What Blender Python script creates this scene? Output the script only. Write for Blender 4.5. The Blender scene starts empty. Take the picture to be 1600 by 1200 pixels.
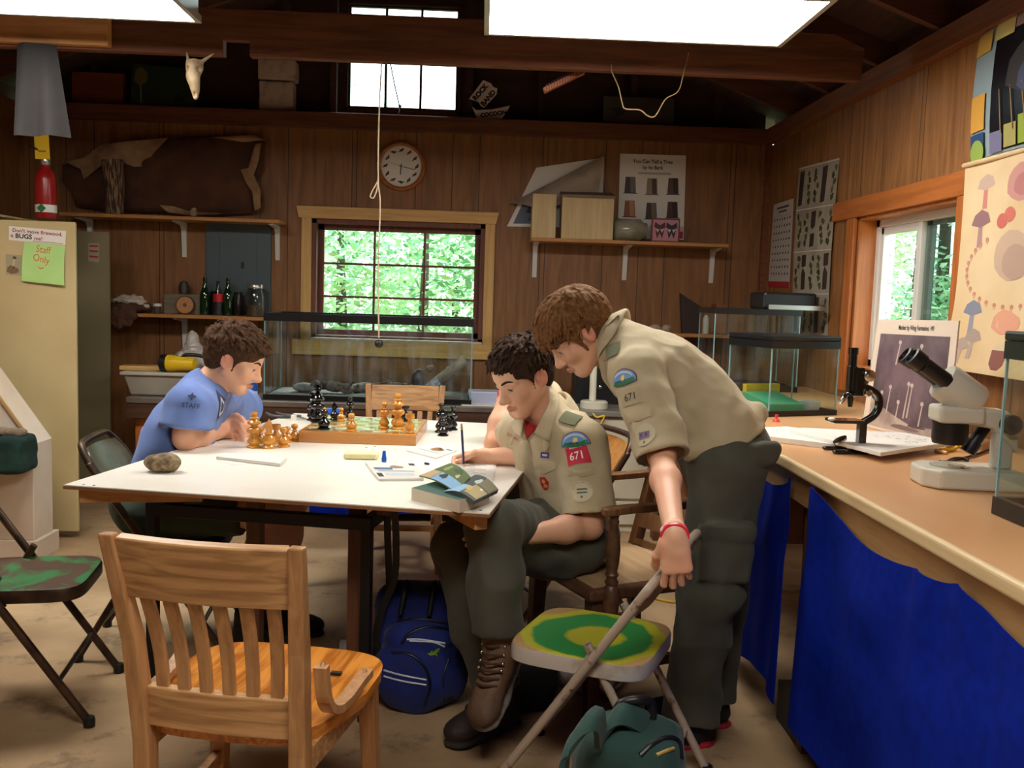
import bpy, bmesh, math, random
import numpy as np
from mathutils import Vector, Matrix, noise as mnoise
from mathutils.bvhtree import BVHTree

S = bpy.context.scene
# ---------------- camera ----------------
F_PX, PITCH, ROLL, YAW, CAM_H = 1483.881, 0.093146, 0.032114, -0.034677, 1.32082
def _rot():
    cy, sy, cp, sp, cr, sr = math.cos(YAW), math.sin(YAW), math.cos(PITCH), math.sin(PITCH), math.cos(ROLL), math.sin(ROLL)
    Rz = np.array([[cy, sy, 0], [-sy, cy, 0], [0, 0, 1.]]); B = np.array([[1, 0, 0], [0, 0, -1.], [0, 1, 0]])
    Rx = np.array([[1, 0, 0], [0, cp, -sp], [0, sp, cp]]); Rr = np.array([[cr, -sr, 0], [sr, cr, 0], [0, 0, 1.]])
    return Rr @ Rx @ B @ Rz
RC = _rot()
cam = bpy.data.objects.new('camera', bpy.data.cameras.new('camera'))
S.collection.objects.link(cam)
cam.data.sensor_width = 36.0; cam.data.lens = F_PX / 1600 * 36.0; cam.data.clip_start = 0.05; cam.data.clip_end = 200
M3 = RC.T @ np.diag([1, -1, -1.])
cam.matrix_world = Matrix([[*M3[0], 0], [*M3[1], 0], [*M3[2], CAM_H], [0, 0, 0, 1]])
S.camera = cam
def ray(px, py): return RC.T @ np.array([(px - 800) / F_PX, (py - 600) / F_PX, 1.0])
def A(px, py, y):
    v = ray(px, py); return Vector(v * (y / v[1])) + Vector((0, 0, CAM_H))
def AX(px, py, x):
    v = ray(px, py); return Vector(v * (x / v[0])) + Vector((0, 0, CAM_H))
def AZ(px, py, z):
    v = ray(px, py); return Vector(v * ((z - CAM_H) / v[2])) + Vector((0, 0, CAM_H))
# ---------------- world, exposure ----------------
S.view_settings.view_transform = 'Standard'; S.view_settings.look = 'None'
S.view_settings.gamma = 1.0; S.view_settings.use_curve_mapping = False
S.view_settings.exposure = 0.26
W = bpy.data.worlds.new('overcast_sky'); S.world = W; W.use_nodes = True
wb = W.node_tree.nodes['Background']; wb.inputs[0].default_value = (0.86, 0.97, 1.0, 1); wb.inputs[1].default_value = 5.0
sun = bpy.data.objects.new('sun', bpy.data.lights.new('sun', 'SUN')); S.collection.objects.link(sun)
sun.data.energy = 12.0; sun.data.angle = 0.3; sun.rotation_euler = (math.radians(38), math.radians(8), math.radians(150))

# ---------------- helpers ----------------
PI = math.pi
V = Vector
def lin(c):
    return c / 12.92 if c <= 0.04045 else ((c + 0.055) / 1.055) ** 2.4
def rgb(r, g, b): return (lin(r / 255), lin(g / 255), lin(b / 255), 1)
MATS = {}
def mat(name, col=(200, 200, 200), rough=0.6, metal=0.0, col2=None, scale=8, stretch=(1, 1, 1), lo=0.35, hi=0.65, bump=0.0, bscale=None,
        detail=4, spec=0.5, coord='Object', sheen=0, sss=0, distort=0.0, coat=0):
    if name in MATS: return MATS[name]
    m = bpy.data.materials.new(name); m.use_nodes = True; MATS[name] = m
    nt = m.node_tree; N = nt.nodes; L = nt.links; b = N['Principled BSDF']
    b.inputs['Base Color'].default_value = rgb(*col); b.inputs['Roughness'].default_value = rough; b.inputs['Metallic'].default_value = metal
    b.inputs['Specular IOR Level'].default_value = spec
    if sheen: b.inputs['Sheen Weight'].default_value = sheen
    if coat: b.inputs['Coat Weight'].default_value = coat
    if sss:
        b.inputs['Subsurface Weight'].default_value = sss; b.inputs['Subsurface Radius'].default_value = (0.012, 0.005, 0.003); b.inputs['Subsurface Scale'].default_value = 1.0
    if col2 is not None or bump:
        tc = N.new('ShaderNodeTexCoord'); mp = N.new('ShaderNodeMapping'); mp.inputs['Scale'].default_value = stretch
        L.new(tc.outputs[coord], mp.inputs[0])
        if col2 is not None:
            n = N.new('ShaderNodeTexNoise'); n.inputs['Scale'].default_value = scale; n.inputs['Detail'].default_value = detail; n.inputs['Distortion'].default_value = distort
            L.new(mp.outputs[0], n.inputs['Vector'])
            r = N.new('ShaderNodeValToRGB'); r.color_ramp.elements[0].position = lo; r.color_ramp.elements[1].position = hi
            r.color_ramp.elements[0].color = rgb(*col); r.color_ramp.elements[1].color = rgb(*col2)
            L.new(n.outputs['Fac'], r.inputs[0]); L.new(r.outputs[0], b.inputs['Base Color'])
        if bump:
            n2 = N.new('ShaderNodeTexNoise'); n2.inputs['Scale'].default_value = bscale or scale; n2.inputs['Detail'].default_value = 5
            L.new(mp.outputs[0], n2.inputs['Vector'])
            bp = N.new('ShaderNodeBump'); bp.inputs['Strength'].default_value = bump; bp.inputs['Distance'].default_value = 0.01
            L.new(n2.outputs['Fac'], bp.inputs['Height']); L.new(bp.outputs[0], b.inputs['Normal'])
    return m
def nodes_of(m): return m.node_tree.nodes, m.node_tree.links, m.node_tree.nodes['Principled BSDF']
def wood(name, c1, c2, axis='X', scale=9, rough=0.5, stretch=14, dist=0.6, lo=0.3, hi=0.7, bump=0.08, coord='Object', coat=0):
    st = {'X': (1, stretch, stretch), 'Y': (stretch, 1, stretch), 'Z': (stretch, stretch, 1)}[axis]
    return mat(name, c1, rough, 0, c2, scale=scale / 3, stretch=st, lo=lo, hi=hi, bump=bump, bscale=scale / 2, detail=6, coord=coord, distort=dist, coat=coat)
def emis(name, col, s):
    if name in MATS: return MATS[name]
    m = mat(name, col); N, L, b = nodes_of(m)
    b.inputs['Emission Color'].default_value = rgb(*col); b.inputs['Emission Strength'].default_value = s
    return m
def glass(name, tint=(235, 248, 245), refl=0.08, dirt_haze=0.0, rough=0.02):
    if name in MATS: return MATS[name]
    m = bpy.data.materials.new(name); m.use_nodes = True; MATS[name] = m
    nt = m.node_tree; N = nt.nodes; L = nt.links; N.clear()
    out = N.new('ShaderNodeOutputMaterial'); t = N.new('ShaderNodeBsdfTransparent'); t.inputs[0].default_value = rgb(*tint)
    g = N.new('ShaderNodeBsdfGlossy'); g.inputs['Roughness'].default_value = rough; g.inputs[0].default_value = (1, 1, 1, 1)
    fw_ = N.new('ShaderNodeLayerWeight'); fw_.inputs[0].default_value = 0.5; pw = N.new('ShaderNodeMath'); pw.operation = 'POWER'; pw.inputs[1].default_value = 4.0; L.new(fw_.outputs['Facing'], pw.inputs[0])
    lw = N.new('ShaderNodeMath'); lw.operation = 'MULTIPLY_ADD'; lw.inputs[1].default_value = 0.7; lw.inputs[2].default_value = 0.035; L.new(pw.outputs[0], lw.inputs[0])
    mx = N.new('ShaderNodeMixShader'); L.new(lw.outputs[0], mx.inputs[0]); L.new(t.outputs[0], mx.inputs[1]); L.new(g.outputs[0], mx.inputs[2])
    last = mx
    if dirt_haze:
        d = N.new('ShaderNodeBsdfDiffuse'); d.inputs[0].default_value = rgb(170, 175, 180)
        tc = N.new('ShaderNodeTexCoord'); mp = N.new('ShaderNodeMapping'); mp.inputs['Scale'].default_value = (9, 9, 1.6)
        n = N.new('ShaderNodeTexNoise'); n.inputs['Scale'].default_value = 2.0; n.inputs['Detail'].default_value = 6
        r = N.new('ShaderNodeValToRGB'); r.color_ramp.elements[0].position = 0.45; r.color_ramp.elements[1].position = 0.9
        r.color_ramp.elements[0].color = (0, 0, 0, 1); r.color_ramp.elements[1].color = (dirt_haze, dirt_haze, dirt_haze, 1)
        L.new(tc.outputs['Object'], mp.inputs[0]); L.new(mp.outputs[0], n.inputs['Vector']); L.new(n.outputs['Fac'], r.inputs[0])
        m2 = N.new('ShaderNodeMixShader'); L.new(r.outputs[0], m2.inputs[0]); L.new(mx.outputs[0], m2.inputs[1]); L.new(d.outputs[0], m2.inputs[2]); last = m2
    L.new(last.outputs[0], out.inputs[0])
    return m

class MB:
    """collects shapes, builds ONE mesh object"""
    def __init__(s): s.v = []; s.f = []; s.m = []; s.cur = 0
    def add(s, vs, fs):
        o = len(s.v); s.v += [V(p) for p in vs]
        for f in fs: s.f.append([i + o for i in f]); s.m.append(s.cur)
        return s
    def box(s, c, d, rz=0, R=None):
        c = V(c); h = V(d) / 2; R = R or Matrix.Rotation(rz, 3, 'Z')
        vs = [c + R @ V((x * h.x, y * h.y, z * h.z)) for x in (-1, 1) for y in (-1, 1) for z in (-1, 1)]
        return s.add(vs, [(0, 1, 3, 2), (4, 6, 7, 5), (0, 4, 5, 1), (2, 3, 7, 6), (0, 2, 6, 4), (1, 5, 7, 3)])
    def box2(s, a, b):
        a = V(a); b = V(b); return s.box((a + b) / 2, [abs(q) for q in (b - a)])
    def bar(s, p0, p1, w, t, up=(0, 0, 1), w1=None, t1=None):
        p0 = V(p0); p1 = V(p1); d = (p1 - p0).normalized(); x = d.cross(V(up))
        if x.length < 1e-4: x = d.cross(V((0, 1, 0)))
        x.normalize(); y = x.cross(d).normalized(); w1 = w if w1 is None else w1; t1 = t if t1 is None else t1
        vs = []
        for p, ww, tt in ((p0, w, t), (p1, w1, t1)):
            for a, b in ((-1, -1), (1, -1), (1, 1), (-1, 1)): vs.append(p + x * (a * ww / 2) + y * (b * tt / 2))
        return s.add(vs, [(3, 2, 1, 0), (4, 5, 6, 7), (0, 1, 5, 4), (1, 2, 6, 5), (2, 3, 7, 6), (3, 0, 4, 7)])
    def strip(s, pts, w, t, up=(0, 0, 1)):
        pts = [V(p) for p in pts]; n = len(pts); vs = []; ww = w if hasattr(w, '__len__') else [w] * n
        for i, p in enumerate(pts):
            d = (pts[min(i + 1, n - 1)] - pts[max(i - 1, 0)]).normalized(); x = d.cross(V(up)).normalized(); y = x.cross(d).normalized()
            vs += [p + x * (a * ww[i] / 2) + y * (b * t / 2) for a, b in ((-1, -1), (1, -1), (1, 1), (-1, 1))]
        fs = [(3, 2, 1, 0), tuple(range(4 * n - 4, 4 * n))] + [(i * 4 + k, i * 4 + (k + 1) % 4, i * 4 + 4 + (k + 1) % 4, i * 4 + 4 + k) for i in range(n - 1) for k in range(4)]
        return s.add(vs, fs)
    def tube(s, pts, r, seg=10, caps=True, closed=False):
        pts = [V(p) for p in pts]; n = len(pts); rs = r if hasattr(r, '__len__') else [r] * n
        rings = []; up = None
        for i, p in enumerate(pts):
            if closed: d = pts[(i + 1) % n] - pts[i - 1]
            else: d = pts[min(i + 1, n - 1)] - pts[max(i - 1, 0)]
            d.normalize()
            if up is None:
                up = V((0, 0, 1)) if abs(d.z) < 0.9 else V((1, 0, 0))
            x = d.cross(up)
            if x.length < 1e-5: x = d.orthogonal()
            x.normalize(); y = x.cross(d).normalized(); up = y
            rings.append([p + (x * math.cos(2 * PI * k / seg) + y * math.sin(2 * PI * k / seg)) * rs[i] for k in range(seg)])
        vs = [q for rg in rings for q in rg]; fs = []
        for i in range(n if closed else n - 1):
            a = i * seg; b = ((i + 1) % n) * seg
            for k in range(seg): fs.append((a + k, b + k, b + (k + 1) % seg, a + (k + 1) % seg))
        if caps and not closed: fs.append(tuple(range(seg))); fs.append(tuple(reversed(range((n - 1) * seg, n * seg))))
        return s.add(vs, fs)
    def cyl(s, p0, p1, r0, r1=None, seg=20): return s.tube([p0, p1], [r0, r0 if r1 is None else r1], seg)
    def lathe(s, prof, c=(0, 0, 0), seg=24, axis=(0, 0, 1), sx=1, sy=1):
        c = V(c); q = V((0, 0, 1)).rotation_difference(V(axis)); vs = []; fs = []; n = len(prof)
        for r, z in prof:
            for k in range(seg):
                a = 2 * PI * k / seg; vs.append(c + q @ V((r * math.cos(a) * sx, r * math.sin(a) * sy, z)))
        for i in range(n - 1):
            for k in range(seg):
                fs.append((i * seg + k, i * seg + (k + 1) % seg, (i + 1) * seg + (k + 1) % seg, (i + 1) * seg + k))
        if prof[0][0] > 1e-6: fs.append(tuple(reversed(range(seg))))
        if prof[-1][0] > 1e-6: fs.append(tuple(range((n - 1) * seg, n * seg)))
        return s.add(vs, fs)
    def prism(s, poly, o, ux, uy, depth):
        """polygon in plane (o,ux,uy), extruded along ux x uy by depth"""
        o = V(o); ux = V(ux); uy = V(uy); n = ux.cross(uy).normalized() * depth; k = len(poly)
        a = [o + ux * x + uy * y for x, y in poly]; b = [p + n for p in a]
        fs = [tuple(reversed(range(k))), tuple(range(k, 2 * k))] + [(i, (i + 1) % k, (i + 1) % k + k, i + k) for i in range(k)]
        return s.add(a + b, fs)
    def grid(s, fn, nu, nv, thick=0.0):
        P = [[V(fn(i / (nu - 1), j / (nv - 1))) for j in range(nv)] for i in range(nu)]
        vs = [p for r in P for p in r]
        fs = [(i * nv + j, (i + 1) * nv + j, (i + 1) * nv + j + 1, i * nv + j + 1) for i in range(nu - 1) for j in range(nv - 1)]
        if thick:
            nn = []
            for i in range(nu):
                for j in range(nv):
                    du = P[min(i + 1, nu - 1)][j] - P[max(i - 1, 0)][j]; dv = P[i][min(j + 1, nv - 1)] - P[i][max(j - 1, 0)]
                    nn.append(du.cross(dv).normalized())
            o = len(vs); vs += [p - n * thick for p, n in zip(vs[:o], nn)]
            fs += [tuple(x + o for x in reversed(f)) for f in fs[:]]
            rim = [(i, 0) for i in range(nu)] + [(nu - 1, j) for j in range(1, nv)] + [(i, nv - 1) for i in range(nu - 2, -1, -1)] + [(0, j) for j in range(nv - 2, 0, -1)]
            idx = [i * nv + j for i, j in rim]
            for a, b in zip(idx, idx[1:] + idx[:1]): fs.append((b, a, a + o, b + o))
        return s.add(vs, fs)
    def sphere(s, c, r, seg=16, rings=10, sc=(1, 1, 1), R=None):
        c = V(c); vs = [V((0, 0, -1))]; fs = []
        for i in range(1, rings):
            t = -PI / 2 + PI * i / rings
            for k in range(seg): vs.append(V((math.cos(t) * math.cos(2 * PI * k / seg), math.cos(t) * math.sin(2 * PI * k / seg), math.sin(t))))
        vs.append(V((0, 0, 1))); n = len(vs)
        for k in range(seg):
            fs.append((0, 1 + (k + 1) % seg, 1 + k)); b = 1 + (rings - 2) * seg; fs.append((n - 1, b + k, b + (k + 1) % seg))
        for i in range(rings - 2):
            for k in range(seg):
                a = 1 + i * seg; b = a + seg; fs.append((a + k, a + (k + 1) % seg, b + (k + 1) % seg, b + k))
        R = R or Matrix.Identity(3)
        return s.add([c + R @ V((p.x * r * sc[0], p.y * r * sc[1], p.z * r * sc[2])) for p in vs], fs)
    def build(s, name, m, parent=None, smooth=None, bevel=0, origin=None, seg=2, recalc=True):
        me = bpy.data.meshes.new(name)
        org = V(origin) if origin is not None else V((0, 0, 0))
        if parent is not None and origin is None: org = V(parent.get('_o', (0, 0, 0)))
        me.from_pydata([p - org for p in s.v], [], s.f)
        ms = m if isinstance(m, (list, tuple)) else [m]
        for q in ms: me.materials.append(q)
        if len(ms) > 1:
            for p, i in zip(me.polygons, s.m): p.material_index = i
        if recalc:
            bm = bmesh.new(); bm.from_mesh(me); bmesh.ops.recalc_face_normals(bm, faces=bm.faces); bm.to_mesh(me); bm.free()
        if smooth is not None:
            me.polygons.foreach_set('use_smooth', [True] * len(me.polygons))
            try: me.set_sharp_from_angle(angle=math.radians(smooth))
            except Exception: pass
        o = bpy.data.objects.new(name, me); S.collection.objects.link(o)
        if parent is not None: o.parent = parent
        else: o.location = org
        if bevel:
            b = o.modifiers.new('bevel', 'BEVEL'); b.width = bevel; b.segments = seg; b.limit_method = 'ANGLE'; b.angle_limit = math.radians(40)
        return o
def tag(o, label, cat, group=None, kind=None):
    o['label'] = label; o['category'] = cat
    if group: o['group'] = group
    if kind: o['kind'] = kind
    return o
def thing(name, label, cat, loc=(0, 0, 0), group=None):
    o = bpy.data.objects.new(name, None); S.collection.objects.link(o); o.location = loc; o['_o'] = tuple(loc); o.empty_display_size = 0.05
    return tag(o, label, cat, group)
def struct(o): o['kind'] = 'structure'; return o
def lab(o, t): o['label'] = t; return o
FONT = None
def text_mesh(txt, size, fn, thick=0.0006, bold=0.0):
    """MB filled with the lettering, each 2D point (x,y) mapped by fn -> (Vector)"""
    c = bpy.data.curves.new('t', 'FONT'); c.body = txt; c.size = size; c.align_x = 'CENTER'; c.align_y = 'CENTER'; c.resolution_u = 3; c.offset = bold; c.space_line = 0.9
    o = bpy.data.objects.new('t', c); S.collection.objects.link(o)
    dg = bpy.context.evaluated_depsgraph_get(); me = bpy.data.meshes.new_from_object(o.evaluated_get(dg))
    mb = MB(); mb.add([fn(v.co.x, v.co.y) for v in me.vertices], [tuple(p.vertices) for p in me.polygons])
    bpy.data.objects.remove(o); bpy.data.curves.remove(c); bpy.data.meshes.remove(me)
    return mb
def curve_pts(pts, n=8):
    """catmull-rom through points"""
    P = [V(p) for p in pts]; P = [P[0] * 2 - P[1]] + P + [P[-1] * 2 - P[-2]]; out = []
    for i in range(1, len(P) - 2):
        for k in range(n):
            t = k / n; a, b, c, d = P[i - 1:i + 3]
            out.append(0.5 * ((2 * b) + (c - a) * t + (2 * a - 5 * b + 4 * c - d) * t * t + (3 * b - a - 3 * c + d) * t ** 3))
    out.append(P[-2]); return out
def copy_tree(o, parent=None):
    c = o.copy(); S.collection.objects.link(c)
    if parent is not None: c.parent = parent
    for ch in list(o.children): copy_tree(ch, c)
    return c
# ---------------- structure ----------------
D = 6.2; RX = 1.84; LX = -2.94; FY = -2.2
def panel_mat(name, axis, c1, c2):
    m = wood(name, c1, c2, 'Z', scale=10, rough=0.55, stretch=10, dist=0.5, lo=0.3, hi=0.72, bump=0.05)
    N, L, b = nodes_of(m)
    tc = N.new('ShaderNodeTexCoord'); sp = N.new('ShaderNodeSeparateXYZ'); L.new(tc.outputs['Object'], sp.inputs[0])
    def grooves(period, w, off):
        a = N.new('ShaderNodeMath'); a.operation = 'MULTIPLY_ADD'; a.inputs[1].default_value = 1 / period; a.inputs[2].default_value = off + 50
        L.new(sp.outputs[axis], a.inputs[0])
        f = N.new('ShaderNodeMath'); f.operation = 'FRACT'; L.new(a.outputs[0], f.inputs[0])
        l = N.new('ShaderNodeMath'); l.operation = 'LESS_THAN'; l.inputs[1].default_value = w / period; L.new(f.outputs[0], l.inputs[0]); return l
    g1 = grooves(0.406, 0.005, 0.1); g2 = grooves(0.61, 0.005, 0.35); mx = N.new('ShaderNodeMath'); mx.operation = 'MAXIMUM'
    L.new(g1.outputs[0], mx.inputs[0]); L.new(g2.outputs[0], mx.inputs[1])
    src = b.inputs['Base Color'].links[0].from_socket
    mc = N.new('ShaderNodeMixRGB'); mc.inputs[2].default_value = rgb(60, 36, 19); L.new(mx.outputs[0], mc.inputs[0]); L.new(src, mc.inputs[1]); L.new(mc.outputs[0], b.inputs['Base Color'])
    bp = b.inputs['Normal'].links[0].from_node
    iv = N.new('ShaderNodeMath'); iv.operation = 'SUBTRACT'; iv.inputs[0].default_value = 1; L.new(mx.outputs[0], iv.inputs[1])
    b2 = N.new('ShaderNodeBump'); b2.inputs['Strength'].default_value = 0.6; b2.inputs['Distance'].default_value = 0.006
    L.new(iv.outputs[0], b2.inputs['Height']); L.new(bp.outputs[0], b2.inputs['Normal']); L.new(b2.outputs[0], b.inputs['Normal'])
    return m
m_panel = panel_mat('wood_panelling', 'X', (118, 76, 38), (148, 100, 56))
m_panelR = panel_mat('wood_panelling_light', 'Y', (126, 80, 40), (168, 116, 66))
m_beam = wood('rough_beam_wood', (84, 46, 26), (118, 68, 38), 'X', rough=0.8)
m_beamY = wood('plate_wood', (104, 56, 28), (134, 78, 42), 'Y', rough=0.7)
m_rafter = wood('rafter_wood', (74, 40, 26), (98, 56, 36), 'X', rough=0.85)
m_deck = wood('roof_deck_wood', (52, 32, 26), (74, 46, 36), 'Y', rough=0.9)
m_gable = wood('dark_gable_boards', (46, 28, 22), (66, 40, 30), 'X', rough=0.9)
m_pine = wood('pine_trim', (196, 148, 82), (222, 178, 108), 'Z', rough=0.5)
m_pineX = wood('pine_trim_across', (196, 148, 82), (222, 178, 108), 'X', rough=0.5)
m_orange = wood('stained_trim', (160, 88, 34), (190, 112, 50), 'Y', rough=0.45)
m_orangeZ = wood('stained_trim_upright', (160, 88, 34), (190, 112, 50), 'Z', rough=0.45)
m_shelf = wood('shelf_board', (170, 112, 56), (196, 138, 76), 'X', rough=0.5)
m_darkred = wood('reddish_sash_wood', (92, 50, 36), (120, 68, 50), 'Z', rough=0.6)
m_white = mat('white_paint', (226, 226, 220), 0.45)
m_black = mat('black_plastic', (22, 22, 24), 0.4)
m_winglass = glass('window_glass')
# floor: dirty concrete
m_floor = mat('stained_concrete', (152, 122, 88), 0.75, 0, (198, 168, 128), scale=2.2, lo=0.3, hi=0.75, bump=0.12, bscale=25, detail=8)
N, L, b = nodes_of(m_floor)
tc = N.new('ShaderNodeTexCoord'); n = N.new('ShaderNodeTexNoise'); n.inputs['Scale'].default_value = 5; n.inputs['Detail'].default_value = 9; n.inputs['Roughness'].default_value = 0.7
L.new(tc.outputs['Object'], n.inputs['Vector']); r = N.new('ShaderNodeValToRGB'); r.color_ramp.elements[0].position = 0.55; r.color_ramp.elements[1].position = 0.72
L.new(n.outputs['Fac'], r.inputs[0]); src = b.inputs['Base Color'].links[0].from_socket
mc = N.new('ShaderNodeMixRGB'); mc.inputs[2].default_value = rgb(100, 82, 64); L.new(r.outputs[0], mc.inputs[0]); L.new(src, mc.inputs[1]); L.new(mc.outputs[0], b.inputs['Base Color'])

f = MB(); f.box2((LX - 0.15, FY - 0.15, -0.1), (RX + 0.15, D + 0.2, 0)); struct(f.build('floor', m_floor))
g = MB(); g.box2((-30, -20, -0.5), (30, 40, -0.3)); struct(g.build('ground', mat('forest_ground', (70, 84, 48), 0.95, 0, (98, 104, 62), scale=3)))
PZ0, PZ1 = 2.335, 2.43       # wall plate heights
RIDGE_X = -0.55; SLOPE = 0.37
def roof_z(x): return PZ1 + 0.12 + SLOPE * ((RX - x) if x > RIDGE_X else (x - LX))
# back wall with window opening
c0 = A(488, 345, D); c1 = A(753, 535, D)
wx0, wx1 = c0.x, c1.x; wz1, wz0 = (A(490, 340, D).z + A(752, 352, D).z) / 2, (A(488, 529, D).z + A(750, 538, D).z) / 2
def holed(mb, ax, w, h, t0, t1):
    """slab with a rectangular hole; ax 'X': wall runs along x; w=(w0,h0,h1,w1), h=(z0,hz0,hz1,z1)"""
    def bx(a, bb, z0, z1):
        if ax == 'X': mb.box2((a, t0, z0), (bb, t1, z1))
        else: mb.box2((t0, a, z0), (t1, bb, z1))
    bx(w[0], w[1], h[0], h[3]); bx(w[2], w[3], h[0], h[3]); bx(w[1], w[2], h[0], h[1]); bx(w[1], w[2], h[2], h[3])
mb = MB(); holed(mb, 'X', (LX, wx0, wx1, RX), (0, wz0, wz1, PZ0), D, D + 0.14); struct(mb.build('wall_back', m_panel))
# gable part above the plate, with its window
g0 = A(538, 178, D + 0.15); g1 = A(719, 176, D + 0.15); gx0, gx1 = g0.x, g1.x; gz0 = A(628, 176, D + 0.15).z; gz1 = A(628, 4, D + 0.15).z
GY = D + 0.15
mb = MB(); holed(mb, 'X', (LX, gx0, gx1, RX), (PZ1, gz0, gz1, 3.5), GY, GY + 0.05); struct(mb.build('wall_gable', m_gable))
mb = MB(); mb.box2((LX, D - 0.06, PZ0), (RX, GY + 0.05, PZ1)); struct(mb.build('trim_plate_back', m_beam, bevel=0.004))
for k, x in enumerate((-2.5, -1.9, -1.3, gx0 - 0.06, gx1 + 0.06, 0.35, 0.95, 1.5)):
    mb = MB(); mb.box2((x - 0.02, GY - 0.09, PZ1), (x + 0.02, GY, roof_z(x) - 0.02)); struct(mb.build('trim_stud_%d' % k, m_gable))
# right wall with window opening
ry0, ry1 = 3.66, 4.66; rz0, rz1 = 1.015, 1.755
mb = MB(); holed(mb, 'Y', (FY, ry0, ry1, D), (0, rz0, rz1, PZ0), RX, RX + 0.14); struct(mb.build('wall_right', m_panelR))
mb = MB(); mb.box2((RX - 0.05, FY, PZ0), (RX + 0.14, D - 0.06, PZ1)); struct(mb.build('trim_plate_right', m_beamY, bevel=0.004))
mb = MB(); mb.box2((LX - 0.14, FY, 0), (LX, D, PZ1)); struct(mb.build('wall_left', m_panel))
mb = MB(); mb.box2((LX - 0.14, FY - 0.14, 0), (RX + 0.14, FY, 3.5)); struct(mb.build('wall_front', m_panel))
mb = MB(); mb.box2((RX - 0.035, D - 0.04, 0), (RX, D, PZ0)); struct(mb.build('trim_corner', m_beamY))
# roof: two slopes
mb = MB()
for x0, x1 in ((RIDGE_X, RX + 0.4), (LX - 0.4, RIDGE_X)):
    mb.add([(x, y, roof_z(x) + dz) for dz in (0, 0.04) for x, y in ((x0, FY - 0.2), (x1, FY - 0.2), (x1, GY + 0.3), (x0, GY + 0.3))],
           [(0, 1, 2, 3), (7, 6, 5, 4), (0, 4, 5, 1), (1, 5, 6, 2), (2, 6, 7, 3), (3, 7, 4, 0)])
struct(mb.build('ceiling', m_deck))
k = 0
for y in np.arange(-1.6, 6.3, 0.61):
    for xe in (RX + 0.1, LX - 0.1):
        mb = MB(); z1 = roof_z(RIDGE_X); ze = roof_z(RX) - SLOPE * 0.1
        mb.add([(x, y + dy, z - dz) for dy in (-0.02, 0.02) for x, z, dz in ((xe, ze, 0), (RIDGE_X, z1, 0), (RIDGE_X, z1, 0.12), (xe, ze, 0.12))],
               [(0, 1, 2, 3), (7, 6, 5, 4), (0, 4, 5, 1), (1, 5, 6, 2), (2, 6, 7, 3), (3, 7, 4, 0)])
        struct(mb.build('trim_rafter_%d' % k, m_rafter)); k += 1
# tie beam with a notch and a sistered board at its left
yb = 4.2; nx0 = A(349, 70, yb).x; nx1 = A(390, 70, yb).x
mb = MB(); mb.prism([(LX, 2.30), (nx0, 2.30), (nx0, 2.365), (nx1, 2.365), (nx1, 2.30), (1.625, 2.30), (1.635, 2.44), (1.5, 2.495), (LX, 2.495)], (0, yb + 0.05, 0), (1, 0, 0), (0, 0, 1), 0.05)
tag(struct(mb.build('tie_beam', m_beam, bevel=0.003)), 'long dark wooden tie beam crossing the room under the roof', 'beam')
mb = MB(); xs = A(175, 50, yb).x; mb.box2((LX, yb - 0.045, 2.31), (xs, yb - 0.001, 2.46))
tag(struct(mb.build('sister_board', wood('fresh_board', (178, 120, 62), (200, 146, 84), 'X'), bevel=0.003)), 'lighter board nailed to the left end of the tie beam', 'board')
# ---- back window
mb = MB(); t = 0.028
mb.box2((wx0, D, wz0), (wx0 + t, D + 0.13, wz1)); mb.box2((wx1 - t, D, wz0), (wx1, D + 0.13, wz1)); mb.box2((wx0, D, wz0), (wx1, D + 0.13, wz0 + t)); mb.box2((wx0, D, wz1 - t), (wx1, D + 0.13, wz1))
W1 = struct(mb.build('window_1', m_darkred, origin=((wx0 + wx1) / 2, D, wz0))); W1['_o'] = tuple(W1.location)
def sash(parent, x0, x1, z0, z1, y, cols, rows, fr, bar, m, mg):
    mb = MB(); mb.box2((x0, y, z0), (x0 + fr, y + 0.03, z1)); mb.box2((x1 - fr, y, z0), (x1, y + 0.03, z1)); mb.box2((x0, y, z0), (x1, y + 0.03, z0 + fr)); mb.box2((x0, y, z1 - fr), (x1, y + 0.03, z1))
    mb.build('sash', m, parent)
    mb = MB()
    for c in range(1, cols):
        x = x0 + fr + (x1 - x0 - 2 * fr) * c / cols; mb.box2((x - bar / 2, y + 0.004, z0 + fr), (x + bar / 2, y + 0.026, z1 - fr))
    for r in range(1, rows):
        z = z0 + fr + (z1 - z0 - 2 * fr) * r / rows; mb.box2((x0 + fr, y + 0.006, z - bar / 2), (x1 - fr, y + 0.024, z + bar / 2))
    mb.build('muntin', m, parent)
    mb = MB(); mb.add([(x0 + fr, y + 0.015, z0 + fr), (x1 - fr, y + 0.015, z0 + fr), (x1 - fr, y + 0.015, z1 - fr), (x0 + fr, y + 0.015, z1 - fr)], [(0, 1, 2, 3)]); mb.build('pane', mg, parent)
sash(W1, wx0 + t, wx1 - t, wz0 + t, wz1 - t, D + 0.08, 3, 3, 0.036, 0.014, m_darkred, m_winglass)
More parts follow.
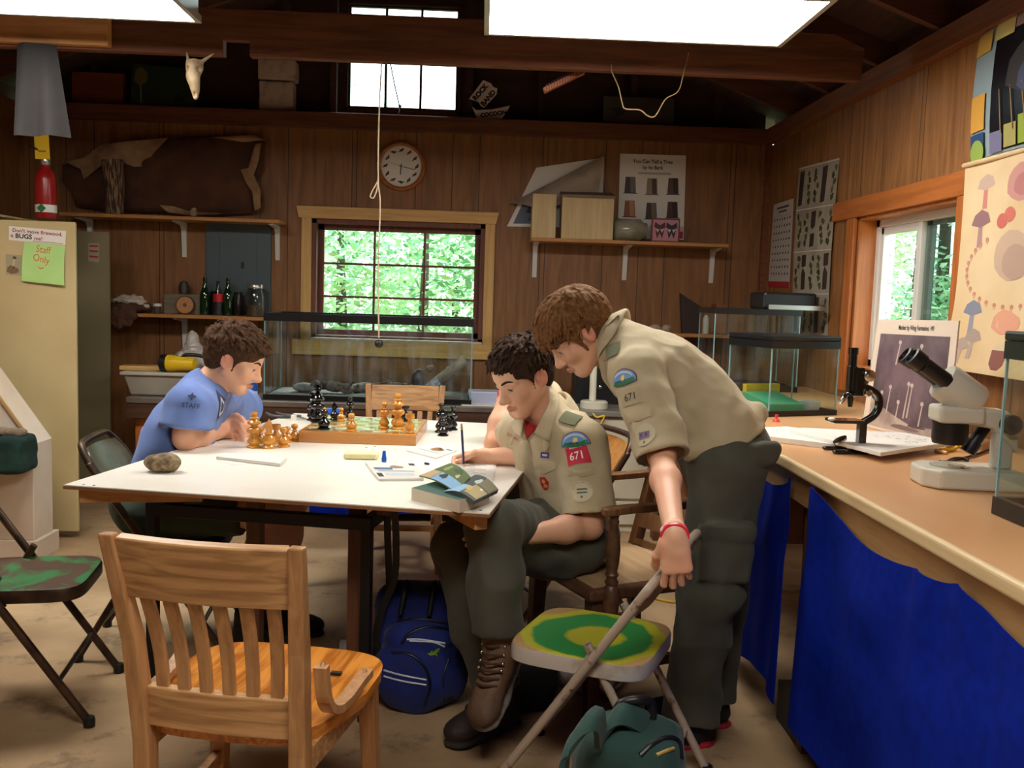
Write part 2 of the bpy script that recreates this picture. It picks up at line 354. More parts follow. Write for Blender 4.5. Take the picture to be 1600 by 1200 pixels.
# casing boards
cl0 = A(471, 420, D).x; cr1 = A(772, 420, D).x; hx0 = A(464, 328, D).x; hx1 = A(780, 342, D).x
hz1 = (A(464, 319, D).z + A(780, 335, D).z) / 2; hz0 = wz1 + 0.002
mb = MB(); mb.prism([(hx0, hz1), (hx0 + 0.015, hz0), (hx1 - 0.02, hz0), (hx1, hz1)], (0, D - 0.028, 0), (1, 0, 0), (0, 0, 1), -0.026); struct(mb.build('trim_window_head', m_pineX, bevel=0.003))
mb = MB(); mb.box2((cl0, D - 0.022, wz0 - 0.1), (wx0 - 0.002, D - 0.001, hz0)); struct(mb.build('trim_window_left', m_pine, bevel=0.003))
mb = MB(); mb.box2((wx1 + 0.002, D - 0.022, wz0 - 0.1), (cr1, D - 0.001, hz0)); struct(mb.build('trim_window_right', m_pine, bevel=0.003))
mb = MB(); mb.box2((cl0 - 0.05, D - 0.03, wz0 - 0.1), (cr1 - 0.01, D - 0.023, wz0 - 0.002)); struct(mb.build('trim_window_apron', m_pineX, bevel=0.002))
mb = MB(); mb.box2((wx0, D - 0.03, wz0 - 0.002), (wx1, D + 0.001, wz0 + 0.012)); struct(mb.build('trim_window_sill', mat('pale_sill', (224, 206, 176), 0.4), bevel=0.002))
# ---- gable window
mb = MB(); t = 0.02
mb.box2((gx0, GY - 0.01, gz0), (gx0 + t, GY + 0.05, gz1)); mb.box2((gx1 - t, GY - 0.01, gz0), (gx1, GY + 0.05, gz1)); mb.box2((gx0, GY - 0.01, gz0), (gx1, GY + 0.05, gz0 + t)); mb.box2((gx0, GY - 0.01, gz1 - t), (gx1, GY + 0.05, gz1))
W2 = struct(mb.build('window_2', m_gable, origin=((gx0 + gx1) / 2, GY, gz0))); W2['_o'] = tuple(W2.location)
sash(W2, gx0 + t, gx1 - t, gz0 + t, gz1 - t, GY + 0.01, 3, 2, 0.014, 0.016, m_gable, m_winglass)
# ---- right window: white vinyl slider
X0 = RX + 0.085
mb = MB(); fr = 0.05
mb.box2((X0, ry0, rz0), (X0 + 0.05, ry0 + fr, rz1)); mb.box2((X0, ry1 - fr, rz0), (X0 + 0.05, ry1, rz1)); mb.box2((X0, ry0, rz0), (X0 + 0.05, ry1, rz0 + fr)); mb.box2((X0, ry0, rz1 - fr), (X0 + 0.05, ry1, rz1))
W3 = struct(mb.build('window_3', m_white, origin=(X0, (ry0 + ry1) / 2, rz0), bevel=0.004)); W3['_o'] = tuple(W3.location)
ym = 4.2
mb = MB(); mb.box2((X0 + 0.008, ym - 0.02, rz0 + fr), (X0 + 0.042, ym + 0.025, rz1 - fr)); mb.box2((X0 + 0.01, ym, rz0 + fr), (X0 + 0.04, ry1 - fr, rz0 + fr + 0.035)); mb.box2((X0 + 0.01, ym, rz1 - fr - 0.035), (X0 + 0.04, ry1 - fr, rz1 - fr)); mb.box2((X0 + 0.01, ry1 - fr - 0.03, rz0 + fr), (X0 + 0.04, ry1 - fr, rz1 - fr))
mb.build('sliding_sash', m_white, W3, bevel=0.003)
m_scrf = mat('grey_screen_frame', (108, 116, 108), 0.5)
mb = MB(); mb.box2((X0 + 0.03, ym - 0.075, rz0 + fr), (X0 + 0.05, ym - 0.022, rz1 - fr)); mb.box2((X0 + 0.03, ry0 + fr, rz1 - fr - 0.02), (X0 + 0.05, ym - 0.022, rz1 - fr)); mb.build('screen_frame', m_scrf, W3)
mb = MB(); mb.add([(X0 + 0.025, ry0 + fr, rz0 + fr), (X0 + 0.025, ym, rz0 + fr), (X0 + 0.025, ym, rz1 - fr), (X0 + 0.025, ry0 + fr, rz1 - fr)], [(0, 1, 2, 3)]); mb.add([(X0 + 0.03, ym, rz0 + fr), (X0 + 0.03, ry1 - fr, rz0 + fr), (X0 + 0.03, ry1 - fr, rz1 - fr), (X0 + 0.03, ym, rz1 - fr)], [(0, 1, 2, 3)]); mb.build('pane', m_winglass, W3)
mb = MB(); mb.add([(X0 + 0.045, ry0 + fr, rz0 + fr), (X0 + 0.045, ym - 0.05, rz0 + fr), (X0 + 0.045, ym - 0.05, rz1 - fr), (X0 + 0.045, ry0 + fr, rz1 - fr)], [(0, 1, 2, 3)]); mb.build('insect_screen', glass('insect_screen_mesh', (150, 165, 160)), W3)
# stained casing of the right window
mb = MB(); mb.box2((RX - 0.022, 2.0, rz1), (RX - 0.001, 4.97, rz1 + 0.095)); struct(mb.build('trim_side_window_head', m_orange, bevel=0.003))
mb = MB(); mb.box2((RX - 0.022, ry1 + 0.012, 0.9), (RX - 0.001, ry1 + 0.10, rz1 - 0.001)); struct(mb.build('trim_side_window_left', m_orangeZ, bevel=0.003))
mb = MB(); mb.box2((RX - 0.022, ry0 - 0.09, 0.9), (RX - 0.001, ry0 - 0.004, rz1 - 0.001)); struct(mb.build('trim_side_window_right', m_orangeZ, bevel=0.003))
mb = MB(); mb.box2((RX, ry1 - 0.015, rz0), (X0, ry1, rz1)); mb.box2((RX, ry0, rz0), (X0, ry0 + 0.015, rz1)); mb.box2((RX, ry0, rz1 - 0.015), (X0, ry1, rz1)); mb.box2((RX, ry0, rz0), (X0, ry1, rz0 + 0.015)); struct(mb.build('trim_side_window_jamb', m_orangeZ))
# ---------------- ceiling lights ----------------
m_diff = emis('glowing_diffuser', (255, 249, 240), 17.0)
m_fix = mat('light_housing', (190, 188, 180), 0.3, 0.3)
def troffer(x0, x1, y0, y1, z, label):
    t = thing('ceiling_light', label, 'light', ((x0 + x1) / 2, (y0 + y1) / 2, z))
    mb = MB(); e = 0.02
    mb.box2((x0, y0, z), (x1, y0 + e, z + 0.03)); mb.box2((x0, y1 - e, z), (x1, y1, z + 0.03)); mb.box2((x0, y0 + e, z), (x0 + e, y1 - e, z + 0.03)); mb.box2((x1 - e, y0 + e, z), (x1, y1 - e, z + 0.03))
    mb.build('frame', m_fix, t)
    mb = MB(); mb.box2((x0 + 0.01, y0 + 0.01, z + 0.032), (x1 - 0.01, y1 - 0.01, z + 0.09)); mb.build('housing', m_fix, t)
    mb = MB(); mb.box2((x0 + e, y0 + e, z + 0.006), (x1 - e, y1 - e, z + 0.014)); mb.build('diffuser', m_diff, t)
    for x in (x0 + 0.12, x1 - 0.12):
        for y in (y0 + 0.1, y1 - 0.1): mb = MB(); mb.cyl((x, y, z + 0.09), (x, y, roof_z(x) - 0.01), 0.004, seg=6); mb.build('hanger', m_fix, t)
troffer(-0.02, 1.16, 3.24, 3.85, 2.335, 'long fluorescent ceiling light, its lit panel above the standing boy')
troffer(-2.33, -1.12, 3.24, 3.85, 2.335, 'long fluorescent ceiling light at the upper left, over the left folding chair')
troffer(-0.62, 0.58, 0.4, 1.0, 2.335, 'unseen fluorescent ceiling light near the front of the room, added for frontal fill')  # out of view, added to fill the foreground with frontal light
mb = MB(); mb.box2((RX + 0.06, FY, PZ1), (RX + 0.14, GY, PZ1 + 0.14)); struct(mb.build('trim_eave_right', m_rafter))
mb = MB(); mb.box2((LX - 0.14, FY, PZ1), (LX - 0.06, GY, PZ1 + 0.14)); struct(mb.build('trim_eave_left', m_rafter))
# ---------------- smooth solid modelling: blended fields -> one continuous mesh ----------------
class SDF:
    def __init__(s, lo, hi, h):
        s.h = h; s.lo = np.array(lo, float); s.n = np.ceil((np.array(hi, float) - s.lo) / h).astype(int) + 1
        s.F = np.full(s.n, 1.0, np.float32); s.I = np.zeros(s.n, np.uint8)
    def _sub(s, lo, hi, pad):
        a = np.clip(np.floor((np.array(lo) - pad - s.lo) / s.h).astype(int), 0, s.n - 1); b = np.clip(np.ceil((np.array(hi) + pad - s.lo) / s.h).astype(int) + 1, 1, s.n)
        if np.any(b <= a): return None, None
        sl = tuple(slice(x, y) for x, y in zip(a, b))
        ax = [(np.arange(x, y) * s.h + l).astype(np.float32) for x, y, l in zip(a, b, s.lo)]
        return sl, np.meshgrid(*ax, indexing='ij')
    def _mix(s, sl, d, k, op, mid):
        f = s.F[sl]
        if op == 'sub':
            d = -d; h = np.clip(k - np.abs(f - d), 0, None) / k if k > 0 else 0; s.F[sl] = np.maximum(f, d) + h * h * k * 0.25; return
        if op == 'and':
            s.F[sl] = np.maximum(f, d); return
        if mid is not None: s.I[sl] = np.where(d < f, mid, s.I[sl])
        h = np.clip(k - np.abs(f - d), 0, None) / k if k > 0 else 0
        s.F[sl] = np.minimum(f, d) - h * h * k * 0.25
    def cap(s, a, b, ra, rb=None, k=0.02, flat=None, op='add', mid=None, flatend=False):
        """tapered capsule; flat=(direction, factor<1) squashes the section along direction"""
        rb = ra if rb is None else rb; a = np.array(a, np.float32); b = np.array(b, np.float32); R = max(ra, rb)
        sl, g = s._sub(np.minimum(a, b) - R, np.maximum(a, b) + R, k + 3 * s.h)
        if sl is None: return s
        X, Y, Z = g; d = b - a; L2 = float(d @ d) + 1e-12
        px, py, pz = X - a[0], Y - a[1], Z - a[2]
        tu = (px * d[0] + py * d[1] + pz * d[2]) / L2; t = np.clip(tu, 0, 1); tq = np.clip(tu, 0, None) if flatend else t
        qx, qy, qz = px - tq * d[0], py - tq * d[1], pz - tq * d[2]
        sc = 1.0
        if flat is not None:
            n = np.array(flat[0], np.float32); n /= np.linalg.norm(n); fac = flat[1]
            c = qx * n[0] + qy * n[1] + qz * n[2]; m = 1 / fac - 1
            qx, qy, qz = qx + c * m * n[0], qy + c * m * n[1], qz + c * m * n[2]
            r = np.sqrt(qx * qx + qy * qy + qz * qz); dd = r - (ra + (rb - ra) * t)
            c2 = np.abs(c / fac) / np.maximum(r, 1e-5); dd = dd * (1 - c2 + c2 * fac)
        else: dd = np.sqrt(qx * qx + qy * qy + qz * qz) - (ra + (rb - ra) * t)
        if flatend: dd = np.maximum(dd, (tu - 1) * math.sqrt(L2))
        s._mix(sl, dd.astype(np.float32), k, op, mid); return s
    def ell(s, c, r, R=None, k=0.02, op='add', mid=None, p=2.0):
        """ellipsoid radii r, rotated by 3x3 R (columns = axes); p>2 makes it boxier"""
        c = np.array(c, np.float32); r = np.array(r, np.float32); M = np.array(R if R is not None else np.eye(3), np.float32)
        e = np.abs(M) @ r if p == 2.0 else np.abs(M) @ (r * 1.2)
        sl, g = s._sub(c - e, c + e, k + 3 * s.h)
        if sl is None: return s
        X, Y, Z = (q - o for q, o in zip(g, c))
        u = [(X * M[0, i] + Y * M[1, i] + Z * M[2, i]) / r[i] for i in range(3)]
        if p == 2.0:
            k0 = np.sqrt(u[0] ** 2 + u[1] ** 2 + u[2] ** 2); k1 = np.sqrt((u[0] / r[0]) ** 2 + (u[1] / r[1]) ** 2 + (u[2] / r[2]) ** 2)
            d = k0 * (k0 - 1) / np.maximum(k1, 1e-6)
        else:
            k0 = (np.abs(u[0]) ** p + np.abs(u[1]) ** p + np.abs(u[2]) ** p) ** (1 / p); d = (k0 - 1) * float(min(r))
        s._mix(sl, d.astype(np.float32), k, op, mid); return s
    def box(s, c, r, R=None, rad=0.01, k=0.01, op='add', mid=None):
        c = np.array(c, np.float32); r = np.array(r, np.float32); M = np.array(R if R is not None else np.eye(3), np.float32); e = np.abs(M) @ r
        sl, g = s._sub(c - e, c + e, k + 3 * s.h)
        if sl is None: return s
        X, Y, Z = (q - o for q, o in zip(g, c))
        q = [np.abs(X * M[0, i] + Y * M[1, i] + Z * M[2, i]) - (r[i] - rad) for i in range(3)]
        d = np.sqrt(sum(np.maximum(x, 0) ** 2 for x in q)) + np.minimum(np.maximum(np.maximum(q[0], q[1]), q[2]), 0) - rad
        s._mix(sl, d.astype(np.float32), k, op, mid); return s
    def plane(s, p, n, keep_below=True):
        """cut away everything on the side n points to"""
        ax = [(np.arange(q) * s.h + l).astype(np.float32) for q, l in zip(s.n, s.lo)]; n = np.array(n, float); n /= np.linalg.norm(n)
        d = (ax[0][:, None, None] - p[0]) * n[0] + (ax[1][None, :, None] - p[1]) * n[1] + (ax[2][None, None, :] - p[2]) * n[2]
        s.F = np.maximum(s.F, d.astype(np.float32)); return s
    def mesh(s):
        F = s.F; F[0] = F[-1] = 1; F[:, 0] = F[:, -1] = 1; F[:, :, 0] = F[:, :, -1] = 1
        ins = F < 0; nx, ny, nz = F.shape
        cnt = np.zeros((nx - 1, ny - 1, nz - 1), np.uint8)
        offs = [(i, j, k) for i in (0, 1) for j in (0, 1) for k in (0, 1)]
        for i, j, k in offs: cnt += ins[i:nx - 1 + i, j:ny - 1 + j, k:nz - 1 + k]
        C = np.argwhere((cnt > 0) & (cnt < 8)); idx = np.full(cnt.shape, -1, np.int32); idx[tuple(C.T)] = np.arange(len(C))
        acc = np.zeros((len(C), 3)); num = np.zeros(len(C)); vals = {o: F[C[:, 0] + o[0], C[:, 1] + o[1], C[:, 2] + o[2]].astype(float) for o in offs}
        for a in offs:
            for ax in range(3):
                if a[ax]: continue
                b = list(a); b[ax] = 1; b = tuple(b); va, vb = vals[a], vals[b]; m = (va < 0) != (vb < 0)
                t = np.where(m, va / np.where(m, va - vb, 1), 0); pt = np.repeat(np.array([a], float), len(C), 0); pt[:, ax] = t
                acc += pt * m[:, None]; num += m
        P = (C + acc / num[:, None]) * s.h + s.lo; quads = []
        for ax in range(3):
            o1, o2 = [(1, 2), (2, 0), (0, 1)][ax]
            a = [slice(1, -1)] * 3; a[ax] = slice(0, -1); b = a[:]; b[ax] = slice(1, None)
            A_, B_ = ins[tuple(a)], ins[tuple(b)]; E = np.argwhere(A_ != B_)
            if not len(E): continue
            flip = A_[tuple(E.T)]; base = E.copy()
            for q in range(3):
                if q != ax: base[:, q] += 1
            def at(d1, d2):
                c = base.copy(); c[:, o1] -= d1; c[:, o2] -= d2; return idx[tuple(c.T)]
            q = np.stack([at(1, 1), at(0, 1), at(0, 0), at(1, 0)], 1); q[~flip] = q[~flip][:, ::-1]; quads.append(q)
        Q = np.concatenate(quads); s.C = C
        return P, Q
    def ids(s, P):
        i = np.clip(np.round((P - s.lo) / s.h).astype(int), 0, s.n - 1); return s.I[tuple(i.T)]
    def build(s, name, m, parent=None, origin=(0, 0, 0), disp=None, smooth_it=2, ids=False, world=None):
        P, Q = s.mesh()
        if world is not None: P = P @ np.array(world[0]).T + np.array(world[1])
        P0 = P.copy()
        for _ in range(smooth_it): P = relax(P, Q)
        if disp is not None: P = P + disp(P, vnormals(P, Q))
        me = bpy.data.meshes.new(name); org = np.array(parent.get('_o', (0, 0, 0)) if parent is not None else origin)
        me.vertices.add(len(P)); me.vertices.foreach_set('co', (P - org).astype(np.float32).ravel())
        me.loops.add(len(Q) * 4); me.loops.foreach_set('vertex_index', Q.ravel().astype(np.int32))
        me.polygons.add(len(Q)); me.polygons.foreach_set('loop_start', np.arange(0, len(Q) * 4, 4, dtype=np.int32)); me.polygons.foreach_set('loop_total', np.full(len(Q), 4, np.int32))
        ms = m if isinstance(m, (list, tuple)) else [m]
        for q in ms: me.materials.append(q)
        if ids:
            v = s.ids(P0 if world is None else s.mesh()[0]) if not callable(ids) else ids(P)
            me.polygons.foreach_set('material_index', v[Q[:, 0]].astype(np.int32))
        me.polygons.foreach_set('use_smooth', np.ones(len(Q), bool)); me.update(); me.validate()
        o = bpy.data.objects.new(name, me); S.collection.objects.link(o)
        if parent is not None: o.parent = parent
        else: o.location = tuple(org)
        o_P[o.name] = (P, Q); return o
o_P = {}
def relax(P, Q, w=0.5):
    A_ = np.zeros_like(P); c = np.zeros(len(P))
    for i in range(4):
        for j in (1, 3): np.add.at(A_, Q[:, i], P[Q[:, (i + j) % 4]]); np.add.at(c, Q[:, i], 1)
    return P + w * (A_ / np.maximum(c, 1)[:, None] - P)
def vnormals(P, Q):
    n = np.cross(P[Q[:, 2]] - P[Q[:, 0]], P[Q[:, 3]] - P[Q[:, 1]]); Nn = np.zeros_like(P)
    for i in range(4): np.add.at(Nn, Q[:, i], n)
    return Nn / np.maximum(np.linalg.norm(Nn, axis=1), 1e-12)[:, None]
def vnoise(P, scale, seed=0):
    """smooth value noise, -1..1"""
    p = P * scale + seed * 17.31; i = np.floor(p).astype(np.int64); f = p - i; f = f * f * (3 - 2 * f)
    def hsh(a): 
        h = (a[:, 0] * 73856093) ^ (a[:, 1] * 19349663) ^ (a[:, 2] * 83492791); h = (h ^ (h >> 13)) * 1274126177 & 0x7fffffff; return (h / 0x3fffffff) - 1
    r = 0
    for a in (0, 1):
        for b in (0, 1):
            for c in (0, 1):
                w = (f[:, 0] if a else 1 - f[:, 0]) * (f[:, 1] if b else 1 - f[:, 1]) * (f[:, 2] if c else 1 - f[:, 2]); r = r + w * hsh(i + np.array([a, b, c]))
    return r
def fnoise(P, scale, seed=0, oc=3):
    return sum(vnoise(P, scale * 2 ** o, seed + o) * 0.5 ** o for o in range(oc))
# ---------------- furniture ----------------
def local_thing(name, label, cat, loc, rz=0, group=None):
    o = thing(name, label, cat, loc, group); o['_o'] = (0, 0, 0); o.rotation_euler = (0, 0, rz); return o
m_oak = wood('golden_oak', (156, 112, 70), (200, 154, 102), 'X', scale=12, rough=0.38, stretch=16, lo=0.35, hi=0.62, bump=0.06)
m_oakZ = wood('golden_oak_upright', (160, 114, 72), (196, 148, 98), 'Z', scale=12, rough=0.38, stretch=16, bump=0.05)
m_oakS = wood('amber_seat_oak', (170, 96, 26), (222, 146, 58), 'Y', scale=11, rough=0.3, stretch=9, lo=0.38, hi=0.6, bump=0.05, dist=1.2, coat=0.3)
m_edge = wood('plywood_edge', (120, 82, 50), (150, 108, 70), 'X')
m_top = mat('white_hardboard', (240, 236, 226), 0.32, 0, (226, 216, 198), scale=3.2, lo=0.5, hi=0.85, detail=6)
m_steel = mat('black_steel_frame', (24, 24, 28), 0.42, 0.3)
m_cleat = wood('cleat_wood', (186, 136, 78), (208, 160, 100), 'X')
m_cleatd = wood('old_leg_wood', (86, 50, 32), (112, 70, 46), 'Z')
# table: local frame, x right along near edge, y away
TX, TY, TR, TL, TZ = -1.161334, 2.671285, -0.187001, 1.7218, 0.75
T = local_thing('work_table', 'large white topped table on a black steel frame, the boys around it', 'table', (TX, TY, 0), TR)
def TT(a, b, z=TZ):
    return V((TX + a * math.cos(TR) - b * math.sin(TR), TY + a * math.sin(TR) + b * math.cos(TR), z))
def Tinv(p):
    dx, dy = p.x - TX, p.y - TY; return (dx * math.cos(TR) + dy * math.sin(TR), -dx * math.sin(TR) + dy * math.cos(TR), p.z)
mb = MB(); mb.box2((0, 0, TZ - 0.012), (1.22, TL, TZ - 0.003)); mb.cur = 1; mb.box2((0.001, 0.001, TZ - 0.003), (1.219, TL - 0.001, TZ))
mb.cur = 2
for q in ((0.05, 0.02), (0.085, 0.015), (1.15, 0.02), (1.19, 0.03), (0.6, 0.9), (0.62, 0.94), (1.08, 0.55)): mb.cyl((q[0], q[1], TZ - 0.001), (q[0], q[1], TZ + 0.0006), 0.004, seg=10)
mb.build('tabletop', [m_edge, m_top, m_steel], T)
for a, b_ in (((0.02, 0.05, 0.715), (0.34, 0.16, 0.715)), ((1.19, 0.045, 0.715), (1.0, 0.3, 0.715))):
    mb = MB(); mb.bar(a, b_, 0.038, 0.044); mb.build('corner_brace', m_cleat, T, bevel=0.003)
fa = Tinv(AZ(232, 797, 0.62)); fb = Tinv(AZ(578, 815, 0.62)); fx0, fx1, fy0 = fa[0], fb[0], (fa[1] + fb[1]) / 2; fy1 = fy0 + 1.2
for (a, b_) in (((fx0, fy0), (fx1, fy0)), ((fx0, fy1), (fx1, fy1)), ((fx0, fy0), (fx0, fy1)), ((fx1, fy0), (fx1, fy1))):
    mb = MB(); mb.bar((*a, 0.62), (*b_, 0.62), 0.03, 0.04); mb.build('frame_rail', m_steel, T, bevel=0.003)
for x in (fx0, fx1):
    for y in (fy0, fy1): mb = MB(); mb.box2((x - 0.016, y - 0.016, 0), (x + 0.016, y + 0.016, 0.6395)); mb.build('leg', m_steel, T, bevel=0.002)
for x in (fx0, fx1):
    mb = MB(); mb.box2((x + 0.02, fy0 + 0.03, 0.6405), (x + 0.06, fy1, 0.737)); mb.build('support_rail', m_cleatd, T)
for (x, y) in ((fx1 - 0.05, fy0 + 0.06), (fx0 + 0.27, fy0 + 0.16)):
    mb = MB(); mb.box2((x - 0.024, y - 0.02, 0), (x + 0.024, y + 0.02, 0.736)); mb.build('wooden_leg', m_cleatd, T, bevel=0.002)

# ---- oak slat chairs
def oak_chair(label, loc, rz):
    """faces +y"""
    t = local_thing('slat_back_chair', label, 'chair', loc, rz, None)
    sz, hw, hb = 0.44, 0.215, 0.168
    def post(sx):
        pts = [(sx * (hb - 0.004), -0.175, 0.0), (sx * (hb - 0.002), -0.185, 0.40), (sx * (hb + 0.006), -0.215, 0.62), (sx * (hb + 0.022), -0.275, 0.845)]
        mb = MB()
        for a, b_ in zip(pts[:-1], pts[1:]): pass
        vs = []; ws = [(0.034, 0.036), (0.036, 0.042), (0.034, 0.038), (0.03, 0.026)]
        for (x, y, z), (w, d) in zip(pts, ws): vs += [(x - w / 2, y - d / 2, z), (x + w / 2, y - d / 2, z), (x + w / 2, y + d / 2, z), (x - w / 2, y + d / 2, z)]
        fs = [(3, 2, 1, 0), (12, 13, 14, 15)]
        for i in range(3):
            for k in range(4): fs.append((i * 4 + k, i * 4 + (k + 1) % 4, (i + 1) * 4 + (k + 1) % 4, (i + 1) * 4 + k))
        mb.add(vs, fs); mb.build('back_post', m_oakZ, t, bevel=0.004)
    post(-1); post(1)
    def rail(name, z0, z1, y0, y1, bow, w, th):
        mb = MB()
        def fn(u, v):
            x = (u - 0.5) * 2 * (w - 0.0); return (x, y0 + (y1 - y0) * v - bow * (1 - (2 * u - 1) ** 2), z0 + (z1 - z0) * v)
        mb.grid(fn, 13, 3, th); mb.build(name, m_oak, t, smooth=50, bevel=0.003)
    rail('top_rail', 0.712, 0.838, -0.244, -0.280, 0.018, hb + 0.006, 0.022)
    rail('lower_rail', 0.43, 0.515, -0.196, -0.202, 0.010, hb - 0.014, 0.024)
    for k in range(6):
        u = (k + 0.5) / 6 + 0.0; x = (u - 0.5) * 2 * (hb - 0.02); bw = 0.012 * (1 - (2 * u - 1) ** 2)
        mb = MB(); pts = [(x * 0.98, -0.188 - bw, 0.505), (x * 1.0, -0.195 - bw * 1.2, 0.58), (x * 1.03, -0.212 - bw * 1.3, 0.65), (x * 1.06, -0.238 - bw * 1.4, 0.722)]
        mb.strip(curve_pts(pts, 3), 0.026, 0.012, (0, 1, 0)); mb.build('back_slat', m_oakZ, t, bevel=.002)
    # saddle seat
    out = []
    for k in range(40):
        a = 2 * PI * k / 40; c_, s_ = math.cos(a), math.sin(a); e = 0.42
        x = math.copysign(abs(c_) ** e, c_); y = math.copysign(abs(s_) ** e, s_)
        out.append((x * (0.232 if y > 0 else 0.232 - 0.048 * min(1, -y * 1.0)), 0.03 + y * 0.225 + (0.012 * (1 - x * x) if y > 0 else 0)))
    mb = MB(); R_ = 7; vs = []; fs = []
    for i in range(R_ + 1):
        s_ = i / R_
        for (x, y) in out:
            dip = -0.010 * (1 - s_ ** 2) + 0.004 * max(0, 1 - abs(x * s_) / 0.05) * (1 if y * s_ > 0 else 0) if i < R_ else 0
            vs.append((x * s_, 0.03 + (y - 0.03) * s_, sz + dip))
    n = len(out)
    for i in range(R_):
        for k in range(n): fs.append((i * n + k, i * n + (k + 1) % n, (i + 1) * n + (k + 1) % n, (i + 1) * n + k))
    o_ = len(vs); vs += [(x * 0.985, 0.03 + (y - 0.03) * 0.985, sz - 0.03) for x, y in out]
    for k in range(n): fs.append((R_ * n + k, R_ * n + (k + 1) % n, o_ + (k + 1) % n, o_ + k))
    fs.append(tuple(o_ + k for k in range(n)))
    mb.add(vs, fs); mb.cur = 1
    for x in (-0.14, 0.13): mb.box2((x - 0.012, 0.12, sz - 0.006), (x + 0.012, 0.132, sz + 0.0012))
    mb.build('seat', [m_oakS, mat('dark_peg_hole', (30, 18, 10))], t, smooth=50)
    for sx in (-1, 1):
        mb = MB(); mb.bar((sx * 0.185, 0.19, sz - 0.03), (sx * 0.2, 0.215, 0), 0.042, 0.042, up=(0, 1, 0), w1=0.034, t1=0.034); mb.build('leg', m_oakZ, t, bevel=0.004)
        mb = MB(); mb.bar((sx * 0.178, -0.165, 0.385), (sx * 0.19, 0.19, 0.385), 0.02, 0.05); mb.build('seat_apron', m_oak, t)
        mb = MB(); mb.bar((sx * 0.168, -0.165, 0.17), (sx * 0.192, 0.2, 0.17), 0.02, 0.032); mb.build('stretcher', m_oak, t)
        # bent hip brace between back post and seat
        pts = curve_pts([(sx * 0.2, -0.165, 0.575), (sx * 0.203, -0.15, 0.50), (sx * 0.206, -0.11, 0.463), (sx * 0.212, -0.05, 0.456), (sx * 0.216, 0.02, 0.464), (sx * 0.222, 0.07, 0.472)], 5)
        mb = MB()
        mb.strip([V((p.y, p.x, p.z)) for p in pts], 0.028, 0.017, (0, 0, 1)) if False else mb.strip(pts, 0.017, 0.028, (1, 0, 0))
        for p in (pts[0] * 0.8 + pts[3] * 0.2, pts[4], pts[-3]): mb.cyl(p + V((0, 0, 0.004)), p + V((0, 0.008, 0.012)), 0.006, seg=8)
        mb.build('hip_brace', m_oakZ, t)
    mb = MB(); mb.bar((-0.19, 0.19, 0.385), (0.19, 0.19, 0.385), 0.02, 0.05); mb.build('seat_apron', m_oak, t)
    mb = MB(); mb.bar((-0.185, 0.02, 0.17), (0.185, 0.02, 0.17), 0.02, 0.03); mb.build('stretcher', m_oak, t)
    return t
pL = AZ(168, 835, 0.84); pR = AZ(468, 858, 0.84)
rz = math.atan2(pR.y - pL.y, pR.x - pL.x)
mid = (pL + pR) / 2; fw = V((-math.sin(rz), math.cos(rz), 0))
c0 = mid + fw * 0.27
oak_chair('golden oak slat back chair in the foreground, its back to us', (c0.x, c0.y, 0), rz)
oak_chair('golden oak slat back chair at the far end of the white table', (-0.372, 4.60, 0), PI + 0.02)

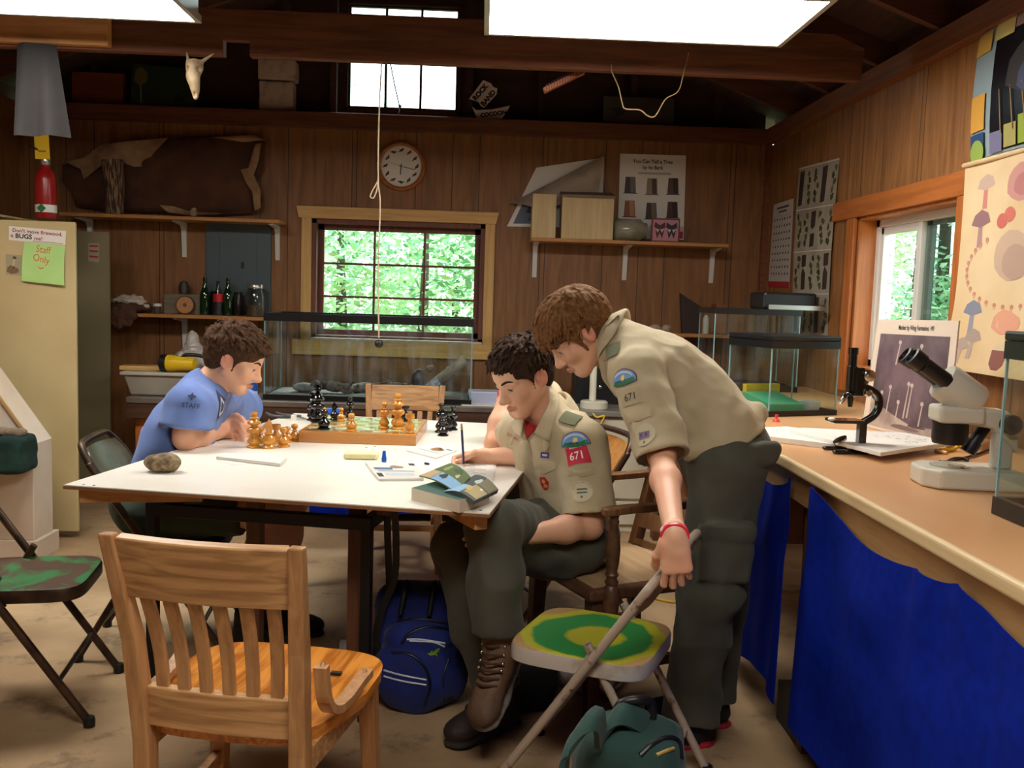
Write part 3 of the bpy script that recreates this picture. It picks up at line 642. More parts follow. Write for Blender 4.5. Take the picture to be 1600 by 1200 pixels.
# ---- steel folding chairs
def folding_chair(label, loc, rz, mf, ms, mbk, back=True, m_edge=None, ht=0.76):
    """faces +y ; frame tubes run from front foot to the back top"""
    t = local_thing('folding_chair', label, 'chair', loc, rz)
    hw, sz = 0.205, 0.41
    P = lambda s, z: V((s * hw, 0.245 - 0.51 * (z / 0.76), z))
    pts = [P(-1, 0.012), P(-1, 0.3), P(-1, ht - .1)]
    top = [P(-1, ht - .06) + V((0.006, 0, 0)), P(-1, ht - .015) + V((0.035, -0.0, 0)), P(-1, ht + .005) + V((0.09, 0, 0))]
    path = pts + top + [V((-p.x, p.y, p.z)) for p in reversed(top)] + [V((-p.x, p.y, p.z)) for p in reversed(pts)]
    mb = MB(); mb.tube(curve_pts(path, 4), 0.0125, 10); mb.build('back_frame', mf, t, smooth=60)
    for s in (-1, 1):
        mb = MB(); mb.tube([(s * (hw - 0.03), -0.015, 0.455), (s * (hw - 0.03), -0.275, 0.012)], 0.0115, 10); mb.build('rear_leg', mf, t, smooth=60)
        mb = MB(); mb.bar(P(s, 0.365) - V((s * 0.018, 0, 0)), (s * (hw - 0.018), -0.03, 0.425), 0.004, 0.022); mb.build('link_arm', mf, t)
        for p in (P(s, 0.012), V((s * (hw - 0.03), -0.275, 0.012))):
            mb = MB(); mb.lathe([(0.0, 0), (0.017, 0), (0.018, 0.02), (0.0145, 0.03)], (p.x, p.y, 0), 12); mb.build('foot_cap', m_black, t, smooth=60)
    for a, b_ in ((P(-1, 0.14), P(1, 0.14)), (V((-hw + 0.03, -0.21, 0.12)), V((hw - 0.03, -0.21, 0.12)))):
        mb = MB(); mb.tube([a, b_], 0.008, 8); mb.build('cross_bar', mf, t, smooth=60)
    # seat pan, rounded, with a rolled edge
    out = []
    for k in range(48):
        a = 2 * PI * k / 48; c_, s_ = math.cos(a), math.sin(a); e = 0.38
        out.append((math.copysign(abs(c_) ** e, c_) * (hw - 0.016), math.copysign(abs(s_) ** e, s_) * 0.19 + 0.02))
    mb = MB(); vs = []; fs = []; n = 48
    rings = [(0.0, 0.0), (0.45, 0.0), (0.8, 0.002), (0.93, 0.006), (0.98, 0.004), (1.0, -0.006), (1.0, -0.034), (0.97, -0.036), (0.0, -0.030)]
    for s_, dz in rings:
        for x, y in out: vs.append((x * s_, 0.02 + (y - 0.02) * s_, sz + dz))
    for i in range(len(rings) - 1):
        for k in range(n):
            fs.append((i * n + k, i * n + (k + 1) % n, (i + 1) * n + (k + 1) % n, (i + 1) * n + k))
    mb.add(vs, fs); mb.m = [0 if (i // n) < 4 else 1 for i in range(len(fs))]
    mb.build('seat', [ms, m_edge or mf], t, smooth=50)
    if back:
        mb = MB()
        def fn(u, v):
            z = ht - .16 + 0.135 * v; x = (u - 0.5) * 2; rr = hw - 0.012
            if v > 0.6: rr -= 0.03 * ((v - 0.6) / 0.4) ** 2
            p = P(0, z); return V((x * rr, p.y - 0.03 * (1 - x * x), z))
        mb.grid(fn, 17, 9, 0.012); mb.build('backrest', mbk, t, smooth=50)
    return t
m_bronze = mat('worn_bronze_paint', (86, 62, 42), 0.42, 0.45, (52, 38, 30), scale=14, lo=0.4, hi=0.6)
m_brback = mat('dull_bronze_panel', (112, 98, 78), 0.36, 0.35, (78, 64, 50), scale=9, lo=0.4, hi=0.7)
def painted(name, base, c_in, c_ring, fx):
    m = mat(name, base, 0.5); N, L, b = nodes_of(m)
    tc = N.new('ShaderNodeTexCoord'); ns = N.new('ShaderNodeTexNoise'); ns.inputs['Scale'].default_value = 9; ns.inputs['Detail'].default_value = 5; L.new(tc.outputs['Object'], ns.inputs['Vector'])
    mp = N.new('ShaderNodeMapping'); mp.inputs['Location'].default_value = (-.14, -0.02 * fx - .14, -0.41 * fx - .14); mp.inputs['Scale'].default_value = (fx, fx, fx); L.new(tc.outputs['Object'], mp.inputs[0])
    ad = N.new('ShaderNodeMixRGB'); ad.blend_type = 'ADD'; ad.inputs[0].default_value = 0.30; L.new(mp.outputs[0], ad.inputs[1]); L.new(ns.outputs['Color'], ad.inputs[2])
    ln = N.new('ShaderNodeVectorMath'); ln.operation = 'LENGTH'; L.new(ad.outputs[0], ln.inputs[0])
    r = N.new('ShaderNodeValToRGB'); e = r.color_ramp.elements; e[0].position = 0.0; e[0].color = rgb(*c_in); e[1].position = 0.36; e[1].color = rgb(*c_in)
    for p, c in ((0.44, c_ring), (0.80, c_ring), (0.86, c_in), (0.98, c_in), (1.0, base)): q = e.new(p); q.color = rgb(*c)
    L.new(ln.outputs['Value'], r.inputs[0]); L.new(r.outputs[0], b.inputs['Base Color']); return m
m_seatg = mat('green_smeared_seat', (76, 50, 34), 0.5, 0, (34, 118, 62), scale=5.5, lo=0.47, hi=0.56, distort=1.5)
m_seaty = painted('green_and_yellow_painted_seat', (176, 140, 92), (178, 176, 34), (22, 132, 58), 5.0)
m_pale = mat('chipped_pale_paint', (176, 158, 140), 0.5, 0.1, (104, 78, 62), scale=22, lo=0.6, hi=0.68)
m_palee = mat('pale_seat_edge', (196, 188, 178), 0.42, 0.2, (150, 120, 92), scale=9, lo=0.55, hi=0.75)
# left foreground chair
folding_chair('bronze folding chair with a green smeared seat at the left edge', (-1.40, 2.93, 0), -PI / 2 + 0.16, m_bronze, m_seatg, m_brback)
# chair under the boy in blue
folding_chair('bronze folding chair the boy in the blue shirt sits on', (-1.115, 3.46, 0), -PI / 2 + 0.1, m_bronze, m_brback, m_brback)
# painted chair held by the standing boy
fc = (AZ(812, 1015, .42) + AZ(830, 945, .42) + AZ(1035, 962, .42) + AZ(1030, 1050, .42)) / 4
fc.x += .022
folding_chair('pale chipped folding chair, seat painted green and yellow', (fc.x, fc.y, 0), PI / 2 - 0.42, m_pale, m_seaty, wood('hardboard_back', (150, 112, 66), (170, 132, 84), 'X'), True, m_palee, 0.69)
folding_chair('folding chair with an amber back panel behind the writing scout', (0.325, 3.88, 0), PI / 2 + 0.35, mat('dark_brown_steel', (70, 44, 32), 0.35, 0.4), m_brback, wood('amber_back_panel', (170, 108, 40), (204, 142, 62), 'Z'))

# ---- dark captain's armchair under the writing boy
m_wal = wood('dark_walnut', (74, 48, 32), (104, 70, 46), 'X', rough=0.4)
m_walZ = wood('walnut_spindles', (96, 64, 40), (136, 96, 62), 'Z', rough=0.4)
m_worn = wood('worn_pale_seat', (168, 136, 98), (192, 162, 124), 'X', rough=0.45)
def armchair(loc, rz):
    t = local_thing('armchair', 'dark wooden slat back armchair under the writing boy', 'chair', loc, rz)
    mb = MB(); mb.box2((-0.235, -0.22, 0.398), (0.235, 0.235, 0.437)); mb.build('seat', [m_wal], t, bevel=0.012, seg=3)
    mb = MB(); mb.box2((-0.21, -0.20, 0.4372), (0.21, 0.21, 0.441)); mb.build('worn_seat_top', m_worn, t)
    for s in (-1, 1):
        mb = MB(); mb.bar((s * 0.19, 0.19, 0.398), (s * 0.2, 0.2, 0), 0.05, 0.05, up=(0, 1, 0), w1=0.038, t1=0.038); mb.build('leg', m_wal, t, bevel=0.004)
        mb = MB(); mb.bar((s * 0.19, -0.19, 0.398), (s * 0.2, -0.23, 0), 0.042, 0.042, up=(0, 1, 0), w1=0.036, t1=0.036); mb.build('leg', m_wal, t, bevel=0.004)
        mb = MB(); mb.bar((s * 0.192, -0.19, 0.398), (s * 0.205, -0.315, 0.85), 0.036, 0.04, up=(0, 1, 0)); mb.build('back_post', m_walZ, t, bevel=0.004)
        # turned arm support
        pr = [(0.024, 0.33), (0.026, 0.40), (0.026, 0.435), (0.017, 0.448), (0.022, 0.458), (0.015, 0.47), (0.022, 0.482), (0.016, 0.492), (0.021, 0.52), (0.0235, 0.56), (0.019, 0.60), (0.013, 0.635), (0.017, 0.645), (0.013, 0.655), (0.016, 0.664)]
        mb = MB(); mb.lathe(pr, (s * 0.232, 0.16, 0), 18); mb.build('arm_support', m_wal, t, smooth=60)
        mb = MB()
        pts = curve_pts([(s * 0.232, 0.20, 0.678), (s * 0.235, 0.12, 0.682), (s * 0.235, -0.08, 0.683), (s * 0.215, -0.26, 0.69)], 5)
        mb.strip(pts, [.034, .044, .05, .05, .046, .042, .04, .04, .04, .042, .044, .046, .046, .044, .04, .034], 0.024); mb.build('armrest', m_walZ, t, bevel=0.006, seg=3)
        mb = MB(); mb.bar((s * 0.195, -0.2, 0.17), (s * 0.195, 0.19, 0.17), 0.022, 0.03); mb.build('stretcher', m_wal, t)
    def yb_(z): return -0.19 - 0.125 * (z - 0.398) / 0.452
    mb = MB(); mb.grid(lambda u, v: ((u - .5) * 0.40, yb_(0.76 + 0.085 * v) - 0.03 * (1 - (2 * u - 1) ** 2), 0.76 + 0.085 * v), 11, 3, 0.022); mb.build('top_rail', m_walZ, t, smooth=50)
    mb = MB(); mb.grid(lambda u, v: ((u - .5) * 0.385, yb_(0.50 + 0.055 * v) - 0.03 * (1 - (2 * u - 1) ** 2), 0.50 + 0.055 * v), 11, 3, 0.02); mb.build('lower_rail', m_walZ, t, smooth=50)
    mb = MB(); mb.grid(lambda u, v: ((u - .5) * 0.385, yb_(0.44 + 0.02 * v) - 0.02 * (1 - (2 * u - 1) ** 2), 0.441 + 0.02 * v), 11, 3, 0.02); mb.build('seat_rail', m_walZ, t, smooth=50)
    for k in range(5):
        u = (k + 0.5) / 5; x = (u - .5) * 0.37; bw = 0.03 * (1 - (2 * u - 1) ** 2)
        mb = MB(); mb.bar((x, yb_(0.55) - bw - 0.01, 0.55), (x, yb_(0.765) - bw - 0.01, 0.765), 0.034, 0.011, up=(0, 1, 0)); mb.build('back_slat', m_walZ, t)
    return t
ARM_RZ = math.atan2(-0.40, -0.91) - PI / 2
armchair((0.475, 3.10, 0), ARM_RZ)

# ---------------- right counter ----------------
CZ, CX0 = 0.86, 0.92
m_lam = mat('peach_laminate', (222, 176, 128), 0.28, 0, (204, 148, 98), scale=2.2, stretch=(1, 0.35, 1), lo=0.35, hi=0.7, detail=5)
m_ledge = wood('counter_edge_wood', (206, 176, 128), (222, 196, 150), 'Y')
c_near = 0.9
K = thing('side_counter', 'long peach topped counter along the right wall', 'counter', (1.4, 3.0, 0))
mb = MB(); mb.box2((CX0 + 0.02, c_near, CZ - 0.03), (RX - 0.002, 5.28, CZ)); mb.build('countertop', m_lam, K)
mb = MB(); mb.box2((CX0, c_near, CZ - 0.032), (CX0 + 0.02, 5.28, CZ + 0.004)); mb.build('edge_strip', m_ledge, K, bevel=0.008, seg=3)
mb = MB(); mb.box2((CX0 + 0.03, c_near, CZ - 0.12), (CX0 + 0.055, 5.27, CZ - 0.031)); mb.build('apron', wood('counter_apron', (176, 132, 82), (196, 152, 100), 'Y'), K)
for y in (1.0, 2.66, 3.9, 5.1):
    mb = MB(); mb.box2((CX0 + 0.06, y, 0), (CX0 + 0.15, y + 0.09, CZ - 0.031)); mb.build('leg', m_cleatd, K)
for y in (1.0, 3.0, 5.1):
    mb = MB(); mb.box2((RX - 0.12, y, 0), (RX - 0.03, y + 0.09, CZ - 0.031)); mb.build('leg', m_cleatd, K)
m_blue = mat('royal_blue_cloth', (6, 36, 150), 0.85, 0, (5, 30, 132), scale=30, bump=0.05, bscale=300, spec=0.1)
def curtain(name, label, y0, y1, tops, zb, x, seed, amp=0.018, nf=5, ax='Y'):
    """hung at points tops [(t,z)], sagging between; y0..y1 along the wall direction"""
    rnd = random.Random(seed); ph = [rnd.uniform(0, 6.28) for _ in range(6)]
    def ztop(t):
        for (a, za), (b_, zb_) in zip(tops[:-1], tops[1:]):
            if a <= t <= b_:
                q = (t - a) / (b_ - a); return za + (zb_ - za) * q - 0.05 * math.sin(PI * q) ** 0.8 * min(1, (b_ - a) * 2.2)
        return tops[-1][1]
    def fn(u, v):
        t = u; zt = ztop(t); z = zt + (zb - zt) * v + (0.012 * math.sin(7 * t + ph[0]) if v > 0.98 else 0)
        w = 0.0
        for (a, za) in tops:   # folds fan out of the pinned points
            d = (t - a); w += math.exp(-(d / (0.05 + 0.22 * v)) ** 2) * math.sin((8 + 5 * (1 - v)) * d / (0.25 + 0.5 * v) + ph[1]) * 0.7
        w += 0.5 * math.sin(nf * 2 * PI * t + ph[2] + 0.6 * math.sin(3 * v + ph[3])) * (0.3 + 0.7 * v) + 0.25 * math.sin(nf * 4.3 * PI * t + ph[4] + 2 * v)
        w += 0.5 * math.exp(-((v - 0.25) / 0.16) ** 2) * math.sin(2 * PI * 2 * t + 9 * v + ph[5])
        yy = y0 + (y1 - y0) * t
        return (x - amp * w - 0.01 * v, yy, z) if ax == 'Y' else (yy, x - amp * w - 0.01 * v, z)
    mb = MB(); mb.grid(fn, 90, 48, 0.003)
    o = mb.build('curtain', m_blue, smooth=80, origin=fn(0.5, 0)); return tag(o, label, 'curtain')
curtain('c', 'royal blue curtain under the near half of the side counter', 2.575, 1.1, [(0, 0.82), (0.03, 0.825), (0.45, 0.78), (0.56, 0.80), (1, 0.80)], 0.115, CX0 + 0.012, 4, 0.011, 2)
curtain('c', 'narrow royal blue curtain under the counter beside the standing boy', 3.42, 2.72, [(0, 0.80), (0.35, 0.79), (1, 0.815)], 0.13, CX0 + 0.012, 9, 0.013, 2)
curtain('c', 'royal blue curtain under the back counter, seen below the table', -0.95, 0.52, [(0, 0.62), (0.5, 0.61), (1, 0.62)], 0.05, 5.382, 5, 0.010, 6, 'X')
# ---------------- back counter ----------------
BZ = 0.68; BY0 = 5.40
m_grey = mat('grey_countertop', (118, 106, 96), 0.35, 0, (96, 84, 76), scale=6)
m_dkw = wood('dark_counter_wood', (60, 36, 24), (82, 52, 34), 'X')
bx0 = A(196, 630, BY0).x
K2 = thing('back_counter', 'low grey topped counter under the back window', 'counter', (-0.8, 5.8, 0))
mb = MB(); mb.box2((bx0, BY0, BZ - 0.035), (0.55, D - 0.002, BZ)); mb.build('countertop', m_grey, K2, bevel=0.006)
mb = MB(); mb.box2((bx0, BY0 + 0.01, BZ - 0.12), (0.55, BY0 + 0.035, BZ - 0.036)); mb.build('apron', m_dkw, K2)
for x in (bx0 + 0.03, -0.75, 0.46):
    for y in (BY0 + 0.07, D - 0.12): mb = MB(); mb.box2((x, y, 0), (x + 0.08, y + 0.08, BZ - 0.036)); mb.build('leg', m_orangeZ if x < -1.5 else m_dkw, K2)
# white chest of drawers
d0 = A(905, 640, 5.3).x; dz = 0.69
m_cream = mat('cream_enamel', (214, 206, 186), 0.4, 0, (202, 190, 166), scale=5)
K3 = thing('drawer_unit', 'cream chest of drawers against the back wall, right of the writing boy', 'chest of drawers', (d0 + 0.4, 5.6, 0))
mb = MB(); mb.box2((0.58, 5.3, 0.0), (1.36, 5.95, dz - 0.03)); mb.build('body', m_cream, K3)
mb = MB(); mb.box2((0.56, 5.26, dz - 0.03), (1.38, 5.97, dz)); mb.build('worktop', mat('grey_worktop', (132, 128, 116), 0.4), K3, bevel=0.004)
for z0, z1 in ((0.50, 0.645), (0.345, 0.485), (0.19, 0.33), (0.04, 0.175)):
    mb = MB(); mb.box2((0.595, 5.284, z0), (1.345, 5.299, z1)); dr = mb.build('drawer', m_cream, K3, bevel=0.004)
    mb = MB(); mb.box2((0.9, 5.274, z1 - 0.03), (1.05, 5.2845, z1 - 0.018)); h = mb.build('pull', mat('drawer_pull', (150, 140, 120), 0.3, 0.5), dr)
# ---------------- wall papers and pictures ----------------
m_paper = mat('white_paper', (226, 222, 214), 0.7); m_cream_p = mat('cream_paper', (232, 208, 166), 0.6, 0, (222, 192, 146), scale=4)
def colm(r, g, b, rough=0.6): return mat('ink_%02x%02x%02x' % (r, g, b), (r, g, b), rough)
class Sheet:
    """a sheet of paper given by fn(u right, v down) with printed shapes, ONE mesh"""
    def __init__(s, fn, base, thick=0.0012, nu=10, nv=10, off=0.0005):
        s.fn = fn; s.mb = MB(); s.ms = [base] if base else []; s.off = off; s.lv = 1; e = .01
        if base is None: return
        c_ = V(fn(.5, .5)); nn = (V(fn(.5 + e, .5)) - c_).cross(V(fn(.5, .5 + e)) - c_)
        s.mb.grid(lambda u, v: fn(u, v), nu, nv, thick if nn.dot(V((0, 0, CAM_H)) - c_) > 0 else -thick)
    def n(s, u, v):
        e = 0.01; u = min(max(u, e), 1 - e); v = min(max(v, e), 1 - e)
        return (V(s.fn(u, v - e)) - V(s.fn(u, v + e))).cross(V(s.fn(u - e, v)) - V(s.fn(u + e, v))).normalized()
    def P(s, u, v, o): 
        return V(s.fn(u, v)) + s.sgn(u, v) * o
    def sgn(s, u, v):
        nn = s.n(u, v); p = V(s.fn(u, v)); return nn if nn.dot(V((0, 0, CAM_H)) - p) > 0 else -nn
    def ink(s, m):
        if m not in s.ms: s.ms.append(m)
        s.mb.cur = s.ms.index(m)
    def poly(s, pts, m, o=None, sub=0):
        s.ink(m); o = s.off * s.lv if o is None else o
        if not sub: s.mb.add([s.P(u, v, o) for u, v in pts], [tuple(range(len(pts)))]); return
        n = len(pts); cu = sum(p[0] for p in pts) / n; cv = sum(p[1] for p in pts) / n
        vs = [s.P(cu, cv, o)] + [s.P(cu + (u - cu) * k / sub, cv + (v - cv) * k / sub, o) for k in range(1, sub + 1) for u, v in pts]
        s.mb.add(vs, [(0, 1 + i, 1 + (i + 1) % n) for i in range(n)] + [(1 + k * n + i, 1 + k * n + n + i, 1 + k * n + n + (i + 1) % n, 1 + k * n + (i + 1) % n) for k in range(sub - 1) for i in range(n)])
    def rect(s, u0, v0, u1, v1, m, o=None, k=4):
        s.ink(m); o = s.off * s.lv if o is None else o; vs = [s.P(u0 + (u1 - u0) * i / k, v0 + (v1 - v0) * j / k, o) for i in range(k + 1) for j in range(k + 1)]
        s.mb.add(vs, [(i * (k + 1) + j, (i + 1) * (k + 1) + j, (i + 1) * (k + 1) + j + 1, i * (k + 1) + j + 1) for i in range(k) for j in range(k)])
    def oval(s, u, v, ru, rv, m, o=None, seg=14, wob=0.0, seed=0, sub=0):
        rn = random.Random(seed); w = [1 + rn.uniform(-wob, wob) for _ in range(seg)]
        s.poly([(u + ru * math.cos(2 * PI * k / seg) * w[k], v + rv * math.sin(2 * PI * k / seg) * w[k]) for k in range(seg)], m, o, sub)
    def text(s, t, u, v, size, m, wd=1.0, asp=1.0, bold=0.0, o=None, rot=0):
        s.ink(m); o = s.off * 2 if o is None else o; c_, s_ = math.cos(rot), math.sin(rot)
        tm = text_mesh(t, 1.0, lambda x, y: (0, 0, 0), 0, bold)
        tm = text_mesh(t, 1.0, lambda x, y: s.P(u + (x * c_ - y * s_) * size * wd, v - (x * s_ + y * c_) * size * asp, o), 0, bold); s.mb.add(tm.v, tm.f)
    def build(s, name, label, cat, parent=None, group=None):
        if parent is not None: return s.mb.build(name, s.ms, parent, smooth=40, recalc=False)
        c = V(s.fn(0.5, 1.0)); o = s.mb.build(name, s.ms, smooth=40, origin=c, recalc=False); return tag(o, label, cat, group)
def quadfn(tl, tr, bl, br, bulge=None):
    tl, tr, bl, br = map(V, (tl, tr, bl, br))
    def fn(u, v):
        p = (tl * (1 - u) + tr * u) * (1 - v) + (bl * (1 - u) + br * u) * v
        return p + bulge(u, v) if bulge else p
    return fn
ink_k = colm(34, 30, 34); ink_r = colm(170, 40, 46)
y_ = D - 0.008
# bark poster
s = Sheet(quadfn(A(969, 240, y_), A(1072, 243, y_), A(965, 372, y_), A(1068, 375, y_)), m_paper)
s.text('You Can Tell a Tree', 0.5, 0.085, 0.072, ink_k, 1.0, 0.85, 0.02); s.text('by its Bark', 0.5, 0.155, 0.072, ink_k, 1.0, 0.85, 0.02)
s.rect(0.28, 0.21, 0.78, 0.235, colm(176, 170, 168))
for k, (u, v, c1, c2) in enumerate(((0.17, 0.36, (70, 66, 70), (112, 106, 104)), (0.5, 0.37, (150, 130, 112), (78, 62, 56)), (0.82, 0.36, (96, 74, 60), (58, 44, 40)), (0.17, 0.64, (150, 92, 58), (190, 136, 96)), (0.5, 0.66, (70, 52, 46), (120, 100, 86)), (0.82, 0.64, (82, 52, 44), (50, 34, 32)))):
    s.poly([(u - 0.075, v - 0.09), (u + 0.07, v - 0.09), (u + 0.085, v + 0.1), (u - 0.09, v + 0.1)], colm(*c1)); s.lv = 2
    s.poly([(u - 0.01, v - 0.085), (u + 0.06, v - 0.085), (u + 0.07, v + 0.095), (u + 0.005, v + 0.095)], colm(*c2)); s.lv = 1
    s.rect(u - 0.11, v + 0.1, u + 0.11, v + 0.108, ink_k, k=1)
s.rect(0.86, 0.9, 0.99, 0.985, colm(190, 40, 100)); s.build('bark_poster', 'white tree bark poster on the back wall above the jar', 'poster')
# curling chart behind the nest boxes
t = thing('curling_chart', 'white chart curling off the wall behind the wooden boxes', 'poster', A(870, 350, y_))
s = Sheet(quadfn(A(838, 262, y_), A(944, 246, y_), A(792, 354, y_), A(940, 356, y_)), m_paper); s.rect(0.05, 0.62, 0.4, 0.95, colm(92, 100, 120)); s.lv = 2; s.oval(0.22, 0.72, 0.09, 0.07, colm(38, 42, 54), wob=.3); s.oval(0.28, 0.86, 0.07, 0.06, colm(50, 54, 66), wob=.3, seed=4); s.lv = 1; s.rect(0.55, 0.3, 0.9, 0.6, colm(150, 156, 170)); s.rect(0.9, 0.02, 0.985, 0.98, m_paper)
s.mb.v = [p if True else p for p in s.mb.v]; s.build('sheet', '', '', t)
mb = MB(); tip = A(944, 243, y_ - 0.03); a_ = A(796, 318, y_ - 0.02); b_ = A(845, 330, y_ - 0.09); c_ = A(935, 300, y_ - 0.05)
def flap(u, v):
    p = a_ * (1 - u) + tip * u; q = b_ * (1 - u) + c_ * u; z = p * (1 - v) + q * v; return z + V((0, -0.03 * math.sin(PI * v), 0.012 * math.sin(PI * v)))
mb.grid(flap, 14, 8, 0.0012); mb.build('folded_corner', mat('dirty_paper_back', (176, 158, 140), 0.7, 0, (120, 100, 84), scale=7, lo=0.5, hi=0.8), t, smooth=60)
xr = RX - 0.004
# small species chart with a red foot, right wall
s = Sheet(quadfn(AX(1209, 320, xr), AX(1240, 310, xr), AX(1200, 448, xr), AX(1233, 450, xr)), mat('grey_white_paper', (190, 184, 176), 0.7))
s.rect(0, 0.93, 1, 1, ink_r); s.rect(0.2, 0.05, 0.8, 0.075, colm(90, 70, 90), k=1); s.rect(0.3, 0.10, 0.7, 0.12, colm(90, 70, 90), k=1)
for i in range(7):
    for j in range(9): s.oval(0.12 + i * 0.127, 0.2 + j * 0.08, 0.025, 0.016, colm(54, 44, 46), seg=7, wob=.3, seed=i * 9 + j)
s.build('species_chart', 'narrow white chart with a red bottom band in the far right corner', 'poster')
# plant poster
s = Sheet(quadfn(AX(1249, 262, xr), AX(1312, 246, xr), AX(1238, 522, xr), AX(1293, 526, xr), lambda u, v: V((-0.012 * math.sin(PI * v), 0, 0))), mat('pale_grey_paper', (176, 164, 146), 0.65, 0, (150, 138, 122), scale=5), nv=16)
rn = random.Random(3)
for j in range(4):
    s.rect(0.0, 0.005 + j * 0.25, 1, 0.011 + j * 0.25, colm(206, 200, 190), k=4)
    u = 0.03
    for i in range(5):
        w = 0.17; u0 = 0.03 + i * 0.195; k = (i + j) % 3
        if k == 0: s.poly([(u0 + 0.02, 0.03 + j * .25), (u0 + w - 0.03, 0.025 + j * .25), (u0 + w - 0.05, 0.23 + j * .25), (u0 + 0.01, 0.235 + j * .25)], colm(60, 46, 40))
        else:
            for q in range(5): s.oval(u0 + 0.09 + rn.uniform(-.05, .05), j * .25 + 0.05 + q * 0.04, 0.04, 0.02, [colm(72, 84, 40), colm(94, 92, 52), colm(58, 66, 38)][(q + i) % 3], wob=.4, seed=q + i * 7 + j, seg=9)
s.build('plant_poster', 'tall faded plant poster left of the side window', 'poster')
# insect poster, top right
Y0p, Y1p, zt, zb = 3.59, 2.95, 2.335, 1.875
s = Sheet(lambda u, v: (RX - 0.03 - 0.012 * math.sin(PI * v) + 0.02 * (1 - u) ** 6, Y0p + (Y1p - Y0p) * u, zt + (zb - zt) * v), mat('pale_blue_print', (150, 170, 176), 0.35), nu=14, nv=12)
bk = mat('black_gloss_print', (22, 20, 26), 0.22); s.off = .003; s.rect(0.26, 0.02, 1, 0.98, bk)
s.lv = 2
for (u0, v0, u1, v1, c) in ((0.02, 0.02, 0.21, 0.18, (206, 164, 70)), (0.25, 0.0, 0.45, 0.13, (214, 196, 120)), (0.46, 0.02, 0.7, 0.1, (168, 132, 128)), (0.02, 0.5, 0.2, 0.78, (216, 160, 62)), (0.02, 0.8, 0.2, 1, (40, 72, 120)), (0.27, 0.83, 0.40, 0.99, (120, 116, 150)), (0.42, 0.80, 0.54, 0.97, (170, 160, 90)), (0.56, 0.76, 0.78, 0.97, (150, 170, 50)), (0.8, 0.8, 1, 0.97, (70, 110, 140))): s.rect(u0, v0, u1, v1, colm(*c), k=3)
s.lv = 3; s.oval(0.12, 0.95, 0.09, 0.1, colm(150, 176, 80)); s.oval(0.7, 0.42, 0.28, 0.2, colm(34, 26, 26), wob=.15); s.oval(0.62, 0.5, 0.08, 0.1, colm(60, 66, 100), wob=.2); s.oval(0.85, 0.45, 0.07, 0.12, colm(60, 66, 100), wob=.2)
for k in range(6): s.poly([(0.36 + k * .11, 0.52), (0.368 + k * .11, 0.52), (0.40 + k * .12, 0.85), (0.39 + k * .12, 0.85)], colm(150, 116, 70))
s.build('insect_poster', 'dark glossy insect poster high on the right wall', 'poster')
def soft(r, g, b_): return colm(int(r + (230 - r) * .35), int(g + (204 - g) * .35), int(b_ + (160 - b_) * .35))
# mushroom chart
Y0m, Y1m, zt, zb = 3.595, 2.86, 1.865, 1.095
def mush(u, v): return V((RX - 0.028 - 0.10 * max(0, v - 0.55) ** 2 * (1 + 0.6 * (1 - u)) + 0.003 * math.sin(9 * u + 5 * v), Y0m + 0.02 * (v > .9) * (1 - u) + (Y1m - Y0m) * u + 0.03 * (1 - u) * max(0, v - 0.7), zt - 0.0 * u + (zb - zt) * v))
s = Sheet(mush, m_cream_p, nu=20, nv=24)
def shroom(u, v, sc, c_, st):
    s.lv = 1; s.poly([(u - 0.018 * sc, v), (u + 0.018 * sc, v), (u + 0.026 * sc, v + 0.11 * sc), (u - 0.02 * sc, v + 0.11 * sc)], soft(*st)); s.lv = 2
    s.poly([(u - 0.085 * sc, v + 0.01 * sc), (u - 0.06 * sc, v - 0.03 * sc), (u, v - 0.052 * sc), (u + 0.06 * sc, v - 0.035 * sc), (u + 0.085 * sc, v + 0.005 * sc), (u, v + 0.025 * sc)], soft(*c_))
shroom(0.22, 0.12, 1.0, (190, 160, 160), (196, 100, 110)); s.oval(0.55, 0.14, 0.13, 0.085, colm(204, 149, 140), wob=.08); s.lv = 3; s.oval(0.56, 0.15, 0.08, 0.05, colm(188, 126, 123), wob=.1)
shroom(0.2, 0.29, 1.1, (112, 66, 96), (150, 110, 130)); s.lv = 2; s.oval(0.40, 0.30, 0.045, 0.035, colm(207, 110, 98)); s.oval(0.46, 0.275, 0.045, 0.035, colm(214, 119, 105)); shroom(0.78, 0.28, 0.9, (150, 76, 56), (196, 170, 140))
s.oval(0.5, 0.46, 0.15, 0.115, colm(204, 175, 153), wob=.04); s.lv = 3; s.oval(0.53, 0.49, 0.11, 0.08, colm(188, 157, 141), wob=.05)
for k in range(16):
    a = PI * (0.35 + 0.9 * k / 15) + 0.2; s.lv = 2; uu, vv = 0.5 + 0.4 * math.cos(a), 0.5 + 0.17 * math.sin(a) + 0.02; s.oval(uu, vv, 0.016, 0.012, colm(204, 136, 118), seg=8); s.rect(uu - 0.006, vv, uu + 0.006, vv + 0.02, colm(214, 168, 140), k=1)
shroom(0.2, 0.71, 1.0, (84, 104, 156), (110, 122, 160)); s.lv = 2; s.oval(0.5, 0.76, 0.12, 0.055, colm(224, 163, 135), wob=.15); s.lv = 3; s.oval(0.5, 0.765, 0.08, 0.03, colm(231, 181, 153), wob=.15)
shroom(0.24, 0.84, 0.9, (140, 124, 132), (160, 146, 150)); shroom(0.15, 0.88, 0.8, (150, 134, 140), (170, 156, 156)); s.lv = 1; s.oval(0.5, 0.89, 0.055, 0.045, colm(219, 200, 170)); s.lv = 2; s.poly([(0.43, 0.885), (0.57, 0.885), (0.56, 0.95), (0.52, 0.975), (0.47, 0.975), (0.44, 0.95)], colm(142, 92, 83))
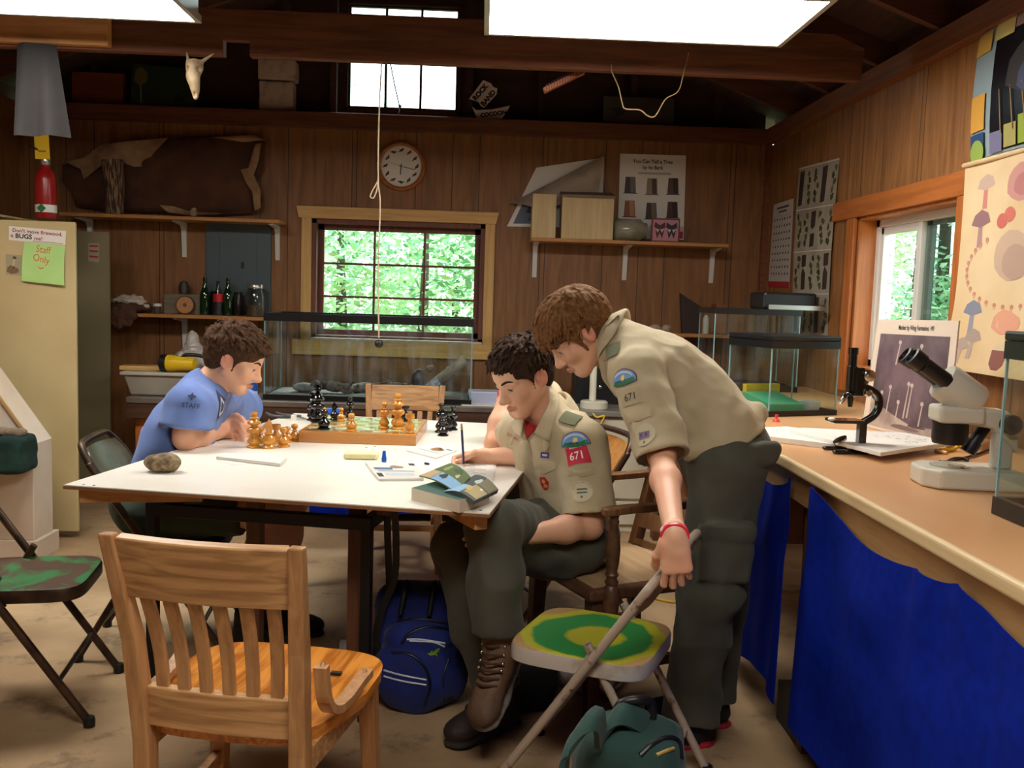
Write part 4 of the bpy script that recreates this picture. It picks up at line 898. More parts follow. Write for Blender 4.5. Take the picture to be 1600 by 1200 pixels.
s.lv = 1; shroom(0.82, 0.62, 1.0, (196, 130, 90), (222, 200, 170)); shroom(0.84, 0.86, 1.1, (170, 90, 80), (222, 200, 170))
o = s.build('mushroom_chart', 'cream wall chart of painted mushrooms, curling at its bottom edge', 'poster')
mb = MB(); mb.tube([mush(0, 0.003) + V((-0.004, 0.004, 0)), mush(1, 0.003) + V((-0.004, 0, 0))], 0.009, 10); mb.build('hanging_rod', m_cream_p, None, smooth=60).parent = o
o.children[0].location = -o.location
# mounted photograph leaning on the counter against the window
bl, br = AZ(1347, 665, CZ + .002), AZ(1478, 699, CZ + .002); e_ = (br - bl).normalized(); k_ = V((-e_.y, e_.x, 0)) * .08
lean = quadfn(A(1372, 499, (bl + k_).y), A(1498, 501, (br + k_).y), bl, br)
s = Sheet(lean, mat('mount_card', (212, 196, 180), 0.6), 0.006, 6, 6)
ph = mat('sepia_underwater_photo', (118, 96, 104), 0.4, 0, (74, 58, 66), scale=7, lo=0.35, hi=0.65); s.rect(0.07, 0.13, 0.93, 0.97, ph); s.text('Marker by Wing Formation, WI', 0.52, 0.07, 0.055, ink_k, 0.62, 1.1, 0.01)
s.lv = 2; pl = colm(190, 170, 160)
for (u, v, h_) in ((0.3, 0.6, .34), (0.42, 0.72, .25), (0.52, 0.55, .3), (0.56, 0.56, .28), (0.2, 0.66, .3), (0.7, 0.7, .22), (0.35, 0.2, .2), (0.62, 0.22, .14)): s.poly([(u, v), (u + 0.01, v), (u - 0.012, v + h_), (u - 0.03, v + h_)], pl); s.oval(u, v, 0.02, 0.02, pl, seg=8)
sand = mat('pale_sand_print', (204, 186, 172), 0.5, 0, (150, 130, 124), scale=9); s.poly([(0.07, 0.97), (0.07, 0.72), (0.2, 0.78), (0.38, 0.84), (0.6, 0.9), (0.93, 0.88), (0.93, 0.97)], sand); s.lv = 3; s.oval(0.52, 0.93, 0.16, 0.02, colm(120, 100, 96), wob=.2); s.oval(0.66, 0.9, 0.1, 0.012, colm(90, 72, 70), wob=.2)
s.build('mounted_photograph', 'tall mounted underwater photograph leaning against the side window', 'picture')

# ---------------- shelves ----------------
m_brk = mat('white_bracket', (214, 210, 204), 0.4)
def shelf(label, x0, x1, z, depth, brs, th=0.022):
    t = thing('wall_shelf', label, 'shelf', ((x0 + x1) / 2, D - depth / 2, z - th))
    mb = MB(); mb.box2((x0, D - depth, z - th), (x1, D - 0.001, z)); mb.build('board', m_shelf, t, bevel=0.003)
    for x in brs:
        mb = MB(); w = 0.03
        mb.prism([(0, 0), (0, -0.22), (-0.007, -0.22), (-0.026, -0.05), (-0.05, -0.022), (-depth * 0.85, -0.010), (-depth * 0.85, 0)], (x - w / 2, D - 0.001, z - th - 0.0005), (0, 1, 0), (0, 0, 1), w); mb.build('bracket', m_brk, t, bevel=0.002)
    return z
sd = 0.24
zs1 = (A(120, 331, D - sd).z + A(430, 344, D - sd).z) / 2; xa = A(92, 331, D - sd).x; xb = A(436, 344, D - sd).x
shelf('long shelf at the left of the back wall carrying a brown hide', xa, xb, zs1, sd, [A(132, 380, D - .1).x, A(281, 380, D - .1).x, A(429, 380, D - .1).x])
zs2 = (A(240, 490, D - sd).z + A(410, 496, D - sd).z) / 2; xa2 = A(184, 490, D - sd).x; xb2 = A(436, 498, D - sd).x
shelf('lower left shelf crowded with bottles and jars', xa2, xb2, zs2, sd, [A(282, 520, D - .1).x])
zs3 = (A(832, 371, D - sd).z + A(1139, 381, D - sd).z) / 2; xa3 = A(830, 371, D - sd).x; xb3 = A(1139, 381, D - sd).x
shelf('shelf at the right of the back wall carrying wooden nest boxes', xa3, xb3, zs3, sd, [A(837, 400, D - .1).x, A(980, 400, D - .1).x, A(1118, 400, D - .1).x])
zs4 = A(1120, 523, D - 0.22).z
shelf('lower right shelf half hidden behind the standing boy', 0.72, 1.80, zs4, 0.22, [0.84, 1.2])
# nest boxes
m_box = wood('pale_box_pine', (196, 168, 120), (214, 190, 144), 'Z', rough=0.6)
def nest(label, p0, p1, h, dep, lid):
    x0, x1 = A(*p0, D - sd + 0.01).x, A(*p1, D - sd + 0.01).x
    t = thing('nest_box', label, 'box', ((x0 + x1) / 2, D - sd + 0.01, zs3), 'nest boxes on the right shelf')
    mb = MB(); mb.box2((x0, D - sd + 0.01, zs3), (x1, D - sd + 0.01 + dep, zs3 + h)); mb.build('body', m_box, t, bevel=0.002)
    mb = MB(); mb.box2((x0, D - sd + 0.006, zs3), (x0 + (x1 - x0) * 0.5 - 0.001, D - sd + 0.0095, zs3 + h - 0.002)); mb.build('front_board', m_box, t)
    if lid:
        mb = MB(); mb.prism([(-0.006, h + 0.001), (dep, h + 0.04), (dep, h + 0.055), (-0.006, h + 0.016)], (x1 + 0.006, D - sd + 0.01, zs3), (0, 1, 0), (0, 0, 1), -(x1 - x0 + 0.012)); mb.build('lid', wood('weathered_lid', (110, 88, 64), (130, 106, 80), 'X'), t)
        mb = MB(); mb.box2((x0 + .002, D - sd + 0.06, zs3 + h), (x1 - .002, D - sd + 0.01 + dep, zs3 + h + 0.015)); mb.build('riser', m_box, t)
nest('narrow pale wooden nest box at the left end of the right shelf', (831, 360), (868, 360), 0.27, 0.18, False)
nest('wide pale wooden nest box with a sloped lid on the right shelf', (877, 360), (958, 360), 0.255, 0.17, True)
# glass jar lying on its side
xj = A(985, 350, D - .12).x
t = thing('glass_jar', 'big clear glass jar lying on its side on the right shelf', 'jar', (xj, D - .12, zs3), 'jars')
mb = MB(); r_ = 0.072; mb.lathe([(0.0, -0.11), (0.055, -0.11), (r_, -0.095), (r_, 0.06), (0.05, 0.085), (0.048, 0.105)], (xj, D - .12, zs3 + r_), 28, axis=(1, 0, 0)); mb.build('glass', mat('dusty_glass', (160, 156, 138), .15, 0, (128, 124, 106), scale=8), t, smooth=50)
mb = MB(); mb.lathe([(0.052, 0.0), (0.052, 0.02), (0, 0.02)], (xj - 0.13, D - .12, zs3 + r_), 24, axis=(1, 0, 0)); mb.build('lid', mat('dark_jar_lid', (40, 36, 34), 0.5), t, smooth=50)
# butterfly frame
x0, x1 = A(1018, 350, D - .18).x, A(1062, 350, D - .18).x
t = thing('butterfly_frame', 'small pink framed case with two mounted butterflies on the right shelf', 'frame', ((x0 + x1) / 2, D - .18, zs3))
fnb = quadfn((x0 + .008, D - .1835, zs3 + .138), (x1 - .008, D - .1835, zs3 + .138), (x0 + .008, D - .1835, zs3 + .01), (x1 - .008, D - .1835, zs3 + .01))
s = Sheet(fnb, colm(196, 130, 146), 0.002, 4, 4)
for uo, c in ((0.28, (76, 40, 46)), (0.74, (44, 40, 56))):
    for sg in (-1, 1):
        s.lv = 1; s.poly([(uo, 0.25), (uo + sg * 0.2, 0.1), (uo + sg * 0.22, 0.35), (uo, 0.5)], colm(*c)); s.poly([(uo, 0.45), (uo + sg * 0.17, 0.5), (uo + sg * 0.1, 0.9), (uo, 0.62)], colm(*c)); s.lv = 2; s.poly([(uo + sg * .02, 0.44), (uo + sg * 0.15, 0.46), (uo + sg * .08, 0.62)], colm(206, 196, 180))
s.build('mounted_butterflies', '', '', t)
mb = MB(); 
for a, b_ in (((x0, zs3), (x1, zs3 + .009)), ((x0, zs3 + .14), (x1, zs3 + .149)), ((x0, zs3 + .009), (x0 + .008, zs3 + .14)), ((x1 - .008, zs3 + .009), (x1, zs3 + .14))): mb.box2((a[0], D - .19, a[1]), (b_[0], D - .17, b_[1]))
mb.build('frame', wood('frame_wood', (96, 48, 34), (120, 64, 44), 'X'), t)
# bottles, jars on the lower left shelf
def bottle(label, px, prof, m, y, band=None, group='bottles on the lower left shelf'):
    x = A(px, 480, y).x; t = thing('bottle', label, 'bottle', (x, y, zs2), group)
    mb = MB(); mb.lathe(prof, (x, y, zs2), 20); mb.build('glass', m, t, smooth=50)
    if band: mb = MB(); mb.lathe([(band[0], band[1]), (band[0], band[2])], (x, y, zs2), 20); mb.build('bottle_label', band[3], t, smooth=50)
m_gg = mat('green_bottle_glass', (16, 44, 18), 0.06, spec=0.6, coat=0.5)
pb = [(0.0, 0), (0.03, 0), (0.031, 0.01), (0.031, 0.12), (0.024, 0.15), (0.0125, 0.18), (0.0125, 0.235), (0.0, 0.235)]
bottle('left of the two tall green bottles on the lower left shelf', 320, pb, m_gg, D - .12)
bottle('right of the two tall green bottles, beside the red labelled bottle', 356, pb, m_gg, D - .13)
bottle('clear soda bottle with a red label between the green bottles', 341, [(0.0, 0), (0.028, 0), (0.03, 0.02), (0.026, 0.05), (0.03, 0.09), (0.028, 0.13), (0.0125, 0.17), (0.0115, 0.215), (0, 0.215)], glass('clear_bottle', (190, 190, 180), dirt_haze=0.3), D - .15, (0.0306, 0.085, 0.135, mat('red_label', (196, 32, 36), 0.4)))
for i, (px, y, lb) in enumerate(((335, D - .06, 'small dark jar behind the red labelled soda bottle'), (372, D - .10, 'dark brown jar left of the big clear jar'))):
    x = A(px, 480, y).x; mb = MB(); mb.lathe([(0, 0), (0.033, 0), (0.034, 0.1), (0.026, 0.13), (0.026, 0.15), (0, 0.15)], (x, y, zs2), 18); tag(mb.build('dark_jar', mat('brown_glass', (30, 22, 18), 0.15), smooth=50, origin=(x, y, zs2)), lb, 'jar', 'jars')
x = A(399, 480, D - .14).x; t = thing('storage_jar', 'big clear storage jar with a silver lid on the lower left shelf', 'jar', (x, D - .14, zs2), 'jars')
mb = MB(); mb.lathe([(0, 0), (0.055, 0), (0.06, 0.015), (0.06, 0.14), (0.048, 0.165), (0.046, 0.178)], (x, D - .14, zs2), 26); mb.build('glass', glass('jar_glass', (200, 200, 190), dirt_haze=0.35), t, smooth=50)
mb = MB(); mb.lathe([(0.05, 0.178), (0.051, 0.2), (0.047, 0.204), (0, 0.204)], (x, D - .14, zs2), 26); mb.build('lid', mat('silver_lid', (190, 186, 176), 0.3, 0.8), t, smooth=50)
mb = MB(); mb.lathe([(0, 0.004), (0.05, 0.004), (0.052, 0.07), (0, 0.075)], (x, D - .14, zs2), 20); mb.build('contents', mat('brown_seeds', (110, 84, 60), 0.9, 0, (150, 124, 96), scale=60), t, smooth=50)
x = A(246, 480, D - .14).x; t = thing('small_jar', 'small clear jar with a white lid at the left of the lower left shelf', 'jar', (x, D - .14, zs2), 'jars')
mb = MB(); mb.lathe([(0, 0), (0.022, 0), (0.022, 0.045)], (x, D - .14, zs2), 18); mb.build('glass', glass('jar_glass'), t, smooth=50)
mb = MB(); mb.lathe([(0.026, 0.045), (0.026, 0.062), (0, 0.062)], (x, D - .14, zs2), 18); mb.build('lid', m_white, t, smooth=50)
x0, x1 = A(256, 480, D - .12).x, A(312, 480, D - .12).x
mb = MB(); mb.box2((x0, D - .12, zs2), (x1, D - .03, zs2 + .125)); tag(mb.build('grey_box', wood('weathered_grey_wood', (104, 92, 74), (130, 116, 96), 'X'), bevel=0.003, origin=(x0, D - .1, zs2)), 'weathered grey wooden box behind the round log slice', 'box')
x = A(289, 478, D - .16).x; mb = MB(); mb.lathe([(0, -0.012), (0.058, -0.012), (0.058, 0.012), (0, 0.012)], (x, D - .15, zs2 + 0.0575), 26, axis=(0, -1, 0.12)); mb.cur = 1; mb.lathe([(0.052, 0.0125), (0.0, 0.0128)], (x, D - .15, zs2 + 0.0575), 24, axis=(0, -1, 0.12)); mb.cur = 2; mb.lathe([(0.012, 0.0132), (0, 0.0134)], (x, D - .15, zs2 + 0.0575), 16, axis=(0, -1, .12))
tag(mb.build('log_slice', [mat('log_bark', (84, 56, 34), 0.9), wood('log_rings', (168, 112, 60), (192, 136, 82), 'Y', scale=20), mat('log_heart', (110, 66, 34))], origin=(x, D - .15, zs2)), 'round log slice standing against the grey box', 'log slice')
x = A(287, 445, D - .08).x; mb = MB(); mb.lathe([(0.0, 0), (0.03, 0.002), (0.032, 0.05), (0.02, 0.08), (0, 0.085)], (x, D - .075, zs2 + .125), 18); tag(mb.build('dark_vase', mat('dark_grey_ceramic', (52, 48, 46), 0.5), smooth=50, origin=(x, D - .075, zs2 + .125)), 'small dark rounded pot on top of the grey box', 'pot')
# breaker panel
x0, x1 = A(323, 420, D).x, A(424, 420, D).x; z1, z0 = A(370, 346, D).z, A(370, 478, D).z
t = thing('breaker_panel', 'flat blue grey electrical panel on the wall under the long shelf', 'panel', ((x0 + x1) / 2, D, z0))
m_bp = mat('blue_grey_enamel', (74, 88, 94), 0.45); mb = MB(); mb.box2((x0, D - .022, zs2 + 0.01), (x1, D - .001, z1)); mb.build('cover', m_bp, t, bevel=0.004)
mb = MB(); mb.box2(((x0 + x1) / 2 - .12, D - .027, zs2 + .05), ((x0 + x1) / 2 + .12, D - .0225, z1 - .06)); mb.build('door', m_bp, t, bevel=0.003)
mb = MB(); mb.box2(((x0 + x1) / 2 + .02, D - .031, z0 + .24), ((x0 + x1) / 2 + .04, D - .0275, z0 + .28)); mb.build('latch', m_black, t)
# wall outlet plate
p = A(330, 524, D); t = thing('wall_plate', 'pale electrical wall plate below the lower left shelf', 'outlet', (p.x, D, p.z)); mb = MB(); mb.box((p.x, D - .004, p.z), (.075, .006, .115)); mb.build('cover_plate', mat('ivory_plastic', (214, 196, 150), 0.4), t, bevel=.002)
mb = MB(); mb.box((p.x, D - .009, p.z), (.01, .004, .024)); mb.build('toggle', mat('ivory_plastic', (214, 196, 150)), t)
# clock
cc = A(627, 260, D); t = thing('wall_clock', 'round wooden wall clock with bird pictures above the back window', 'clock', (cc.x, D, cc.z - .155))
mb = MB(); mb.lathe([(0.128, 0.006), (0.130, 0.026), (0.142, 0.032), (0.155, 0.022), (0.158, 0.002), (0, 0.002)], (cc.x, D, cc.z), 48, axis=(0, -1, 0)); mb.build('rim', wood('clock_wood', (150, 84, 42), (176, 106, 58), 'X', rough=0.35), t, smooth=40)
mb = MB(); mb.lathe([(0.129, 0.004), (0.129, 0.008), (0, 0.008)], (cc.x, D, cc.z), 48, axis=(0, -1, 0)); mb.cur = 1
rn = random.Random(5)
for k in range(12):
    a = PI / 2 - k * PI / 6; cx_, cz_ = cc.x + 0.1 * math.cos(a), cc.z + 0.1 * math.sin(a); mb.cur = 1 + k % 3
    b0 = rn.uniform(-.6, .6)
    for dx, dz, rx_, rz_ in ((0, 0, .013, .008), (.011, .008, .006, .005), (-.013, -.006, .009, .003)):
        pts = [(cx_ + (dx + rx_ * math.cos(q * PI / 5)) * math.cos(b0) - (dz + rz_ * math.sin(q * PI / 5)) * math.sin(b0), D - .0088, cz_ + (dx + rx_ * math.cos(q * PI / 5)) * math.sin(b0) + (dz + rz_ * math.sin(q * PI / 5)) * math.cos(b0)) for q in range(10)]; mb.add(pts, [tuple(range(10))])
mb.build('dial', [mat('dial_white', (226, 220, 206), 0.4), colm(70, 52, 44), colm(96, 62, 54), colm(60, 60, 66)], t, smooth=30)
for nm, ang, ln, w in (('hour_hand', -PI / 2 - 0.08, .055, .006), ('minute_hand', -0.22, .088, .004), ('second_hand', 2.85, .085, .0015)):
    mb = MB(); d = V((math.cos(ang), 0, math.sin(ang))); mb.bar(V((cc.x, D - .0125, cc.z)) - d * .015, V((cc.x, D - .0125, cc.z)) + d * ln, w, .0015, up=(0, 1, 0)); mb.build(nm, m_black, t)
# ---------------- pull cord with ring and black ball ----------------
yc = 4.225
t = thing('pull_cord', 'long white pull cord hanging from the beam with a black ball', 'cord', A(593, 535, yc)); m_cord = mat('cotton_cord', (196, 178, 150), 0.8)
top = V((A(596, 100, yc).x, yc, 2.30)); mid = A(591, 282, yc); bot = A(592, 528, yc)
mb = MB(); mb.tube(curve_pts([top, A(592, 190, yc), mid, A(594, 320, yc), A(591, 430, yc), bot], 6), 0.0035, 6); mb.build('cord', m_cord, t, smooth=60)
mb = MB(); mb.tube(curve_pts([mid, A(580, 302, yc), A(579, 308, yc), A(584, 309, yc), A(589, 296, yc), mid], 5), 0.003, 6); mb.build('loop', m_cord, t, smooth=60)
mb = MB(); mb.sphere(A(592, 537, yc), 0.019); mb.build('ball', m_black, t, smooth=60)
y2 = 4.225; t = thing('short_cord', 'short dark cord with a knot hanging across the upper window', 'cord', A(622, 178, y2)); mb = MB(); mb.tube(curve_pts([V((A(610, 98, y2).x, y2, 2.30)), A(616, 130, y2), A(624, 168, y2), A(621, 180, y2)], 5), 0.003, 6); mb.cur = 0; mb.sphere(A(625, 166, y2), 0.007); mb.build('cord', m_black, t, smooth=60)
y3 = 4.1975; t = thing('hanging_wire', 'loose pale wire drooping from the tie beam', 'wire', A(1020, 183, y3))
mb = MB(); mb.tube(curve_pts([A(955, 100, y3), A(956, 112, y3), A(966, 135, y3), A(972, 160, y3), A(977, 170, y3), A(1000, 172, y3), A(1012, 181, y3), A(1024, 181, y3), A(1040, 155, y3), A(1060, 142, y3), A(1069, 110, y3), A(1076, 82, y3)], 5), 0.0028, 6); mb.build('wire', mat('pale_wire', (150, 124, 90), 0.5), t, smooth=60)

# ---------------- loft ledge ----------------
yl = D + 0.03
x0, x1 = A(112, 130, yl).x, A(192, 130, yl).x; mb = MB(); mb.box2((x0, yl, PZ1), (x1, yl + .1, A(150, 113, yl).z)); tag(mb.build('red_box', wood('red_brown_box', (112, 52, 30), (130, 66, 40), 'X'), origin=(x0, yl, PZ1), bevel=.003), 'red brown wooden box on the high ledge at left', 'box')
ya = D - .02; tl, tr, bl, br = A(207, 99, ya + .06), A(306, 108, ya + .06), A(204, 157, ya), A(305, 170, ya); bl.z = br.z = PZ1 + .003
s = Sheet(quadfn(tl, tr, bl, br), mat('dark_green_board', (34, 50, 34), 0.6, 0, (44, 62, 42), scale=9), 0.012, 6, 6); s.oval(0.14, 0.3, 0.1, 0.22, colm(110, 96, 34), wob=.15); s.poly([(0.13, 0.5), (0.15, 0.5), (0.18, 0.95), (0.15, 0.95)], colm(120, 120, 100)); s.oval(0.75, 0.8, 0.08, 0.1, colm(20, 26, 22), wob=.2)
s.build('painted_board', 'dark green painted board with a yellow flower on the high ledge', 'board')
# skull hung from the beam
yk = 4.16; kc = A(304, 105, yk); sk = SDF(kc - V((.09, .09, .2)), kc + V((.12, .1, .08)), .0035)
up_ = V((-.25, 0, 1)).normalized()
for c_, r_ in (((0, 0, 0), (.036, .035, .036)), ((-.004, -.01, -.04), (.028, .026, .035)), ((.004, -.012, -.075), (.02, .02, .03)), ((.008, -.012, -.11), (.013, .015, .028))): sk.ell(kc + V(c_), r_, k=.02)
for sg in (-1, 1): sk.ell(kc + V((sg * .026, -.026, -.012)), (.011, .02, .012), k=.006, op='sub'); sk.cap(kc + V((sg * .025, 0, .02)), kc + V((sg * .055 + .02, .01, .06)), .009, .004, k=.012)
sk.ell(kc + V((.008, -.03, -.118)), (.006, .015, .014), k=.004, op='sub')
o = sk.build('animal_skull', mat('old_bone', (176, 154, 120), 0.6, 0, (130, 108, 80), scale=20), None, kc); tag(o, 'narrow animal skull hanging under the beam at the upper left', 'skull')
yw = D + .01
for i, (p0, p1, lb) in enumerate((((404, 178), (458, 126), 'lower of the two pale stone blocks stacked on the high ledge'), ((402, 125), (462, 92), 'upper of the two pale stone blocks stacked on the high ledge'))):
    x0, x1 = A(p0[0], 130, yw).x, A(p1[0], 130, yw).x; z0 = PZ1 if i == 0 else zk; zk = A(430, p1[1], yw).z; z0 += .006 * i
    f = SDF((x0 - .02, yw - .02, z0 - .02), (x1 + .02, yw + .14, zk + .02), .006); f.box(((x0 + x1) / 2, yw + .06, (z0 + zk) / 2 - .0005), ((x1 - x0) / 2, .06, (zk - z0) / 2 + .001), rad=.012)
    o = f.build('stone_block', mat('pale_stone', (190, 170, 156), 0.85, 0, (120, 100, 90), scale=12, lo=.5, hi=.8), None, ((x0 + x1) / 2, yw, z0), disp=lambda P, n: n * (fnoise(P, 18, 2) * .003)[:, None]); tag(o, lb, 'stone block', 'stone blocks on the ledge')
# painted word signs
def sign(label, pts, words, y, name):
    P_ = [A(px, py - 9, y) for px, py in pts]; t = thing(name, label, 'sign', P_[0]); mb = MB(); n = len(P_)
    mb.add(P_ + [p + V((0, .012, 0)) for p in P_], [tuple(reversed(range(n))), tuple(range(n, 2 * n))] + [(i, (i + 1) % n, (i + 1) % n + n, i + n) for i in range(n)]); mb.build('board', mat('white_sign_paint', (206, 192, 184), 0.7), t)
    for (w, cx_, cy_, size, ang) in words:
        c_ = A(cx_, cy_ - 9, y); ca, sa = math.cos(ang), math.sin(ang)
        mb = text_mesh(w, size, lambda x, yy: (c_.x + x * ca - yy * sa, y - .001, c_.z + x * sa + yy * ca), 0, .006 * size / .1); mb.build('lettering', ink_k, t)
sign('tilted white sign reading ROCK BAND on the high ledge', [(733, 163), (755, 134), (767, 139), (771, 145), (777, 147), (776, 156), (756, 177), (751, 174), (748, 168)], [('ROCK', 750.5, 153.5, .043, .87), ('BAND', 763, 162.5, .043, .87)], D + .03, 'rock_band_sign')
sign('long white sign with worn lettering lying below the tilted sign', [(738, 176), (744, 181), (769, 180), (797, 174), (791, 184), (783, 196), (752, 196), (745, 193)], [('COCOON', 771, 187, .036, .16)], D + .005, 'worn_sign')
x0, x1 = A(942, 180, yl).x, A(1052, 180, yl).x; s = Sheet(quadfn((x0, yl, A(990, 152, yl).z), (x1, yl, A(990, 152, yl).z), (x0, yl - .03, PZ1 + .002), (x1, yl - .03, PZ1 + .002)), mat('grey_board', (70, 62, 58), 0.7, 0, (58, 50, 48), scale=5), .01, 4, 4)
for k in range(7): s.oval(0.15 + .03 * (k % 3) + .01 * k, 0.45 + .08 * (k % 4), .05, .05, colm(34, 38, 34), wob=.4, seed=k, seg=8)
s.build('plant_board', 'dim grey board with a dark plant print on the high ledge at right', 'board')
p0, p1 = A(850, 142, 4.32), A(912, 112, 4.32); mb = MB(); mb.bar(p0, p1, .02, .045, up=(0, 1, 0)); mb.cur = 1
for k in range(14): q = p0.lerp(p1, .05 + k * .068); mb.box(q + V((0, -.0235, .005)), (.004, .001, .03))
o = mb.build('ruled_stick', [mat('orange_stick', (150, 80, 42), 0.6), colm(90, 40, 24)], origin=p0); tag(o, 'orange ruled stick tucked behind the tie beam', 'stick')
# grey cloth hanging from the beam
y4 = 4.13
def cloth(u, v):
    a = A(24, 72, y4); b_ = A(86, 72, y4); c_ = A(23, 212, y4); d_ = A(105, 213, y4); a.z = b_.z = 2.30
    p = (a * (1 - u) + b_ * u) * (1 - v) + (c_ * (1 - u) + d_ * u) * v; return p + V((0, -.03 * math.sin(3 * PI * u + v) * (.4 + .6 * v) + .02 * math.cos(7 * u), 0))
mb = MB(); mb.grid(cloth, 30, 20, .002); tag(mb.build('grey_cloth', mat('grey_canvas', (34, 30, 30), 0.9, 0, (24, 22, 22), scale=6, bump=.1, bscale=200), smooth=80, origin=cloth(.5, 0)), 'grey cloth hanging from the tie beam at the upper left', 'cloth')

# ---------------- locker, extinguisher ----------------
m_lock = mat('beige_locker_enamel', (196, 178, 132), 0.42, 0, (186, 166, 120), scale=3); m_lockd = mat('grey_green_locker_inside', (128, 118, 88), 0.5)
yd = 4.87; xh = -2.44; xd1 = (A(120, 350, yd).x + A(120, 835, yd).x) / 2; zt = A(60, 345, yd).z
t = thing('metal_locker', 'beige metal locker against the left wall, its doors standing open', 'locker', (-2.7, 5.3, 0))
mb = MB(); x0 = LX + .01
mb.box2((x0, yd + .03, 0), (x0 + .012, 5.74, zt + .03)); mb.box2((x0, yd + .03, zt + .018), (xh, 5.74, zt + .03)); mb.box2((x0, yd + .03, 0.0), (xh, 5.74, .06)); mb.box2((x0, yd + .03, .06), (xh, yd + .042, zt + .018)); mb.box2((x0, 5.728, .06), (xh, 5.74, zt + .018))
mb.build('body', m_lock, t, bevel=.003)
for z in (.45, .85, 1.25): mb = MB(); mb.box2((x0 + .014, yd + .045, z), (xh - .02, 5.725, z + .015)); mb.build('shelf', m_lockd, t)
mb = MB(); mb.box2((xh + .003, yd, .035), (xd1, yd + .022, zt)); dr = mb.build('door', m_lock, t, bevel=.006, seg=3)
hp = A(99, 580, yd); mb = MB(); mb.box((hp.x, yd - .002, hp.z), (.032, .004, .085)); mb.cur = 1; mb.box((hp.x + .004, yd - .0045, hp.z + .02), (.014, .002, .028)); mb.build('latch_plate', [mat('brass_latch', (196, 164, 90), 0.4, .4), m_black], dr)
xd2 = A(180, 580, 5.70).x; zt2 = A(150, 362, 5.7).z
mb = MB(); mb.box2((xh + .003, 5.70, .035), (xd2 - .03, 5.715, zt2)); dr2 = mb.build('door', m_lockd, t); lab(dr2, 'grey green inside of the far door')
mb = MB(); mb.box2((xd2 - .03, 5.672, .035), (xd2, 5.715, zt2)); mb.box2((xh + .003, 5.68, zt2 - .015), (xd2 - .03, 5.6995, zt2)); mb.build('door_flange', m_lock, dr2)
mb = MB(); q = A(170, 585, 5.67); mb.box((xd2 - .045, 5.69, q.z), (.015, .02, .06)); mb.cyl((xd2 - .045, 5.69, q.z), (xd2 - .045, 5.69, q.z + .09), .003, seg=6); mb.build('latch_rod', m_steel, dr2)
def wallq(y, *p): return quadfn(*[A(a, b, y) for a, b in p])
s = Sheet(wallq(5.698, (138, 380), (155, 380), (138, 408), (155, 410)), mat('faded_label', (160, 150, 124), .6)); [s.rect(.1, v, .9, v + .1, ink_r, k=1) for v in (.1, .38, .68)]; tag(s.build('warning_label', 'small faded warning label inside the far locker door', 'sticker'), 'small faded warning label inside the far locker door', 'sticker')
ys = yd - .001
s = Sheet(wallq(ys, (14, 353), (103, 361), (14, 375), (102, 383)), m_paper)
s.text("Don't move firewood,", .5, .28, .098, colm(150, 40, 50), 1, 3.6, .02); s.text('it', .055, .68, .098, colm(150, 40, 50), 1, 3.6, .02); s.text('BUGS', .26, .66, .12, ink_k, 1, 3.8, .03); s.text('me!', .52, .72, .098, colm(150, 40, 50), 1, 3.6, .02); s.rect(.42, .90, .96, .94, colm(120, 110, 110), k=1)
s.build('firewood_sticker', "white bumper sticker reading Don't move firewood on the locker door", 'sticker')
s = Sheet(quadfn(A(38, 378, ys), A(102, 384, ys), A(34, 439, ys - .012), A(100, 446, ys - .02), lambda u, v: V((0, -.008 * math.sin(PI * v), 0))), mat('green_note_paper', (176, 214, 132), 0.8, 0, (164, 204, 122), scale=5))
s.text('Staff', .48, .16, .26, colm(206, 84, 60), .8, 1.0, 0, rot=-.05); s.text('Only', .45, .40, .26, colm(206, 84, 60), .8, 1.0, 0, rot=-.15)
s.ink(colm(206, 70, 50)); sm = [(.40 + .08 * math.cos(a) + .05, .55 + .07 * math.sin(a)) for a in np.linspace(.2, PI - .2, 8)]
for a, b_ in zip(sm[:-1], sm[1:]): s.poly([a, b_, (b_[0], b_[1] + .025), (a[0], a[1] + .025)], colm(206, 70, 50))
s.build('green_note', 'pale green paper note reading Staff Only taped to the locker door', 'note')
s = Sheet(wallq(ys, (9, 397), (34, 399), (9, 429), (35, 431)), colm(158, 152, 120)); s.oval(.55, .15, .12, .08, colm(90, 70, 50)); s.oval(.4, .75, .35, .2, colm(120, 90, 64), wob=.25); s.poly([(.5, .2), (.6, .2), (.45, .7), (.35, .7)], colm(190, 180, 140))
s.build('small_photo', 'small square photo print left of the green note', 'photo')
# fire extinguisher on the locker
zl = zt + .03; ex = A(72, 330, 5.15); ex.x = -2.53; ye = 5.15; ex.x = A(72, 330, ye).x
t = thing('fire_extinguisher', 'red fire extinguisher with a yellow tag standing on the locker', 'fire extinguisher', (ex.x, ye, zl))
mb = MB(); mb.lathe([(0, 0), (.05, 0), (.053, .01), (.053, .2), (.045, .235), (.022, .262), (.02, .275), (0, .275)], (ex.x, ye, zl), 28); mb.build('cylinder', mat('extinguisher_red', (150, 22, 22), .3), t, smooth=50)
mb = MB(); mb.lathe([(.0535, .03), (.0535, .07)], (ex.x, ye, zl), 28); mb.build('label_band', m_white, t, smooth=50)
mb = MB(); q = ye - .0545; mb.add([(ex.x - .024, q, zl + .05), (ex.x, q, zl + .026), (ex.x + .024, q, zl + .05), (ex.x, q, zl + .074)], [(0, 1, 2, 3)]); mb.build('green_diamond', colm(20, 110, 50), t)
mb = MB(); mb.lathe([(.018, .275), (.024, .28), (.024, .315), (.015, .325), (0, .325)], (ex.x, ye, zl), 18); mb.build('valve', mat('bright_metal', (190, 186, 180), .3, .9), t, smooth=50)
